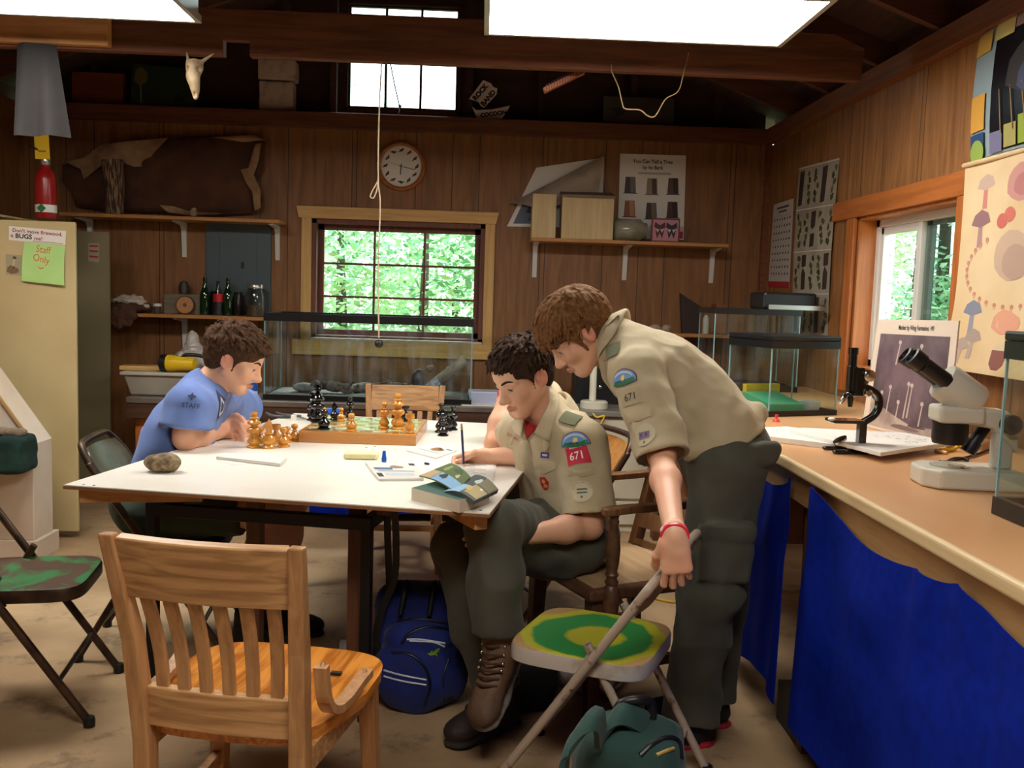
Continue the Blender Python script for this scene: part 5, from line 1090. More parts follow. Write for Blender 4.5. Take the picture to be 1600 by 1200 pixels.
mb = MB(); mb.bar((ex.x, ye + .02, zl + .33), (ex.x - .05, ye - .05, zl + .365), .018, .008); mb.bar((ex.x, ye + .02, zl + .345), (ex.x + .01, ye + .02, zl + .41), .014, .014); mb.build('lever', m_black, t)
mb = MB(); mb.box((ex.x - .003, ye - .03, zl + .37), (.075, .002, .13), R=Matrix.Rotation(.1, 3, 'X')); mb.cur = 1; mb.box((ex.x - .003, ye - .032, zl + .385), (.06, .001, .012), R=Matrix.Rotation(.1, 3, 'X')); mb.box((ex.x - .003, ye - .031, zl + .345), (.04, .001, .006), R=Matrix.Rotation(.1, 3, 'X')); mb.build('inspection_tag', [mat('yellow_tag', (226, 186, 30), .5), colm(110, 90, 30)], t)
# ---------------- slanted display stand at the left edge ----------------
m_wpw = mat('painted_white_plywood', (222, 208, 192), .6, 0, (206, 188, 166), scale=3)
pr = A(54, 690, 4.55); xr_ = A(60, 760, 4.5).x; zz = A(54, 692, 4.5).z; xlo = LX + .03; sl = 1.42
t = thing('display_stand', 'white slant fronted display stand at the left edge', 'stand', (-2.55, 4.5, 0))
poly = [(xlo, 0.10), (xr_, 0.10), (xr_, zz), (xlo, zz + (xr_ - xlo) * sl)]
mb = MB(); mb.prism([(a, b_) for a, b_ in poly], (0, 4.45, 0), (1, 0, 0), (0, 0, 1), -.2); mb.build('body', m_wpw, t, bevel=.004)
mb = MB(); mb.box2((xlo, 4.432, 0), (xr_ + .02, 4.67, .10)); mb.build('plinth', m_wpw, t, bevel=.003)
mb = MB(); q0 = V((xr_ + .004, 4.446, zz + .004)); q1 = V((xlo, 4.446, zz + (xr_ - xlo) * sl + .004)); mb.bar(q0, q1, .012, .012, up=(0, 1, 0)); mb.build('edge_batten', mat('ochre_batten', (176, 140, 90), .7), t)
zc = A(30, 735, 4.4).z; zc1 = A(30, 678, 4.4).z
f = SDF((xlo - .02, 4.1, zc - .06), (xr_ + .08, 4.48, zc1 + .06), .008)
f.box(((xlo + xr_) / 2 + .01, 4.36, (zc + zc1) / 2), ((xr_ - xlo) / 2 + .02, .085, (zc1 - zc) / 2), rad=.025)
f.ell(((xlo + xr_) / 2, 4.36, zc1 + .01), (.33, .06, .035), k=.03, op='sub')
G = f.build('felt_tray', mat('dark_green_felt', (16, 52, 44), .95, 0, (12, 40, 34), scale=20), t, disp=lambda P, n: n * (fnoise(P, 9, 3) * .012)[:, None])
for i, (px, py, w, lb) in enumerate(((23, 690, .055, 'flat grey brown rock in the green felt tray'), (4, 702, .035, 'small pale rock at the left of the green felt tray'))):
    c_ = A(px, py, 4.36); c_.z = zc1 + .012; f = SDF(c_ - V((.1, .1, .06)), c_ + V((.1, .1, .06)), .005); f.ell(c_, (w, .04, .022), p=2.6); o = f.build('specimen_rock', mat('grey_brown_rock', (140, 124, 102), .9, 0, (110, 96, 80), scale=15), None, c_, disp=lambda P, n: n * (fnoise(P, 25, i) * .005)[:, None]); tag(o, lb, 'rock', 'rocks in the green tray')
# ---------------- things on the table ----------------
def on_table(px, py, z=TZ): return AZ(px, py, z)
m_blond = mat('varnished_blond_wood', (196, 128, 44), .22, 0, (226, 162, 70), scale=18, coat=.5); m_ebony = mat('black_lacquer', (12, 11, 12), .18, coat=.6)
# board
q0, q1, q2 = AZ(466, 691, TZ), AZ(650, 697, TZ), AZ(663, 656, TZ + .043)
ux = (q1 - q0); bw = ux.length; ux.normalize(); uy = V((-ux.y, ux.x, 0)); bd = 0.44; bh = .043
t = thing('chess_board', 'wooden box chess board in the middle of the table', 'chess board', tuple(q0 + ux * bw / 2 + uy * bd / 2))
R3 = Matrix((ux, uy, V((0, 0, 1)))).transposed(); cB = q0 + ux * bw / 2 + uy * bd / 2
mb = MB(); mb.box(cB + V((0, 0, bh / 2)), (bw, bd, bh), R=R3); mb.build('box', wood('board_wood', (186, 120, 52), (214, 150, 76), 'X', rough=.25, coat=.4), t, bevel=.003)
mb = MB(); mg = .018; sq = (bw - 2 * mg) / 8; sqy = (bd - 2 * mg) / 8
for i in range(8):
    for j in range(8):
        mb.cur = (i + j) % 2; a = q0 + ux * (mg + i * sq) + uy * (mg + j * sqy) + V((0, 0, bh + .0006)); mb.add([a, a + ux * sq, a + ux * sq + uy * sqy, a + uy * sqy], [(0, 1, 2, 3)])
mb.build('squares', [mat('amber_square', (186, 124, 50), .2, coat=.5), mat('pale_green_square', (196, 204, 160), .2, coat=.5)], t)
base = [(0, 0), (.2, 0), (.21, .03), (.2, .06), (.14, .08), (.15, .1)]
def prof(kind):
    if kind == 'pawn': return [(0, 0), (.27, 0), (.29, .05), (.22, .1), (.17, .14), (.24, .2), (.27, .28), (.24, .38), (.14, .48), (.1, .56), (.16, .6), (.1, .64), (.09, .7), (.15, .76), (.17, .85), (.14, .94), (0, 1)]
    if kind == 'bishop': return [(0, 0), (.2, 0), (.22, .04), (.16, .08), (.13, .11), (.18, .16), (.2, .22), (.16, .3), (.09, .4), (.09, .46), (.17, .52), (.2, .6), (.17, .67), (.09, .71), (.12, .74), (.07, .78), (.07, .84), (.11, .89), (.11, .95), (.07, .99), (0, 1)]
    if kind == 'rook': return [(0, 0), (.26, 0), (.28, .05), (.2, .1), (.18, .14), (.25, .22), (.28, .34), (.24, .46), (.13, .58), (.11, .66), (.15, .72), (.24, .78), (.26, .88), (.24, 1), (.16, 1), (.16, .92), (0, .92)]
    return [(0, 0), (.19, 0), (.21, .03), (.16, .06), (.12, .09), (.17, .12), (.19, .18), (.16, .24), (.1, .32), (.1, .37), (.18, .42), (.2, .48), (.17, .54), (.09, .57), (.09, .61), (.18, .66), (.19, .7), (.12, .75), (.1, .79), (.13, .82), (.06, .86), (.08, .9), (.1, .93), (.08, .985), (0, 1)]
def piece(kind, color, px, py, top, label, z, grp):
    p = AZ(px, py, z); sc = F_PX / p.y; h = (py - top) / sc * .985
    m = m_blond if color == 'w' else m_ebony; mb = MB()
    if kind == 'knight':
        mb.lathe([(x * h * .95, y * h) for x, y in [(0, 0), (.24, 0), (.26, .05), (.19, .1), (.17, .14), (.23, .2), (.25, .28), (.2, .38), (.12, .46), (.17, .5), (.12, .53), (0, .54)]], p, 20)
        pts = [(-.09, .5), (-.12, .7), (-.08, .88), (.0, 1.0), (.03, .93), (.1, .86), (.22, .72), (.19, .66), (.08, .7), (.1, .6), (.09, .5)]
        d = V((-.9, -.3, 0)).normalized() if color == 'w' else V((.9, -.4, 0)).normalized(); mb.prism([(a * h, b_ * h) for a, b_ in pts], p - d.cross(V((0, 0, 1))) * .06 * h, d, (0, 0, 1), .12 * h)
    else: mb.lathe([(x * h * (1.15 if kind == 'pawn' else 1), y * h) for x, y in prof(kind)], p, 22)
    if kind == 'king' and color == 'b': mb.bar(p + V((0, 0, h)), p + V((0, 0, h * 1.1)), .008, .008); mb.bar(p + V((-.014, 0, h * 1.05)), p + V((.014, 0, h * 1.05)), .008, .008)
    if kind in ('queen',): mb.lathe([(.02 * h, 0), (.1 * h, .05 * h), (.07 * h, .06 * h)], p + V((0, 0, h * .88)), 12)
    o = mb.build('chess_' + kind, m, smooth=50, origin=p); return tag(o, label, 'chess piece', grp)
zb = TZ + bh + .0008; wg, bg = 'pale chess pieces', 'black chess pieces'
for a in (('king', 'w', 621, 670, 613, 'tallest pale wooden king standing on the chess board'), ('bishop', 'w', 600, 669, 627, 'pale bishop next to the pale king on the board'), ('rook', 'w', 640, 676, 646, 'pale rook at the near right corner of the board'), ('pawn', 'w', 549, 673, 644, 'pale pawn nearest the camera at the front middle of the board'), ('pawn', 'w', 533, 657, 636, 'pale pawn standing between the two far black pieces'), ('pawn', 'w', 507, 655, 636, 'pale pawn behind the short black pawn, near the black king'),
          ('king', 'b', 496, 660, 605, 'tall black king with a cross at the left of the board'), ('pawn', 'b', 506, 671, 638, 'short black pawn at the near left of the board'), ('knight', 'b', 522, 656, 628, 'black knight near the middle of the board'), ('bishop', 'b', 547, 652, 618, 'tall slim black bishop at the far middle of the board'), ('queen', 'b', 488, 657, 612, 'tall black queen at the far left edge of the board'), ('rook', 'b', 633, 658, 633, 'black rook half hidden behind the pale king')):
    piece(*a, zb, wg if a[1] == 'w' else bg)
for a in (('queen', 'w', 397, 699, 641, 'tall pale queen leftmost on the table beside the board'), ('knight', 'w', 420, 700, 653, 'pale knight on the table in front of the other loose pale pieces'), ('rook', 'w', 431, 693, 662, 'pale rook on the table behind the knight'), ('pawn', 'w', 407, 693, 666, 'pale pawn between the loose queen and the loose knight'), ('pawn', 'w', 443, 698, 666, 'front pale pawn among the loose pieces by the board corner'), ('pawn', 'w', 449, 691, 665, 'pale pawn second from the board corner, behind the front pawn'), ('pawn', 'w', 460, 689, 661, 'pale pawn closest to the corner of the chess board'),
          ('bishop', 'b', 689, 676, 628, 'tall black bishop off the board, left in the black group'), ('bishop', 'b', 707, 672, 632, 'black bishop off the board, right in the black group'), ('rook', 'b', 699, 673, 640, 'black rook off the board between the two black bishops'), ('pawn', 'b', 692, 681, 653, 'black pawn at the front of the black group off the board')):
    piece(*a, TZ, wg if a[1] == 'w' else bg)
# rock
p = on_table(253, 737); f = SDF(p - V((.09, .07, .02)), p + V((.09, .07, .09)), .004); f.ell(p + V((0, 0, .028)), (.052, .036, .029), k=.02); f.ell(p + V((.022, 0, .03)), (.032, .03, .024), k=.02)
o = f.build('rock', mat('speckled_rock', (158, 138, 106), .9, 0, (112, 94, 70), scale=60, lo=.4, hi=.6), None, p, disp=lambda P, n: n * (fnoise(P, 35, 1) * .003)[:, None]); tag(o, 'speckled brown rock at the left front of the white table', 'rock')
# flat papers and books
def slab(name, label, cat, corners, z0, th, m, group=None, mats=None, deco=None, bev=.001):
    P_ = [AZ(x, y, z0 + th) for x, y in corners]; mb = MB(); n = len(P_); lo = [V((p.x, p.y, z0)) for p in P_]
    mb.add(lo + P_, [tuple(reversed(range(n))), tuple(range(n, 2 * n))] + [(i, (i + 1) % n, (i + 1) % n + n, i + n) for i in range(n)])
    mb.m = [0] + [0] + [1 if mats else 0] * n; o = mb.build(name, mats or m, origin=lo[0], bevel=bev)
    return tag(o, label, cat, group)
def art(o, tl, tr, bl, br, z, fnart):
    s_ = Sheet(quadfn(AZ(*tl, z), AZ(*tr, z), AZ(*bl, z), AZ(*br, z)), fnart[0], .0002, 4, 4); fnart[1](s_); c = s_.build('printed_cover', '', '', None) if False else s_.mb.build('printed_cover', s_.ms, None, smooth=40, recalc=False); c.parent = o; c.location = -o.location
o = slab('notepad', 'white pad of paper in front of the loose pale chess pieces', 'notepad', [(338, 713), (438, 724), (448, 715), (432, 709), (345, 708)], TZ + .001, .010, m_paper)
o = slab('leaflet', 'small folded leaflet sticking out from under the white pad', 'leaflet', [(340, 720), (366, 727), (386, 724), (376, 714), (344, 713)], TZ, .0008, m_paper, bev=0)
def a1(s_):
    s_.rect(.05, .35, .45, .5, colm(90, 110, 140), k=2); s_.rect(.1, .55, .9, .62, colm(150, 168, 182), k=2); s_.oval(.55, .3, .14, .1, colm(150, 120, 90), wob=.3); s_.rect(.02, .72, .14, .95, colm(40, 46, 60), k=1); s_.rect(.2, .7, .85, .9, colm(196, 206, 210), k=2); s_.rect(.86, .0, .98, .16, colm(50, 50, 64), k=1)
o = slab('magazine', 'open magazine with pale photos left of the green book', 'magazine', [(571, 722), (592, 748), (662, 747), (650, 725)], TZ, .008, m_paper, 'magazines on the table'); art(o, (573, 722), (648, 724.5), (592, 746), (660, 746), TZ + .0085, (m_paper, a1))
def a2(s_):
    s_.oval(.55, .35, .2, .2, colm(150, 110, 70), wob=.3); s_.oval(.62, .3, .1, .12, colm(90, 66, 50), wob=.3); s_.rect(.1, .62, .85, .72, colm(168, 182, 190), k=2); s_.rect(.75, .1, .97, .2, colm(110, 130, 160), k=2)
o = slab('magazine', 'thin magazine with a brown bird picture left of the writing hand', 'magazine', [(635, 703), (682, 715), (714, 703), (672, 693)], TZ, .006, m_paper, 'magazines on the table'); art(o, (672, 694), (712, 703), (638, 703), (682, 714), TZ + .0065, (m_paper, a2))
o = slab('writing_paper', 'white worksheets under the writing hand', 'paper', [(690, 738), (770, 752), (776, 722), (716, 712)], TZ, .004, m_paper, bev=0)
s_ = Sheet(quadfn(AZ(718, 716, TZ + .005), AZ(773, 725, TZ + .005), AZ(696, 738, TZ + .005), AZ(768, 750, TZ + .005)), m_paper, .0002, 4, 4)
for k in range(9): s_.rect(.08, .1 + k * .09, .5 + .4 * ((k * 37) % 10) / 10, .125 + k * .09, colm(150, 148, 150), k=1)
c = s_.mb.build('printed_lines', s_.ms, None, recalc=False); c.parent = o; c.location = -o.location
o = slab('hardback_book', 'thick green hardback book lying under the field guide', 'book', [(643, 762), (718, 782), (765, 768), (695, 748)], TZ, .034, None, None, [mat('green_book_cover', (52, 92, 78), .5), mat('book_pages', (214, 202, 178), .8)])
t = thing('field_guide', 'open paperback field guide with bird photos on top of the green book', 'book', AZ(720, 765, TZ + .036))
zf = TZ + .0365
def fg1(u, v):
    a, b_, c_, d_ = AZ(655, 743, zf + .012), AZ(703, 724, zf + .03), AZ(711, 768, zf + .002), AZ(735, 745, zf + .018); p = (a * (1 - u) + b_ * u) * (1 - v) + (c_ * (1 - u) + d_ * u) * v; return p + V((0, 0, .008 * math.sin(PI * v)))
s_ = Sheet(fg1, colm(96, 120, 60), .004, 8, 8); s_.rect(.0, .0, .45, .3, colm(190, 160, 120)); s_.rect(0, .32, .45, .98, colm(130, 176, 214)); s_.lv = 2; s_.oval(.3, .5, .12, .1, colm(40, 44, 54), wob=.4); s_.rect(.48, 0, 1, .98, colm(84, 104, 48)); s_.lv = 3; s_.oval(.7, .3, .16, .08, colm(150, 160, 80), wob=.4); s_.oval(.8, .65, .12, .16, colm(60, 84, 40), wob=.4); s_.oval(.6, .75, .1, .05, colm(196, 190, 130), wob=.3); s_.build('left_page', '', '', t)
def fg2(u, v):
    a, b_, c_, d_ = AZ(694, 768, zf), AZ(742, 742, zf + .008), AZ(741, 783, zf - .004), AZ(779, 765, zf - .002); p = (a * (1 - u) + b_ * u) * (1 - v) + (c_ * (1 - u) + d_ * u) * v; return p + V((0, 0, .012 * math.sin(PI * v)))
s_ = Sheet(fg2, colm(76, 82, 78), .012, 8, 8); s_.rect(0, 0, .42, .5, colm(150, 190, 222)); s_.rect(.1, .55, .55, .98, colm(176, 160, 110)); s_.rect(.45, .02, 1, .5, colm(66, 74, 70)); s_.rect(.6, .55, 1, .98, colm(120, 116, 84)); s_.lv = 2; s_.oval(.7, .5, .12, .09, colm(196, 206, 200), wob=.4); s_.oval(.3, .55, .1, .1, colm(206, 180, 110), wob=.3); s_.oval(.5, .8, .05, .04, colm(230, 226, 200)); s_.build('right_page', '', '', t)
p = on_table(565, 716); f = SDF(p - V((.09, .07, .02)), p + V((.09, .07, .03)), .003); f.box(p + V((0, 0, .011)), (.058, .032, .011), rad=.008); o = f.build('sponge', mat('pale_yellow_sponge', (238, 230, 176), .8, bump=.2, bscale=120), None, p); tag(o, 'pale yellow sponge on the middle of the table', 'sponge')
p = on_table(600, 722); mb = MB(); mb.lathe([(0, 0), (.008, 0), (.009, .012), (.007, .02), (.0055, .038), (0, .039)], p, 14); tag(mb.build('pen_cap', mat('bright_blue_plastic', (20, 90, 196), .3), smooth=50, origin=p), 'small bright blue plastic cap standing by the sponge', 'cap')
p = on_table(670, 724); mb = MB(); mb.tube([on_table(664, 724, TZ + .004), on_table(670, 725, TZ + .004)], .004, 8); tag(mb.build('pencil_stub', ink_k, smooth=50, origin=p), 'tiny dark pencil stub left of the worksheets', 'pencil')
t = thing('pliers', 'grey handled pliers with a white tag lying at the far edge of the table', 'pliers', on_table(445, 647))
mb = MB(); mb.tube(curve_pts([on_table(415, 645, TZ + .008), on_table(425, 650, TZ + .008), on_table(445, 651, TZ + .008), on_table(468, 650, TZ + .008)], 4), [.004, .007, .008, .008, .008, .008, .008, .008, .008, .008, .007, .006, .005], 8); mb.build('handle', mat('grey_rubber', (76, 78, 82), .6), t, smooth=60)
mb = MB(); mb.tube(curve_pts([on_table(432, 645, TZ + .017), on_table(445, 648, TZ + .017), on_table(470, 650, TZ + .017)], 4), .0055, 8); mb.build('handle', mat('grey_rubber', (76, 78, 82)), t, smooth=60)
mb = MB(); mb.box(on_table(459, 653, TZ + .012), (.02, .03, .024)); mb.build('tag', m_paper, t); mb = MB(); mb.bar(on_table(465, 650, TZ + .01), on_table(492, 660, TZ + .008), .008, .006); mb.build('jaw', mat('bright_metal', (190, 186, 180), .3, .9), t)
p = AZ(515, 647, TZ); mb = MB(); mb.box((p.x, p.y + .015, TZ + .0125), (.11, .05, .024), .2); tag(mb.build('blue_case', mat('bright_blue_plastic', (20, 90, 196)), bevel=.004, origin=p), 'flat blue case lying behind the chess board', 'case')
# ---------------- tanks ----------------
m_tank = glass('tank_glass', (236, 246, 242), dirt_haze=.20); m_tankc = glass('clean_tank_glass', (238, 246, 242), dirt_haze=.08); m_rim = mat('black_tank_rim', (16, 15, 16), .35)
m_gedge = mat('pale_glass_edge', (130, 170, 176), .2)
def tank(label, x0, x1, y0, y1, z0, z1, rim=.04, mg=None, lid=False, rimb=.03, rz=0):
    c = V(((x0 + x1) / 2, (y0 + y1) / 2, z0)); t = local_thing('glass_tank', label, 'tank', c, rz, 'glass tanks'); mg = mg or m_tank; a, b_, h = (x1 - x0) / 2, (y1 - y0) / 2, z1 - z0
    def ring(z0, z1, o, th, nm):
        mb = MB(); mb.box2((-a - o, -b_ - o, z0), (a + o, -b_ + th, z1)); mb.box2((-a - o, b_ - th, z0), (a + o, b_ + o, z1)); mb.box2((-a - o, -b_ + th, z0), (-a + th, b_ - th, z1)); mb.box2((a - th, -b_ + th, z0), (a + o, b_ - th, z1)); mb.build(nm, m_rim, t)
    ring(h - rim, h, .004, .012, 'top_rim'); ring(0, rimb, .004, .012, 'bottom_rim')
    mb = MB(); mb.box2((-a, -b_, .006), (a, b_, .011)); mb.build('bottom_plate', m_rim, t)
    for p in (((-a, -b_), (a, -b_)), ((a, -b_), (a, b_)), ((a, b_), (-a, b_)), ((-a, b_), (-a, -b_))):
        mb = MB(); (xa, ya), (xb, yb_) = p; mb.add([(xa, ya, .012), (xb, yb_, .012), (xb, yb_, h - .004), (xa, ya, h - .004)], [(0, 1, 2, 3)]); mb.build('glass_pane', mg, t, recalc=False)
    for sx in (-1, 1):
        for sy in (-1, 1): mb = MB(); mb.box((sx * (a - .002), sy * (b_ - .002), h / 2), (.005, .005, h - .02)); mb.build('corner_seam', m_gedge, t)
    if lid: mb = MB(); mb.box2((-a - .006, -b_ - .006, h + .0005), (a + .006, b_ + .006, h + .022)); mb.build('lid', m_rim, t, bevel=.005)
    return t
x0, x1 = A(413, 500, 5.46).x, A(739, 500, 5.46).x; zt = (A(412, 487, 5.46).z + A(740, 500, 5.46).z) / 2
tank('very large glass tank with driftwood and stones under the back window', x0, x1, 5.46, 5.92, BZ + .001, zt, .045, glass('stain_and_reflection_glass', (238, 246, 244), dirt_haze=.42))  # pale smears: real haze stains, strengthened to paint in a bluish reflection
zg = BZ + .022
def stone(name, label, cat, c, r, m, seed, rough=.006, rot=0, cap=None):
    c = V(c); R_ = max(r) * 1.6; f = SDF(c - V((R_,) * 3), c + V((R_,) * 3), max(r) / 14); f.ell(c, r, R=Matrix.Rotation(rot, 3, 'Y'))
    o = f.build(name, m, None, c, disp=lambda P, n: n * (fnoise(P, 1.6 / max(r), seed) * rough)[:, None]); return tag(o, label, cat)
m_gst = mat('grey_tank_stone', (128, 130, 132), .8, 0, (96, 98, 100), scale=14); m_drift = mat('mottled_driftwood', (112, 100, 88), .9, 0, (58, 50, 46), scale=26, lo=.4, hi=.6)
mb = MB(); mb.box2((x0 + .016, 5.48, BZ + .013), (x1 - .016, 5.90, BZ + .03)); o = tag(mb.build('gravel', mat('grey_gravel', (120, 116, 108), .95, 0, (74, 70, 66), scale=70, bump=.4, bscale=90), origin=(x0, 5.5, BZ)), 'layer of grey gravel in the large back tank', 'gravel', None, 'stuff'); zg = BZ + .03
p = A(474, 607, 5.62); stone('flat_stone', 'flat grey stone at the left inside the large back tank', 'stone', (p.x, 5.64, zg + .026), (.075, .05, .03), m_gst, 3, .006)
xd0, xd1 = A(492, 600, 5.62).x, A(640, 600, 5.62).x; f = SDF((xd0 - .1, 5.48, zg - .02), (xd1 + .12, 5.9, zg + .15), .008); rn = random.Random(8)
pts = [V((xd0 + (xd1 - xd0) * k / 6, 5.66 + rn.uniform(-.05, .05), zg + .028 + rn.uniform(-.004, .02))) for k in range(7)]
for a, b_ in zip(pts[:-1], pts[1:]): f.cap(a, b_, .03 + rn.uniform(-.008, .008), .028, k=.02)
f.cap(pts[4], pts[4] + V((.09, -.05, .07)), .016, .007, k=.02); f.cap(pts[2], pts[2] + V((.05, -.08, .055)), .018, .008, k=.02); f.cap(pts[1], pts[1] + V((-.05, -.06, .03)), .02, .01, k=.02)
o = f.build('driftwood', m_drift, None, (xd0, 5.66, zg), disp=lambda P, n: n * (fnoise(P, 40, 2) * .007)[:, None]); tag(o, 'long mottled driftwood heap inside the large back tank', 'driftwood')
p = A(653, 590, 5.64); stone('dark_stone', 'smooth black upright stone inside the large back tank', 'stone', (p.x, 5.68, zg + .075), (.04, .04, .08), mat('wet_black_stone', (24, 24, 26), .35), 2, .004)
p = A(680, 600, 5.62); stone('white_stone', 'rough blue white stone at the right inside the large back tank', 'stone', (p.x, 5.60, zg + .045), (.05, .05, .05), mat('blue_white_stone', (176, 184, 200), .8, 0, (108, 116, 136), scale=30), 6, .02)
mb = MB(); a, b_ = A(690, 592, 5.7), A(735, 562, 5.7); b_.x = min(b_.x, x1 - .04); d_ = (a - b_).normalized(); a = V((a.x, 5.75, zg + .09)) if False else a; mb.tube([a + d_ * .14, a, a.lerp(b_, .5), b_], [.032, .034, .031, .034], 14); mb.tube([a.lerp(b_, .35), a.lerp(b_, .42)], .037, 14)
o = mb.build('birch_log', mat('pale_birch_log', (176, 166, 150), .8, 0, (112, 100, 88), scale=12), smooth=60, origin=a); tag(o, 'pale log leaning in the right corner of the large back tank', 'log')
p = A(672, 576, 5.64); stone('brown_stone', 'small rounded brown stone on the log in the back tank', 'stone', (p.x, 5.66, p.z), (.026, .026, .022), mat('brown_stone', (120, 100, 84), .7), 4, .003)
# side counter tanks
q = AZ(1226, 655, CZ); q2 = AZ(1330, 652, CZ); q3 = AZ(1183, 636, CZ); zt = CZ + .315
ry = 0; rzt = math.atan2(q2.y - q.y, q2.x - q.x)
tank('small glass tank with a black lid and green sand beside the black microscope', (q.x + q2.x) / 2 - .10 - .175, (q.x + q2.x) / 2 - .10 + .175, 3.86, 4.14, CZ + .001, CZ + .31, .03, m_tankc, True, .022, rzt)
tc = V(((q.x + q2.x) / 2 - .10, 4.0, CZ + .012))
def tl_(x, y, z): return tc + Matrix.Rotation(rzt, 3, 'Z') @ V((x, y, z))
def wedge(name, label, pts, h, m): 
    mb = MB(); P_ = [tl_(x, y, .001) for x, y in pts]; n = len(P_); mb.add(P_ + [p + V((0, 0, hh)) for p, hh in zip(P_, h)], [tuple(reversed(range(n))), tuple(range(n, 2 * n))] + [(i, (i + 1) % n, (i + 1) % n + n, i + n) for i in range(n)]); return tag(mb.build(name, m, origin=P_[0], bevel=.002), label, name.split('_')[-1])
wedge('green_platform', 'sloping green plastic platform inside the small counter tank', [(-.14, -.10), (.02, -.12), (.04, .08), (-.14, .08)], (.035, .035, .07, .07), mat('sea_green_plastic', (70, 160, 120), .6))
wedge('yellow_block', 'yellow sponge strip behind the green platform in the tank', [(-.12, .083), (.06, .083), (.06, .11), (-.12, .11)], (.10, .10, .10, .10), mat('yellow_sponge', (206, 176, 40), .8))
mb = MB(); c_ = tl_(.09, -.08, .002); mb.lathe([(0, 0), (.034, 0), (.044, .04), (.041, .04), (.032, .004), (0, .004)], c_, 20); tag(mb.build('plastic_cup', mat('cloudy_plastic', (206, 212, 214), .3), smooth=50, origin=c_), 'small cloudy plastic cup inside the small counter tank', 'cup')
xr0 = A(1112, 480, 4.9).x
tank('taller glass tank at the far end of the side counter', xr0 + .02, 1.66, 4.9, 5.25, CZ + .001, CZ + .43, .03, None, False, .03)
mb = MB(); mb.box2((xr0 + .28, 4.93, CZ + .431), (xr0 + .56, 5.2, CZ + .52)); tag(mb.build('tank_light', mat('black_plastic', (22, 22, 24)), bevel=.012, origin=(xr0, 5, CZ + .431)), 'black tank light hood on the tall far tank', 'lamp')
mb = MB(); mb.box2((xr0 + .30, 4.905, CZ + .4315), (xr0 + .6, 4.926, CZ + .455)); tag(mb.build('steel_strip', mat('bright_metal', (190, 186, 180)), origin=(xr0 + .3, 4.9, CZ + .43)), 'bright metal strip along the rim of the tall far tank', 'strip')
qr = AZ(1550, 803, CZ); tank('large glass tank cut off at the right edge of the picture', qr.x + .004, 1.62, 1.72, qr.y, CZ + .001, CZ + .395, .04, m_tankc, True, .04)
c_ = V((qr.x + .12, qr.y - .14, CZ + .014)); stone('green_rock', 'green grey stone inside the tank at the right edge', 'stone', (c_.x, c_.y, CZ + .05), (.09, .06, .035), mat('green_grey_stone', (110, 128, 112), .8), 5, .01)
# dark things on lower right shelf
a = [A(x, y, D - .12) for x, y in ((1063, 458), (1094, 478), (1095, 516), (1066, 518))]; zz = zs4 + .001; a[2].z = a[3].z = zz; mb = MB(); mb.add(a + [p + V((0, .03, 0)) for p in a], [(3, 2, 1, 0), (4, 5, 6, 7), (0, 1, 5, 4), (1, 2, 6, 5), (2, 3, 7, 6), (3, 0, 4, 7)]); tag(mb.build('dark_board', mat('dark_brown_board', (48, 30, 26), .6), origin=a[3]), 'dark slanted board standing on the lower right shelf', 'board')
p = A(1098, 512, D - .13); mb = MB(); mb.lathe([(0, 0), (.02, 0), (.02, .1), (.008, .12), (0, .12)], (p.x + .012, D - .16, zz), 14); tag(mb.build('white_bottle', m_white, smooth=50, origin=(p.x, D - .16, zz)), 'little white bottle beside the dark slanted board', 'bottle')
mb = MB(); xx = A(1106, 500, D - .12).x + .012; mb.box2((xx + .03, D - .16, zz), (xx + .1, D - .02, zz + .19)); tag(mb.build('tan_box', mat('tan_cardboard', (140, 84, 44), .7), bevel=.002, origin=(xx, D - .1, zz)), 'tan cardboard box on the lower right shelf', 'box')
for i, (px, lb) in enumerate(((1024, 'pale round stone on the lower right shelf behind the standing boy'), (1042, 'second pale stone on the lower right shelf, right of the round one'))):
    c_ = A(px, 512, D - .12); stone('pale_stone', lb, 'stone', (c_.x, D - .12, zz + .024), (.04 - .01 * i, .035, .026), mat('pale_stone', (190, 170, 156)), i, .004)
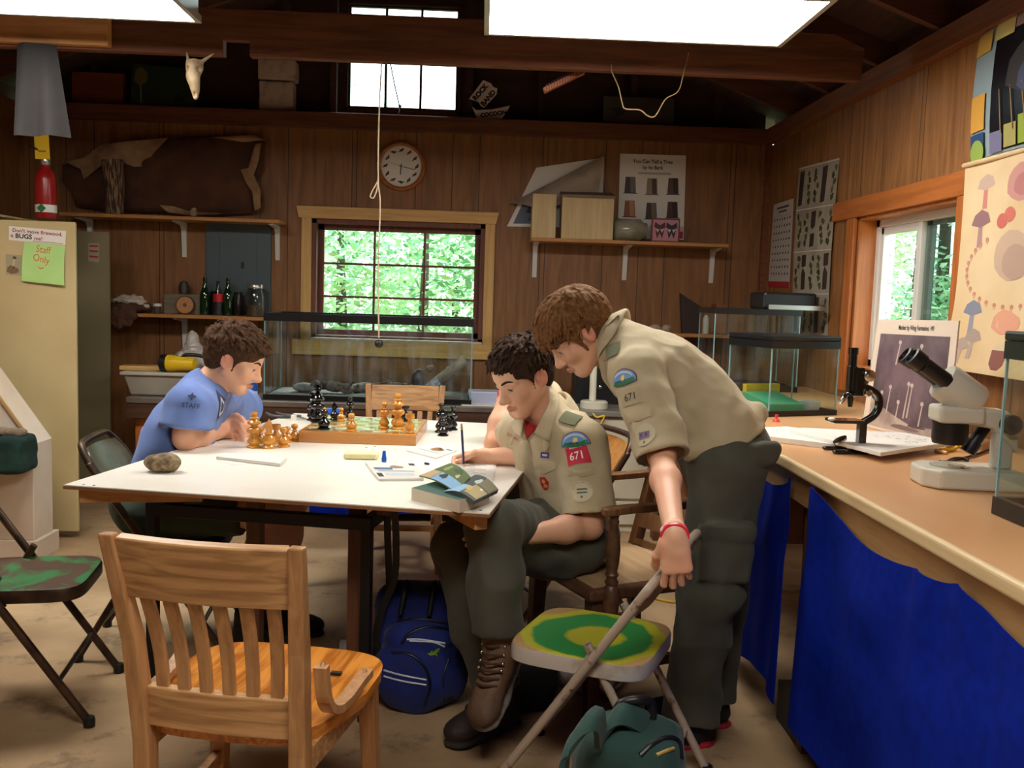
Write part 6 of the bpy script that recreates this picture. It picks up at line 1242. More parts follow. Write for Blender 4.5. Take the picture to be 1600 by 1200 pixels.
# ---------------- microscopes ----------------
def black_scope(loc, rz):
    t = local_thing('microscope', 'old black upright microscope on the side counter', 'microscope', loc, rz); t.scale = (.78,) * 3; mk = mat('black_japanned_metal', (15, 15, 17), .22, coat=.5); ch = mat('chrome', (200, 196, 190), .2, 1)
    f = SDF((-.12, -.1, -.01), (.12, .1, .03), .004); f.cap((-.085, -.05, .008), (.05, -.03, .010), .014, .018, k=.02, flat=((0, 0, 1), .6)); f.cap((-.085, .05, .008), (.05, .03, .010), .014, .018, k=.02, flat=((0, 0, 1), .6)); f.cap((.05, -.03, .01), (.05, .03, .01), .022, k=.02, flat=((0, 0, 1), .6)); f.plane((0, 0, 0), (0, 0, -1)); f.build('foot', mk, t)
    mb = MB(); mb.bar((.04, 0, .015), (.04, 0, .125), .03, .04); mb.build('pillar', mk, t, bevel=.005)
    mb = MB(); pts = curve_pts([(.04, 0, .12), (.085, 0, .15), (.105, 0, .19), (.098, 0, .235), (.06, 0, .262), (.02, 0, .27)], 5)
    mb.strip(pts, .024, .034, (0, 1, 0)); mb.build('arm', mk, t, bevel=.005, smooth=50)
    mb = MB(); mb.box((-.03, 0, .128), (.13, .1, .012)); mb.build('stage', mk, t, bevel=.002)
    mb = MB(); mb.sphere((-.10, -.03, .137), .012, sc=(1.4, 1, .6)); mb.build('stage_clip', m_white, t, smooth=60)
    mb = MB(); mb.box2((-.018, -.02, .23), (.03, .02, .345)); mb.build('tube_housing', mk, t, bevel=.004)
    mb = MB(); mb.lathe([(0, .25), (.021, .25), (.021, .35), (.017, .352), (.017, .395), (.02, .397), (.02, .425), (0, .425)], (-.015, 0, 0), 22); mb.build('body_tube', mk, t, smooth=50)
    mb = MB(); mb.sphere((-.015, 0, .238), .026, sc=(1, 1, .5)); mb.lathe([(0, 0), (.008, 0), (.012, .03), (.012, .045)], (-.015, 0, .185), 14); mb.lathe([(0, 0), (.007, 0), (.011, .035)], (-.055, 0, .205), 14, axis=(.5, 0, .85)); mb.build('nosepiece', mk, t, smooth=50)
    mb = MB(); mb.lathe([(0, 0), (.007, 0), (.010, .02), (.010, .03)], (-.062, -.012, .198), 14, axis=(.6, .2, .8)); mb.build('objective', ch, t, smooth=50)
    for z, r in ((.315, .024), (.245, .015)):
        for sg in (-1, 1): mb = MB(); mb.lathe([(0, 0), (r, 0), (r, .012), (r * .7, .016), (0, .016)], (.045, sg * .022, z), 20, axis=(0, sg, 0)); mb.build('focus_knob', ch, t, smooth=40)
    mb = MB(); mb.cyl((.0, 0, .27), (.045, 0, .3), .018); mb.build('rack', mk, t, smooth=50)
    mb = MB(); mb.lathe([(0, 0), (.028, 0), (.03, .008), (0, .01)], (-.045, 0, .045), 20, axis=(-.5, 0, .8)); mb.build('mirror', ch, t, smooth=40)
pb_ = AZ(1325, 707, CZ); black_scope((pb_.x + .01, pb_.y + .005, CZ + .0005), .05)
def stereo(loc, rz):
    t = local_thing('microscope', 'white stereo microscope with black eyepieces on the side counter', 'microscope', loc, rz); mw = mat('cream_grey_enamel', (206, 202, 186), .35); mk = m_black
    mb = MB(); mb.prism([(-.12, -.045), (-.085, -.085), (.13, -.085), (.13, .085), (-.085, .085), (-.12, .045)], (0, 0, 0), (1, 0, 0), (0, 1, 0), .05); mb.build('base', mw, t, bevel=.008, seg=3)
    mb = MB(); mb.lathe([(0, .0505), (.045, .0505), (.045, .053), (0, .053)], (-.04, 0, 0), 28); mb.build('stage_plate', mat('dull_glass_plate', (170, 168, 150), .25), t, smooth=40)
    for sy in (-1, 1): mb = MB(); mb.bar((-.0, sy * .05, .054), (-.05, sy * .03, .058), .008, .002); mb.build('stage_clip', mat('chrome', (200, 196, 190)), t)
    mb = MB(); mb.box2((.07, -.022, .05), (.115, .022, .19)); mb.build('post', mw, t, bevel=.006)
    mb = MB(); mb.prism([(-.03, .165), (.06, .155), (.125, .09), (.125, .17), (.09, .205), (-.03, .21)], (0, -.03, 0), (1, 0, 0), (0, 0, 1), -.06); mb.build('head_carrier', mw, t, bevel=.008)
    for sy in (-1, 1): mb = MB(); mb.lathe([(0, 0), (.026, 0), (.026, .02), (.02, .026), (0, .026)], (.095, sy * .031, .17), 22, axis=(0, sy, 0)); mb.build('focus_knob', mk, t, smooth=40)
    mb = MB(); mb.lathe([(0, 0), (.042, 0), (.045, .012), (.045, .055), (0, .055)], (-.04, 0, .11), 28); mb.build('objective_turret', mk, t, smooth=40)
    mb = MB(); mb.box2((-.085, -.048, .166), (.03, .048, .21)); mb.build('zoom_body', mw, t, bevel=.01, seg=3)
    ax = V((-.80, 0, .55)).normalized(); mb = MB(); mb.lathe([(0, -.03), (.046, -.03), (.05, -.02), (.05, .07), (.046, .078), (0, .078)], (-.005, 0, .232), 28, axis=ax); mb.build('prism_housing', mw, t, smooth=40)
    for sy in (-1, 1):
        b0 = V((-.065, sy * .03, .272)); mb = MB(); mb.lathe([(0, 0), (.021, 0), (.021, .075), (.019, .077), (.024, .082), (.026, .115), (.019, .117), (.015, .100), (0, .098)], b0, 22, axis=ax); mb.build('eyepiece', mk, t, smooth=40)
    mb = MB(); mb.cyl((.03, .02, .11), (.055, .02, .155), .016); mb.cyl((.015, .02, .085), (.032, .02, .115), .02); mb.build('lamp', mk, t, smooth=50)
ps = AZ(1503, 765, CZ); stereo((ps.x + .03, ps.y + .06, CZ + .0005), -.12)
# cables, pegs and small bits
pc = lambda x, y, z=.006: AZ(x, y, CZ + z)
mb = MB(); mb.tube(curve_pts([pc(1478, 722), pc(1492, 716), pc(1512, 718), pc(1500, 726), pc(1486, 721), pc(1520, 712), pc(1545, 703)], 5), .0045, 8); tag(mb.build('power_cable', m_black, smooth=60, origin=pc(1500, 720)), 'black cable coiled behind the white stereo microscope', 'cable')
mb = MB(); mb.tube(curve_pts([pc(1470, 703, .008), pc(1490, 702, .008), pc(1498, 696, .02), pc(1508, 698, .02), pc(1513, 705, .008)], 4), .006, 8); tag(mb.build('yellow_clip', mat('yellow_plastic', (226, 186, 30), .4), smooth=60, origin=pc(1490, 702)), 'yellow plastic clip behind the stereo microscope', 'clip')
mb = MB(); mb.tube([pc(1462, 704), pc(1480, 708)], .006, 8); tag(mb.build('wooden_peg', m_pine, smooth=60, origin=pc(1470, 706)), 'small wooden peg left of the yellow clip', 'peg')
# white boards stacked
o = slab('foam_board', 'stack of white framed boards under the black microscope', 'board', [(1188, 668), (1230, 666), (1345, 684), (1375, 690), (1375, 704), (1330, 697), (1188, 680)], CZ + .0005, .018, m_white)
def ds(s_):
    rn = random.Random(2)
    for k in range(40): s_.oval(rn.uniform(.35, .9), rn.uniform(.2, .85), .02, .012, colm(150, 140, 132), wob=.5, seed=k, seg=6)
o = slab('print_board', 'flat white board with a worn print lying by the leaning photograph', 'board', [(1376, 707), (1490, 690), (1415, 676), (1255, 668), (1235, 671)], CZ + .019, .012, m_white); art(o, (1262, 671), (1412, 678), (1376, 704), (1486, 690), CZ + .0315, (m_paper, ds))
for i, (px, py, c, nm, lb) in enumerate(((1213, 655, (214, 40, 36), 'red_pin', 'small red plastic pin on the far part of the counter'), (1188, 657, (214, 184, 60), 'yellow_pin', 'small yellow plastic piece left of the red pin'))):
    p = AZ(px, py + 4, CZ); mb = MB(); mb.lathe([(0, 0), (.016, 0), (.012, .008), (.005, .014), (.007, .028), (0, .03)], p, 12); tag(mb.build(nm, mat('plastic_%d' % i, c, .4), smooth=50, origin=p), lb, 'pin')
# ---------------- back counter things ----------------
zB = BZ + .001; p = A(928, 637, 5.42); zD = .69 + .0005
t = thing('towel_holder', 'white upright paper towel holder behind the two scouts', 'towel holder', (p.x, 5.42, zD)); mb = MB(); mb.lathe([(0, 0), (.08, 0), (.08, .035), (.07, .042), (0, .042)], (p.x, 5.42, zD), 30); mb.build('base', mat('ivory_enamel', (226, 220, 200), .35), t, smooth=50)
mb = MB(); mb.lathe([(.02, .042), (.02, .25), (.017, .255), (0, .256)], (p.x - .01, 5.42, zD), 20); mb.build('post', mat('ivory_enamel', (226, 220, 200)), t, smooth=50)
mb = MB(); mb.box2((A(900, 600, 5.62).x, 5.62, zD), (1.08, 5.9, zD + .22)); mb.cur = 1; mb.cyl((.72, 5.62, zD + .1), (.72, 5.612, zD + .1), .012, seg=14); tag(mb.build('black_box', [m_black, mat('chrome', (200, 196, 190))], bevel=.006, origin=(.9, 5.7, zD)), 'black appliance behind the white towel holder', 'box')
x = A(748, 627, 5.6).x; mb = MB(); mb.prism([(-.11, 0), (.11, 0), (.125, .07), (-.125, .07)], (x + .06, 5.55, zB), (1, 0, 0), (0, 0, 1), -.16); tag(mb.build('plastic_tub', mat('cloudy_lilac_plastic', (176, 180, 206), .3), bevel=.006, origin=(x, 5.6, zB)), 'cloudy plastic tub right of the large back tank', 'tub')
mb = MB(); mb.prism([(0, 0), (.26, .01), (.24, .16), (-.02, .15)], (A(722, 640, 5.42).x, 5.405, zB), (1, 0, 0), (0, 1, 0), .004); tag(mb.build('paper_sheet', m_paper, origin=(x, 5.45, zB)), 'white sheet of paper in front of the plastic tub', 'paper')
# storage bin with board and flashlight
x0, x1 = A(192, 590, 5.45).x, A(330, 590, 5.45).x; zt = A(250, 582, 5.45).z
t = thing('storage_bin', 'clear storage bin on the left end of the back counter', 'bin', ((x0 + x1) / 2, 5.7, zB)); mbin = mat('cloudy_bin_plastic', (172, 164, 150), .25, 0, (150, 142, 128), scale=4)
mb = MB(); a = .03; mb.add([(x0 + a, 5.48, zB), (x1 - a, 5.48, zB), (x1 - a, 5.86, zB), (x0 + a, 5.86, zB), (x0, 5.45, zt - .02), (x1, 5.45, zt - .02), (x1, 5.89, zt - .02), (x0, 5.89, zt - .02)], [(3, 2, 1, 0), (4, 5, 6, 7), (0, 1, 5, 4), (1, 2, 6, 5), (2, 3, 7, 6), (3, 0, 4, 7)]); mb.build('tub', mbin, t, bevel=.012, seg=3)
mb = MB(); mb.box2((x0 - .015, 5.435, zt - .0195), (x1 + .015, 5.905, zt)); mb.build('lid', mat('bin_lid', (186, 178, 166), .3), t, bevel=.006)
q0, q1 = A(196, 577, 5.55), A(275, 573, 5.6); zl = zt + .001; mb = MB(); mb.box(((q0.x + q1.x) / 2 + .04, 5.6, zl + .0125), (.42, .11, .025), .12); tag(mb.build('pine_board', m_pineX, bevel=.003, origin=(q0.x, 5.6, zl)), 'short pine board lying on the storage bin', 'board')
p = A(272, 566, 5.62); t = thing('flashlight', 'big yellow and black flashlight lying on the storage bin', 'flashlight', (p.x, 5.5, zl)); cz = zl + .05
mb = MB(); mb.lathe([(0, -.02), (.045, -.015), (.049, .02), (.042, .06), (.034, .16), (0, .165)], (p.x, 5.505, cz), 24, axis=(.96, -.1, .0)); mb.build('body', mat('flashlight_yellow', (232, 190, 24), .35), t, smooth=50)
mb = MB(); mb.lathe([(0, -.035), (.03, -.033), (.05, -.02), (.0505, .012), (.047, .014)], (p.x - .012, 5.505, cz), 24, axis=(.96, -.1, 0)); mb.build('lens_hood', m_black, t, smooth=40); mb = MB(); mb.tube(curve_pts([(p.x + .08, 5.5, cz + .03), (p.x + .11, 5.5, cz + .05), (p.x + .2, 5.5, cz + .045), (p.x + .24, 5.5, cz + .02)], 4), .011, 8); mb.build('handle', m_black, t, smooth=60)
zl += .008; f = SDF((p.x - .06, 5.6, zl - .02), (p.x + .26, 5.9, zl + .22), .008); f.ell((p.x + .08, 5.78, zl + .05), (.12, .09, .06), k=.04); f.cap((p.x + .06, 5.78, zl + .06), (p.x + .055, 5.79, zl + .17), .04, .035, k=.04)
o = f.build('plastic_bag', mat('crumpled_clear_plastic', (190, 180, 172), .25), None, (p.x, 5.78, zl), disp=lambda P, n: n * (np.abs(fnoise(P, 22, 4)) * .018)[:, None]); tag(o, 'crumpled clear plastic bag behind the flashlight', 'bag')
p = A(397, 610, 5.42); mb = MB(); mb.lathe([(0, 0), (.03, 0), (.032, .05), (.03, .12), (.014, .15), (.014, .17), (0, .17)], (p.x - .015, 5.415 + .02, zB), 18); mb.cur = 1; mb.lathe([(.0325, .05), (.0325, .1)], (p.x - .015, 5.435, zB), 18); tag(mb.build('water_bottle', [mat('clear_white_plastic', (206, 222, 236), .15), mat('blue_label', (40, 90, 190), .4)], smooth=50, origin=(p.x, 5.43, zB)), 'clear bottle with a blue label left of the large back tank', 'bottle')
# ---------------- hide, bark, pelts ----------------
m_hide = mat('brown_hide', (92, 56, 34), .9, 0, (64, 38, 26), scale=7, lo=.35, hi=.7, bump=.15, bscale=150); m_hidep = mat('pale_hide_underside', (176, 142, 104), .9, 0, (134, 100, 70), scale=9)
yh = D - .05
def hide(pts, y, bulge, m, seed, nm, par, th=.006):
    """cushion-like pelt patch: polygon outline, puffed towards the room"""
    P_ = [A(px, py, y) for px, py in pts]; c = sum(P_, V()) / len(P_); mb = MB(); vs = [c + V((0, -bulge, 0))]; fs = []; n = len(P_); rn = random.Random(seed); K_ = 7
    for k in range(1, K_ + 1):
        s_ = k / K_
        for i, p in enumerate(P_):
            q = c.lerp(p, s_); w = mnoise.noise(V((q.x * 7, q.z * 7, seed))) * .03; vs.append(q + V((0, -bulge * (1 - s_ ** 2) - w * (1 - s_ * .5), 0)))
    for i in range(n): fs.append((0, 1 + i, 1 + (i + 1) % n))
    for k in range(K_ - 1):
        for i in range(n): a = 1 + k * n; fs.append((a + i, a + n + i, a + n + (i + 1) % n, a + (i + 1) % n))
    o_ = len(vs); vs += [v + V((0, th, 0)) for v in vs[:]]; fs += [tuple(q + o_ for q in reversed(f_)) for f_ in fs[:]]; a = 1 + (K_ - 1) * n
    fs += [(a + (i + 1) % n, a + i, a + i + o_, a + (i + 1) % n + o_) for i in range(n)]
    mb.add(vs, fs); return mb.build(nm, m, par, smooth=70)
t = thing('animal_hide', 'big brown animal hide with pale edges hung above the long left shelf', 'hide', (A(290, 330, yh).x, yh, zs1))
hide([(98, 258), (130, 249), (160, 228), (200, 223), (250, 216), (290, 213), (340, 211), (395, 213), (414, 222), (411, 262), (402, 285), (410, 315), (398, 333), (340, 336), (280, 332), (220, 331), (160, 329), (118, 322), (112, 300), (98, 284)], yh, .05, m_hide, 3, 'pelt', t)
hide([(100, 253), (128, 247), (158, 226), (200, 221), (262, 215), (238, 240), (230, 262), (214, 262), (196, 252), (160, 246), (142, 262), (130, 280), (126, 264)], yh - .05, .015, m_hidep, 5, 'turned_edge', t); hide([(330, 214), (396, 211), (417, 218), (380, 222)], yh - .03, .01, m_hidep, 8, 'turned_edge', t)
hide([(398, 225), (408, 224), (404, 250), (395, 270), (407, 296), (407, 325), (398, 330), (394, 300), (384, 285), (376, 265), (388, 262)], yh - .035, .01, m_hidep, 9, 'turned_edge', t); hide([(248, 320), (270, 322), (300, 331), (352, 334), (300, 337), (262, 332)], yh - .045, .008, m_hidep, 2, 'turned_edge', t)
p = A(180, 330, D - .17); mb = MB(); mb.tube([(p.x, D - .18, zs1), (p.x + .004, D - .18, zs1 + .15), (p.x - .012, D - .18, zs1 + .33)], [.052, .056, .066], 20); tag(mb.build('birch_bark_tube', mat('peeling_bark', (150, 120, 92), .9, 0, (60, 38, 28), scale=8, stretch=(14, 14, 1.5), lo=.42, hi=.56), smooth=50, origin=(p.x, D - .18, zs1)), 'upright streaked tube of bark standing on the long left shelf', 'bark')
p = A(303, 292, D - .2); stone('white_bone', 'small white bone fragment in front of the brown hide', 'bone', (p.x, D - .21, zs1 + .028), (.02, .02, .028), mat('old_bone', (176, 154, 120)), 2, .006)
px_ = A(205, 495, D - .17); t = thing('fur_bundle', 'bundle of brown and white fur on the left end of the lower shelf', 'fur', (px_.x, D - .17, zs2))
f = SDF((px_.x - .2, D - .32, zs2 - .14), (px_.x + .2, D - .02, zs2 + .16), .008); f.ell((px_.x, D - .17, zs2 + .035), (.13, .10, .04), k=.03); f.ell((px_.x - .03, D - .288, zs2 - .02), (.10, .024, .075), k=.04); f.build('brown_fur', m_hide, t, disp=lambda P, n: n * (fnoise(P, 30, 5) * .014)[:, None])
f = SDF((px_.x - .2, D - .32, zs2), (px_.x + .2, D - .02, zs2 + .16), .008); f.ell((px_.x - .01, D - .17, zs2 + .075), (.10, .08, .03), k=.03); f.cap((px_.x + .05, D - .19, zs2 + .07), (px_.x + .12, D - .2, zs2 + .045), .02, .006, k=.02); f.build('white_fur', mat('grey_white_fur', (196, 182, 164), .95), t, disp=lambda P, n: n * (fnoise(P, 35, 6) * .014)[:, None])
# ---------------- people ----------------
m_skin = mat('skin', (234, 184, 152), .5, sss=.12, col2=(226, 166, 134), scale=9, lo=.35, hi=.7); m_ear = mat('ear_skin', (228, 158, 134), .5, sss=.12); m_lips = mat('lips', (208, 146, 126), .45)
def hairmat(name, c1, c2): return mat(name, c1, .7, 0, c2, scale=90, lo=.3, hi=.7, bump=.15, bscale=260, spec=.12)
m_hd = hairmat('dark_brown_hair', (42, 29, 21), (70, 50, 36)); m_hb = hairmat('brown_hair', (56, 38, 26), (86, 60, 40)); m_hl = hairmat('light_brown_hair', (96, 64, 38), (138, 98, 60))
def cloth_m(name, c1, c2, sc=6, b=.08): return mat(name, c1, .85, 0, c2, scale=sc, bump=b, bscale=260, sheen=.1)
m_khaki = cloth_m('khaki_shirt_cloth', (196, 182, 150), (182, 166, 132)); m_olive = cloth_m('dark_olive_trouser_cloth', (78, 77, 64), (65, 64, 52)); m_tee = cloth_m('periwinkle_tee_cloth', (110, 136, 198), (98, 124, 186)); m_red = cloth_m('red_tee_cloth', (190, 46, 46), (176, 40, 40))
m_loop = cloth_m('green_shoulder_loop', (112, 116, 84), (100, 104, 76)); m_band = mat('pink_red_wristband', (232, 40, 70), .3)
def fr(c, f, up=(0, 0, 1), roll=0):
    c = V(c); f = V(f).normalized(); r = f.cross(V(up)).normalized(); u = r.cross(f).normalized()
    if roll: q = Matrix.Rotation(roll, 3, f); r = q @ r; u = q @ u
    M = Matrix((r, f, u)).transposed(); return (lambda x, y, z: c + M @ V((x, y, z))), np.array(M)
def head(F, H, M):
    e = lambda c, r, **k: F.ell(H(*c), r, M, **k)
    e((0, -.014, .036), (.073, .093, .082), k=.02); e((0, .03, -.03), (.052, .06, .077), k=.03); e((0, .048, .042), (.057, .044, .05), k=.03)
    F.cap(H(-.013, .066, -.094), H(.013, .066, -.094), .017, k=.022)
    for s in (-1, 1):
        F.cap(H(s * .052, -.006, -.04), H(s * .026, .054, -.092), .018, .016, k=.028); e((s * .037, .056, -.026), (.022, .021, .02), k=.024)
        F.cap(H(s * .014, .081, .022), H(s * .044, .067, .02), .0095, .0085, k=.014)
        e((s * .031, .0905, .003), (.017, .014, .0115), k=.013, op='sub'); e((s * .031, .0715, .004), (.0135, .0122, .0115), k=.004); e((s * .031, .0738, .0075), (.0145, .0128, .0085), k=.003)
        e((s * .0115, .096, -.040), (.0085, .009, .0075), k=.008)
    F.cap(H(0, .084, .014), H(0, .104, -.030), .0075, .0105, k=.014); e((0, .107, -.035), (.0125, .011, .0105), k=.01)
    for s in (-1, 1): F.cap(H(0, .0945, -.0635), H(s * .022, .082, -.0685), .0042, .0026, k=.006, mid=1)
    for s in (-1, 1): F.cap(H(0, .0905, -.0732), H(s * .019, .0815, -.0705), .0052, .003, k=.007, mid=1)
    F.cap(H(-.022, .0905, -.0692), H(.022, .0905, -.0692), .0015, k=.003, op='sub')
    for s in (-1, 1):
        Me = M @ np.array(Matrix.Rotation(s * .5, 3, 'Z')); F.ell(H(s * .080, -.014, .0), (.0085, .020, .033), Me, k=.005, mid=2); F.ell(H(s * .070, -.006, -.022), (.006, .012, .014), Me, k=.01)
        F.ell(H(s * .091, -.011, .004), (.0095, .0125, .020), Me, k=.003, op='sub'); F.ell(H(s * .079, .001, -.004), (.004, .006, .009), Me, k=.004, mid=2)
def face_bits(H, M, body, mh, look):
    bv = bvh_of(body)
    for s in (-1, 1):
        mb = MB(); c = H(s * .031, .0722, .0005); mb.sphere(c, .0122, 16, 12); mb.cur = 1; d = (V(H(0, .8, look)) - V(H(0, 0, 0))).normalized(); mb.lathe([(.0066, .0106), (.0055, .0118), (0, .0124)], c, 14, axis=d); mb.build('eye', [mat('eye_white', (214, 204, 196), .25), mat('dark_iris', (44, 30, 22), .2)], body, smooth=60)
        fw = V(M[:, 1]); rows = []
        for x, z, wz in ((.013, .0195, .0035), (.022, .0235, .0042), (.032, .0265, .004), (.042, .0262, .0033), (.052, .0215, .0016)):
            row = []
            for q in (-1, 0, 1):
                o_ = V(H(s * x, .16, z + q * wz)); l, n_, _, _ = bv.ray_cast(o_, -fw); row.append((l if l is not None else V(H(s * x, .08, z))) + fw * (.0006 + .0014 * (q == 0)))
            rows.append(row)
        mb = MB(); mb.add([p for r_ in rows for p in r_], [(k * 3 + q, k * 3 + 3 + q, k * 3 + 4 + q, k * 3 + 1 + q) for k in range(4) for q in (0, 1)]); mb.build('eyebrow', mh, body, smooth=80)
        mb = MB(); pts = [H(s * (.031 + .0135 * math.cos(a)), .0725 + .0130 - .004 * abs(math.cos(a)) ** 2, .0008 - .0030 * math.sin(a)) for a in np.linspace(PI, 0, 7)]; mb.tube(pts, [.0004, .0008, .0010, .0011, .0010, .0008, .0004], 6); mb.build('eyelashes', mat('lash_brown', (30, 20, 16)), body)
def hair(name, H, M, body, mh, seed, style):
    """cap of hair with combed tufts, cut around the face and ears"""
    c = H(0, 0, .03); F = SDF(c - V((.16,) * 3), c + V((.16,) * 3), .003); rn = random.Random(seed); q = style
    F.ell(H(0, -.014, .04), (.079 + q['t'] * .6, .099 + q['t'], .086 + q['t']), M, k=.0); F.ell(H(0, -.055, -.012), (.064, .052, .062), M, k=.03)
    fz = q['fringe']
    F.ell(H(0, .105, fz - .092), (.078, .07, .092), M, k=.012, op='sub')
    for s in (-1, 1):
        F.ell(H(s * .085, -.004, -.018), (.03, .024, .036), M, k=.008, op='sub'); F.ell(H(s * .07, .072, -.04), (.05, .052, .062), M, k=.008, op='sub'); F.cap(H(s * .072, .018, .02), H(s * .068, .016, q['burn']), .008, .004, k=.01)
    pz = H(0, -.02, -.062); nn = V(M[:, 2]) * -1 + V(M[:, 1]) * .35; F.plane(pz, nn)
    F.ell(H(0, .01, .0), (.070, .080, .07), M, k=.01, op='sub')
    F2 = F
    for i in range(q['n']):
        # scalp point in the hair region, comb direction away from the crown
        th = rn.uniform(0, 2 * PI); ph = math.acos(rn.uniform(-.15, 1)); x, y, z = math.sin(ph) * math.cos(th), math.sin(ph) * math.sin(th), math.cos(ph)
        if y > .25 and z < q['fl']: continue
        if z < .1 and y > -.15: continue
        p = np.array([x * (.077 + q['t'] * .6), -.014 + y * (.097 + q['t']), .04 + z * (.084 + q['t'])]); cr = np.array([0., q['crown'], .12])
        d = p - cr; d -= np.array([x, y, z]) * (d @ np.array([x, y, z])); d = d / (np.linalg.norm(d) + 1e-6); d = d + np.array(q['comb']) + np.array([rn.uniform(-1, 1) for _ in range(3)]) * q['mess'] + np.array([x, y, z]) * q['lift']; d /= np.linalg.norm(d)
        L_ = rn.uniform(.6, 1.2) * q['len']; p2 = p + d * L_; m_ = (p + p2) / 2 + np.array([x, y, z]) * .003
        w = rn.uniform(.003, .0046); F2.cap(H(*p), H(*m_), w, w, k=.004); F2.cap(H(*m_), H(*p2), w, .0012, k=.003)
    return F2.build(name, mh, body, smooth_it=1, disp=lambda P, n: n * (fnoise((P - np.array(c)) @ M * np.array([1, .5, .7]), 120, seed) * .0014)[:, None])
def hand(F, w, d, t, n, curls, thumb, sc=1.0, spread=.0):
    """wrist w, finger direction d, thumb side t, palm normal n"""
    w, d, t, n = V(w), V(d).normalized(), V(t).normalized(), V(n).normalized(); r = .0085 * sc
    F.cap(w - d * .01, w + d * .03 * sc, .026 * sc, .030 * sc, k=.02, flat=(n, .66))
    for o in (.026, .009, -.009, -.025): F.cap(w + d * .02 * sc + t * o * .6 * sc, w + d * .082 * sc + t * o * sc, .017 * sc, .0125 * sc, k=.012, flat=(n, .8))
    tips = []
    for i, (o, ls) in enumerate(((.028, (.041, .025, .02)), (.0095, (.045, .028, .021)), (-.009, (.042, .026, .02)), (-.026, (.033, .02, .017)))):
        p = w + d * (.086 if i in (0, 2) else .089 if i == 1 else .079) * sc + t * o * sc; a = 0; rr = r * (.9 if i == 3 else 1)
        for j, L_ in enumerate(ls):
            a += curls[i][j]; dr = (d + t * spread * (1.5 - i)).normalized() * math.cos(a) + n * math.sin(a); q = p + dr * L_ * sc; F.cap(p, q, rr, rr * .92, k=.0025); p = q; rr *= .92
        tips.append(p)
    p = w + d * .02 * sc + t * .024 * sc
    for j, (v, L_) in enumerate(zip(thumb, (.044, .032, .025))):
        dr = (d * v[0] + t * v[1] + n * v[2]).normalized(); q = p + dr * L_ * sc; F.cap(p, q, (.015, .0105, .0095)[j] * sc, (.011, .0098, .0075)[j] * sc, k=.008 if j else .015); p = q
    tips.append(p); return tips
def arm(F, sh, el, wr, s=1.0):
    F.cap(sh, el, .046 * s, .037 * s, k=.03); F.cap(el, V(el).lerp(V(wr), .35), .036 * s, .039 * s, k=.03); F.cap(V(el).lerp(V(wr), .35), wr, .039 * s, .026 * s, k=.03)
def torso(F, J, tf, g, k=.05):
    pel, ch, nb = J['pel'], J['chest'], J['nb']; wa = pel.lerp(ch, .5)
    F.cap(pel, wa, .135 + g, .128 + g, k=k, flat=(tf, .74)); F.cap(wa, ch, .13 + g, .150 + g, k=k, flat=(tf, .70)); F.cap(ch, nb, .125 + g, .055 + g, k=k, flat=(tf, .75))
    i = .15; F.cap(J['shR'].lerp(J['shL'], i), J['shL'].lerp(J['shR'], i), .062 + g, k=.05); F.cap(nb, J['shL'].lerp(nb, .2), .05 + g, .05 + g, k=.05); F.cap(nb, J['shR'].lerp(nb, .2), .05 + g, .05 + g, k=.05)
def bounds(pts, pad):
    a = np.array([list(p) for p in pts]); return a.min(0) - pad, a.max(0) + pad
def wrinkle(a1, s1, a2, s2, seed, str_=(1, 1, 1)):
    return lambda P, n: n * (fnoise(P * np.array(str_), s1, seed) * a1 + (1 - np.abs(vnoise(P * np.array(str_), s2, seed + 9)) * 2) * a2)[:, None]
def boot(name, parent, ank, toe, up, ms, s=1.0, high=.12, sole=None):
    """ank: ankle centre, toe: direction of the foot, up: along the shin"""
    ank, toe, up = V(ank), V(toe).normalized(), V(up).normalized(); r = toe.cross(up).normalized(); up2 = r.cross(toe).normalized(); M = np.array(Matrix((r, toe, up2)).transposed())
    P_ = lambda x, y, z: ank + (r * x + toe * y + up2 * z) * s
    F = SDF(*bounds([ank], .27), .005); F.cap(P_(0, -.01, 0), ank + up * high * s, .047 * s, .05 * s, k=.03); F.ell(P_(0, -.015, -.045), (.042 * s, .06 * s, .045 * s), M, k=.03); F.ell(P_(0, .07, -.042), (.044 * s, .085 * s, .04 * s), M, k=.04); F.ell(P_(0, .145, -.052), (.045 * s, .048 * s, .033 * s), M, k=.025)
    F.plane(P_(0, 0, -.073), -up2)
    z = -.082
    F.cap(P_(0, -.035, z), P_(0, .0, z), .043 * s, .042 * s, k=.005, flat=(up2, .3), mid=1); F.cap(P_(0, .0, z), P_(0, .09, z), .04 * s, .049 * s, k=.01, flat=(up2, .28), mid=1); F.cap(P_(0, .09, z), P_(0, .15, z), .049 * s, .044 * s, k=.01, flat=(up2, .28), mid=1)
    ot = ank + up * high * s
    F.cap(ot - up * .03, ot + up * .06, .04 * s, k=.003, op='sub')
    o = F.build(name, ms, parent, ids=True, smooth_it=1, disp=lambda P, n: n * (fnoise(P, 45, 3) * .0016)[:, None]); return o, P_
def laces(parent, P_, n, m, ank, up, mh=None):
    for k in range(n):
        mb = MB(); y = .10 - .11 * min(1, k / (n * .6)); z = -.002 + max(0, k - n * .55) * .022 + .004 * k
        y = .105 - .022 * k; z = -.004 + .006 * k + max(0, k - 3) * .016; y = max(y, .036)
        mb.tube(curve_pts([P_(-.028, y - .012, z - .01), P_(0, y + .006, z + .012), P_(.028, y - .012, z - .01)], 4), .003, 6); mb.build('lace', m, parent, smooth=60)
        if mh and k >= 2:
            for s in (-1, 1): mb = MB(); mb.sphere(P_(s * .031, y - .014, z - .008), .005); mb.build('lace_hook', mh, parent, smooth=60)
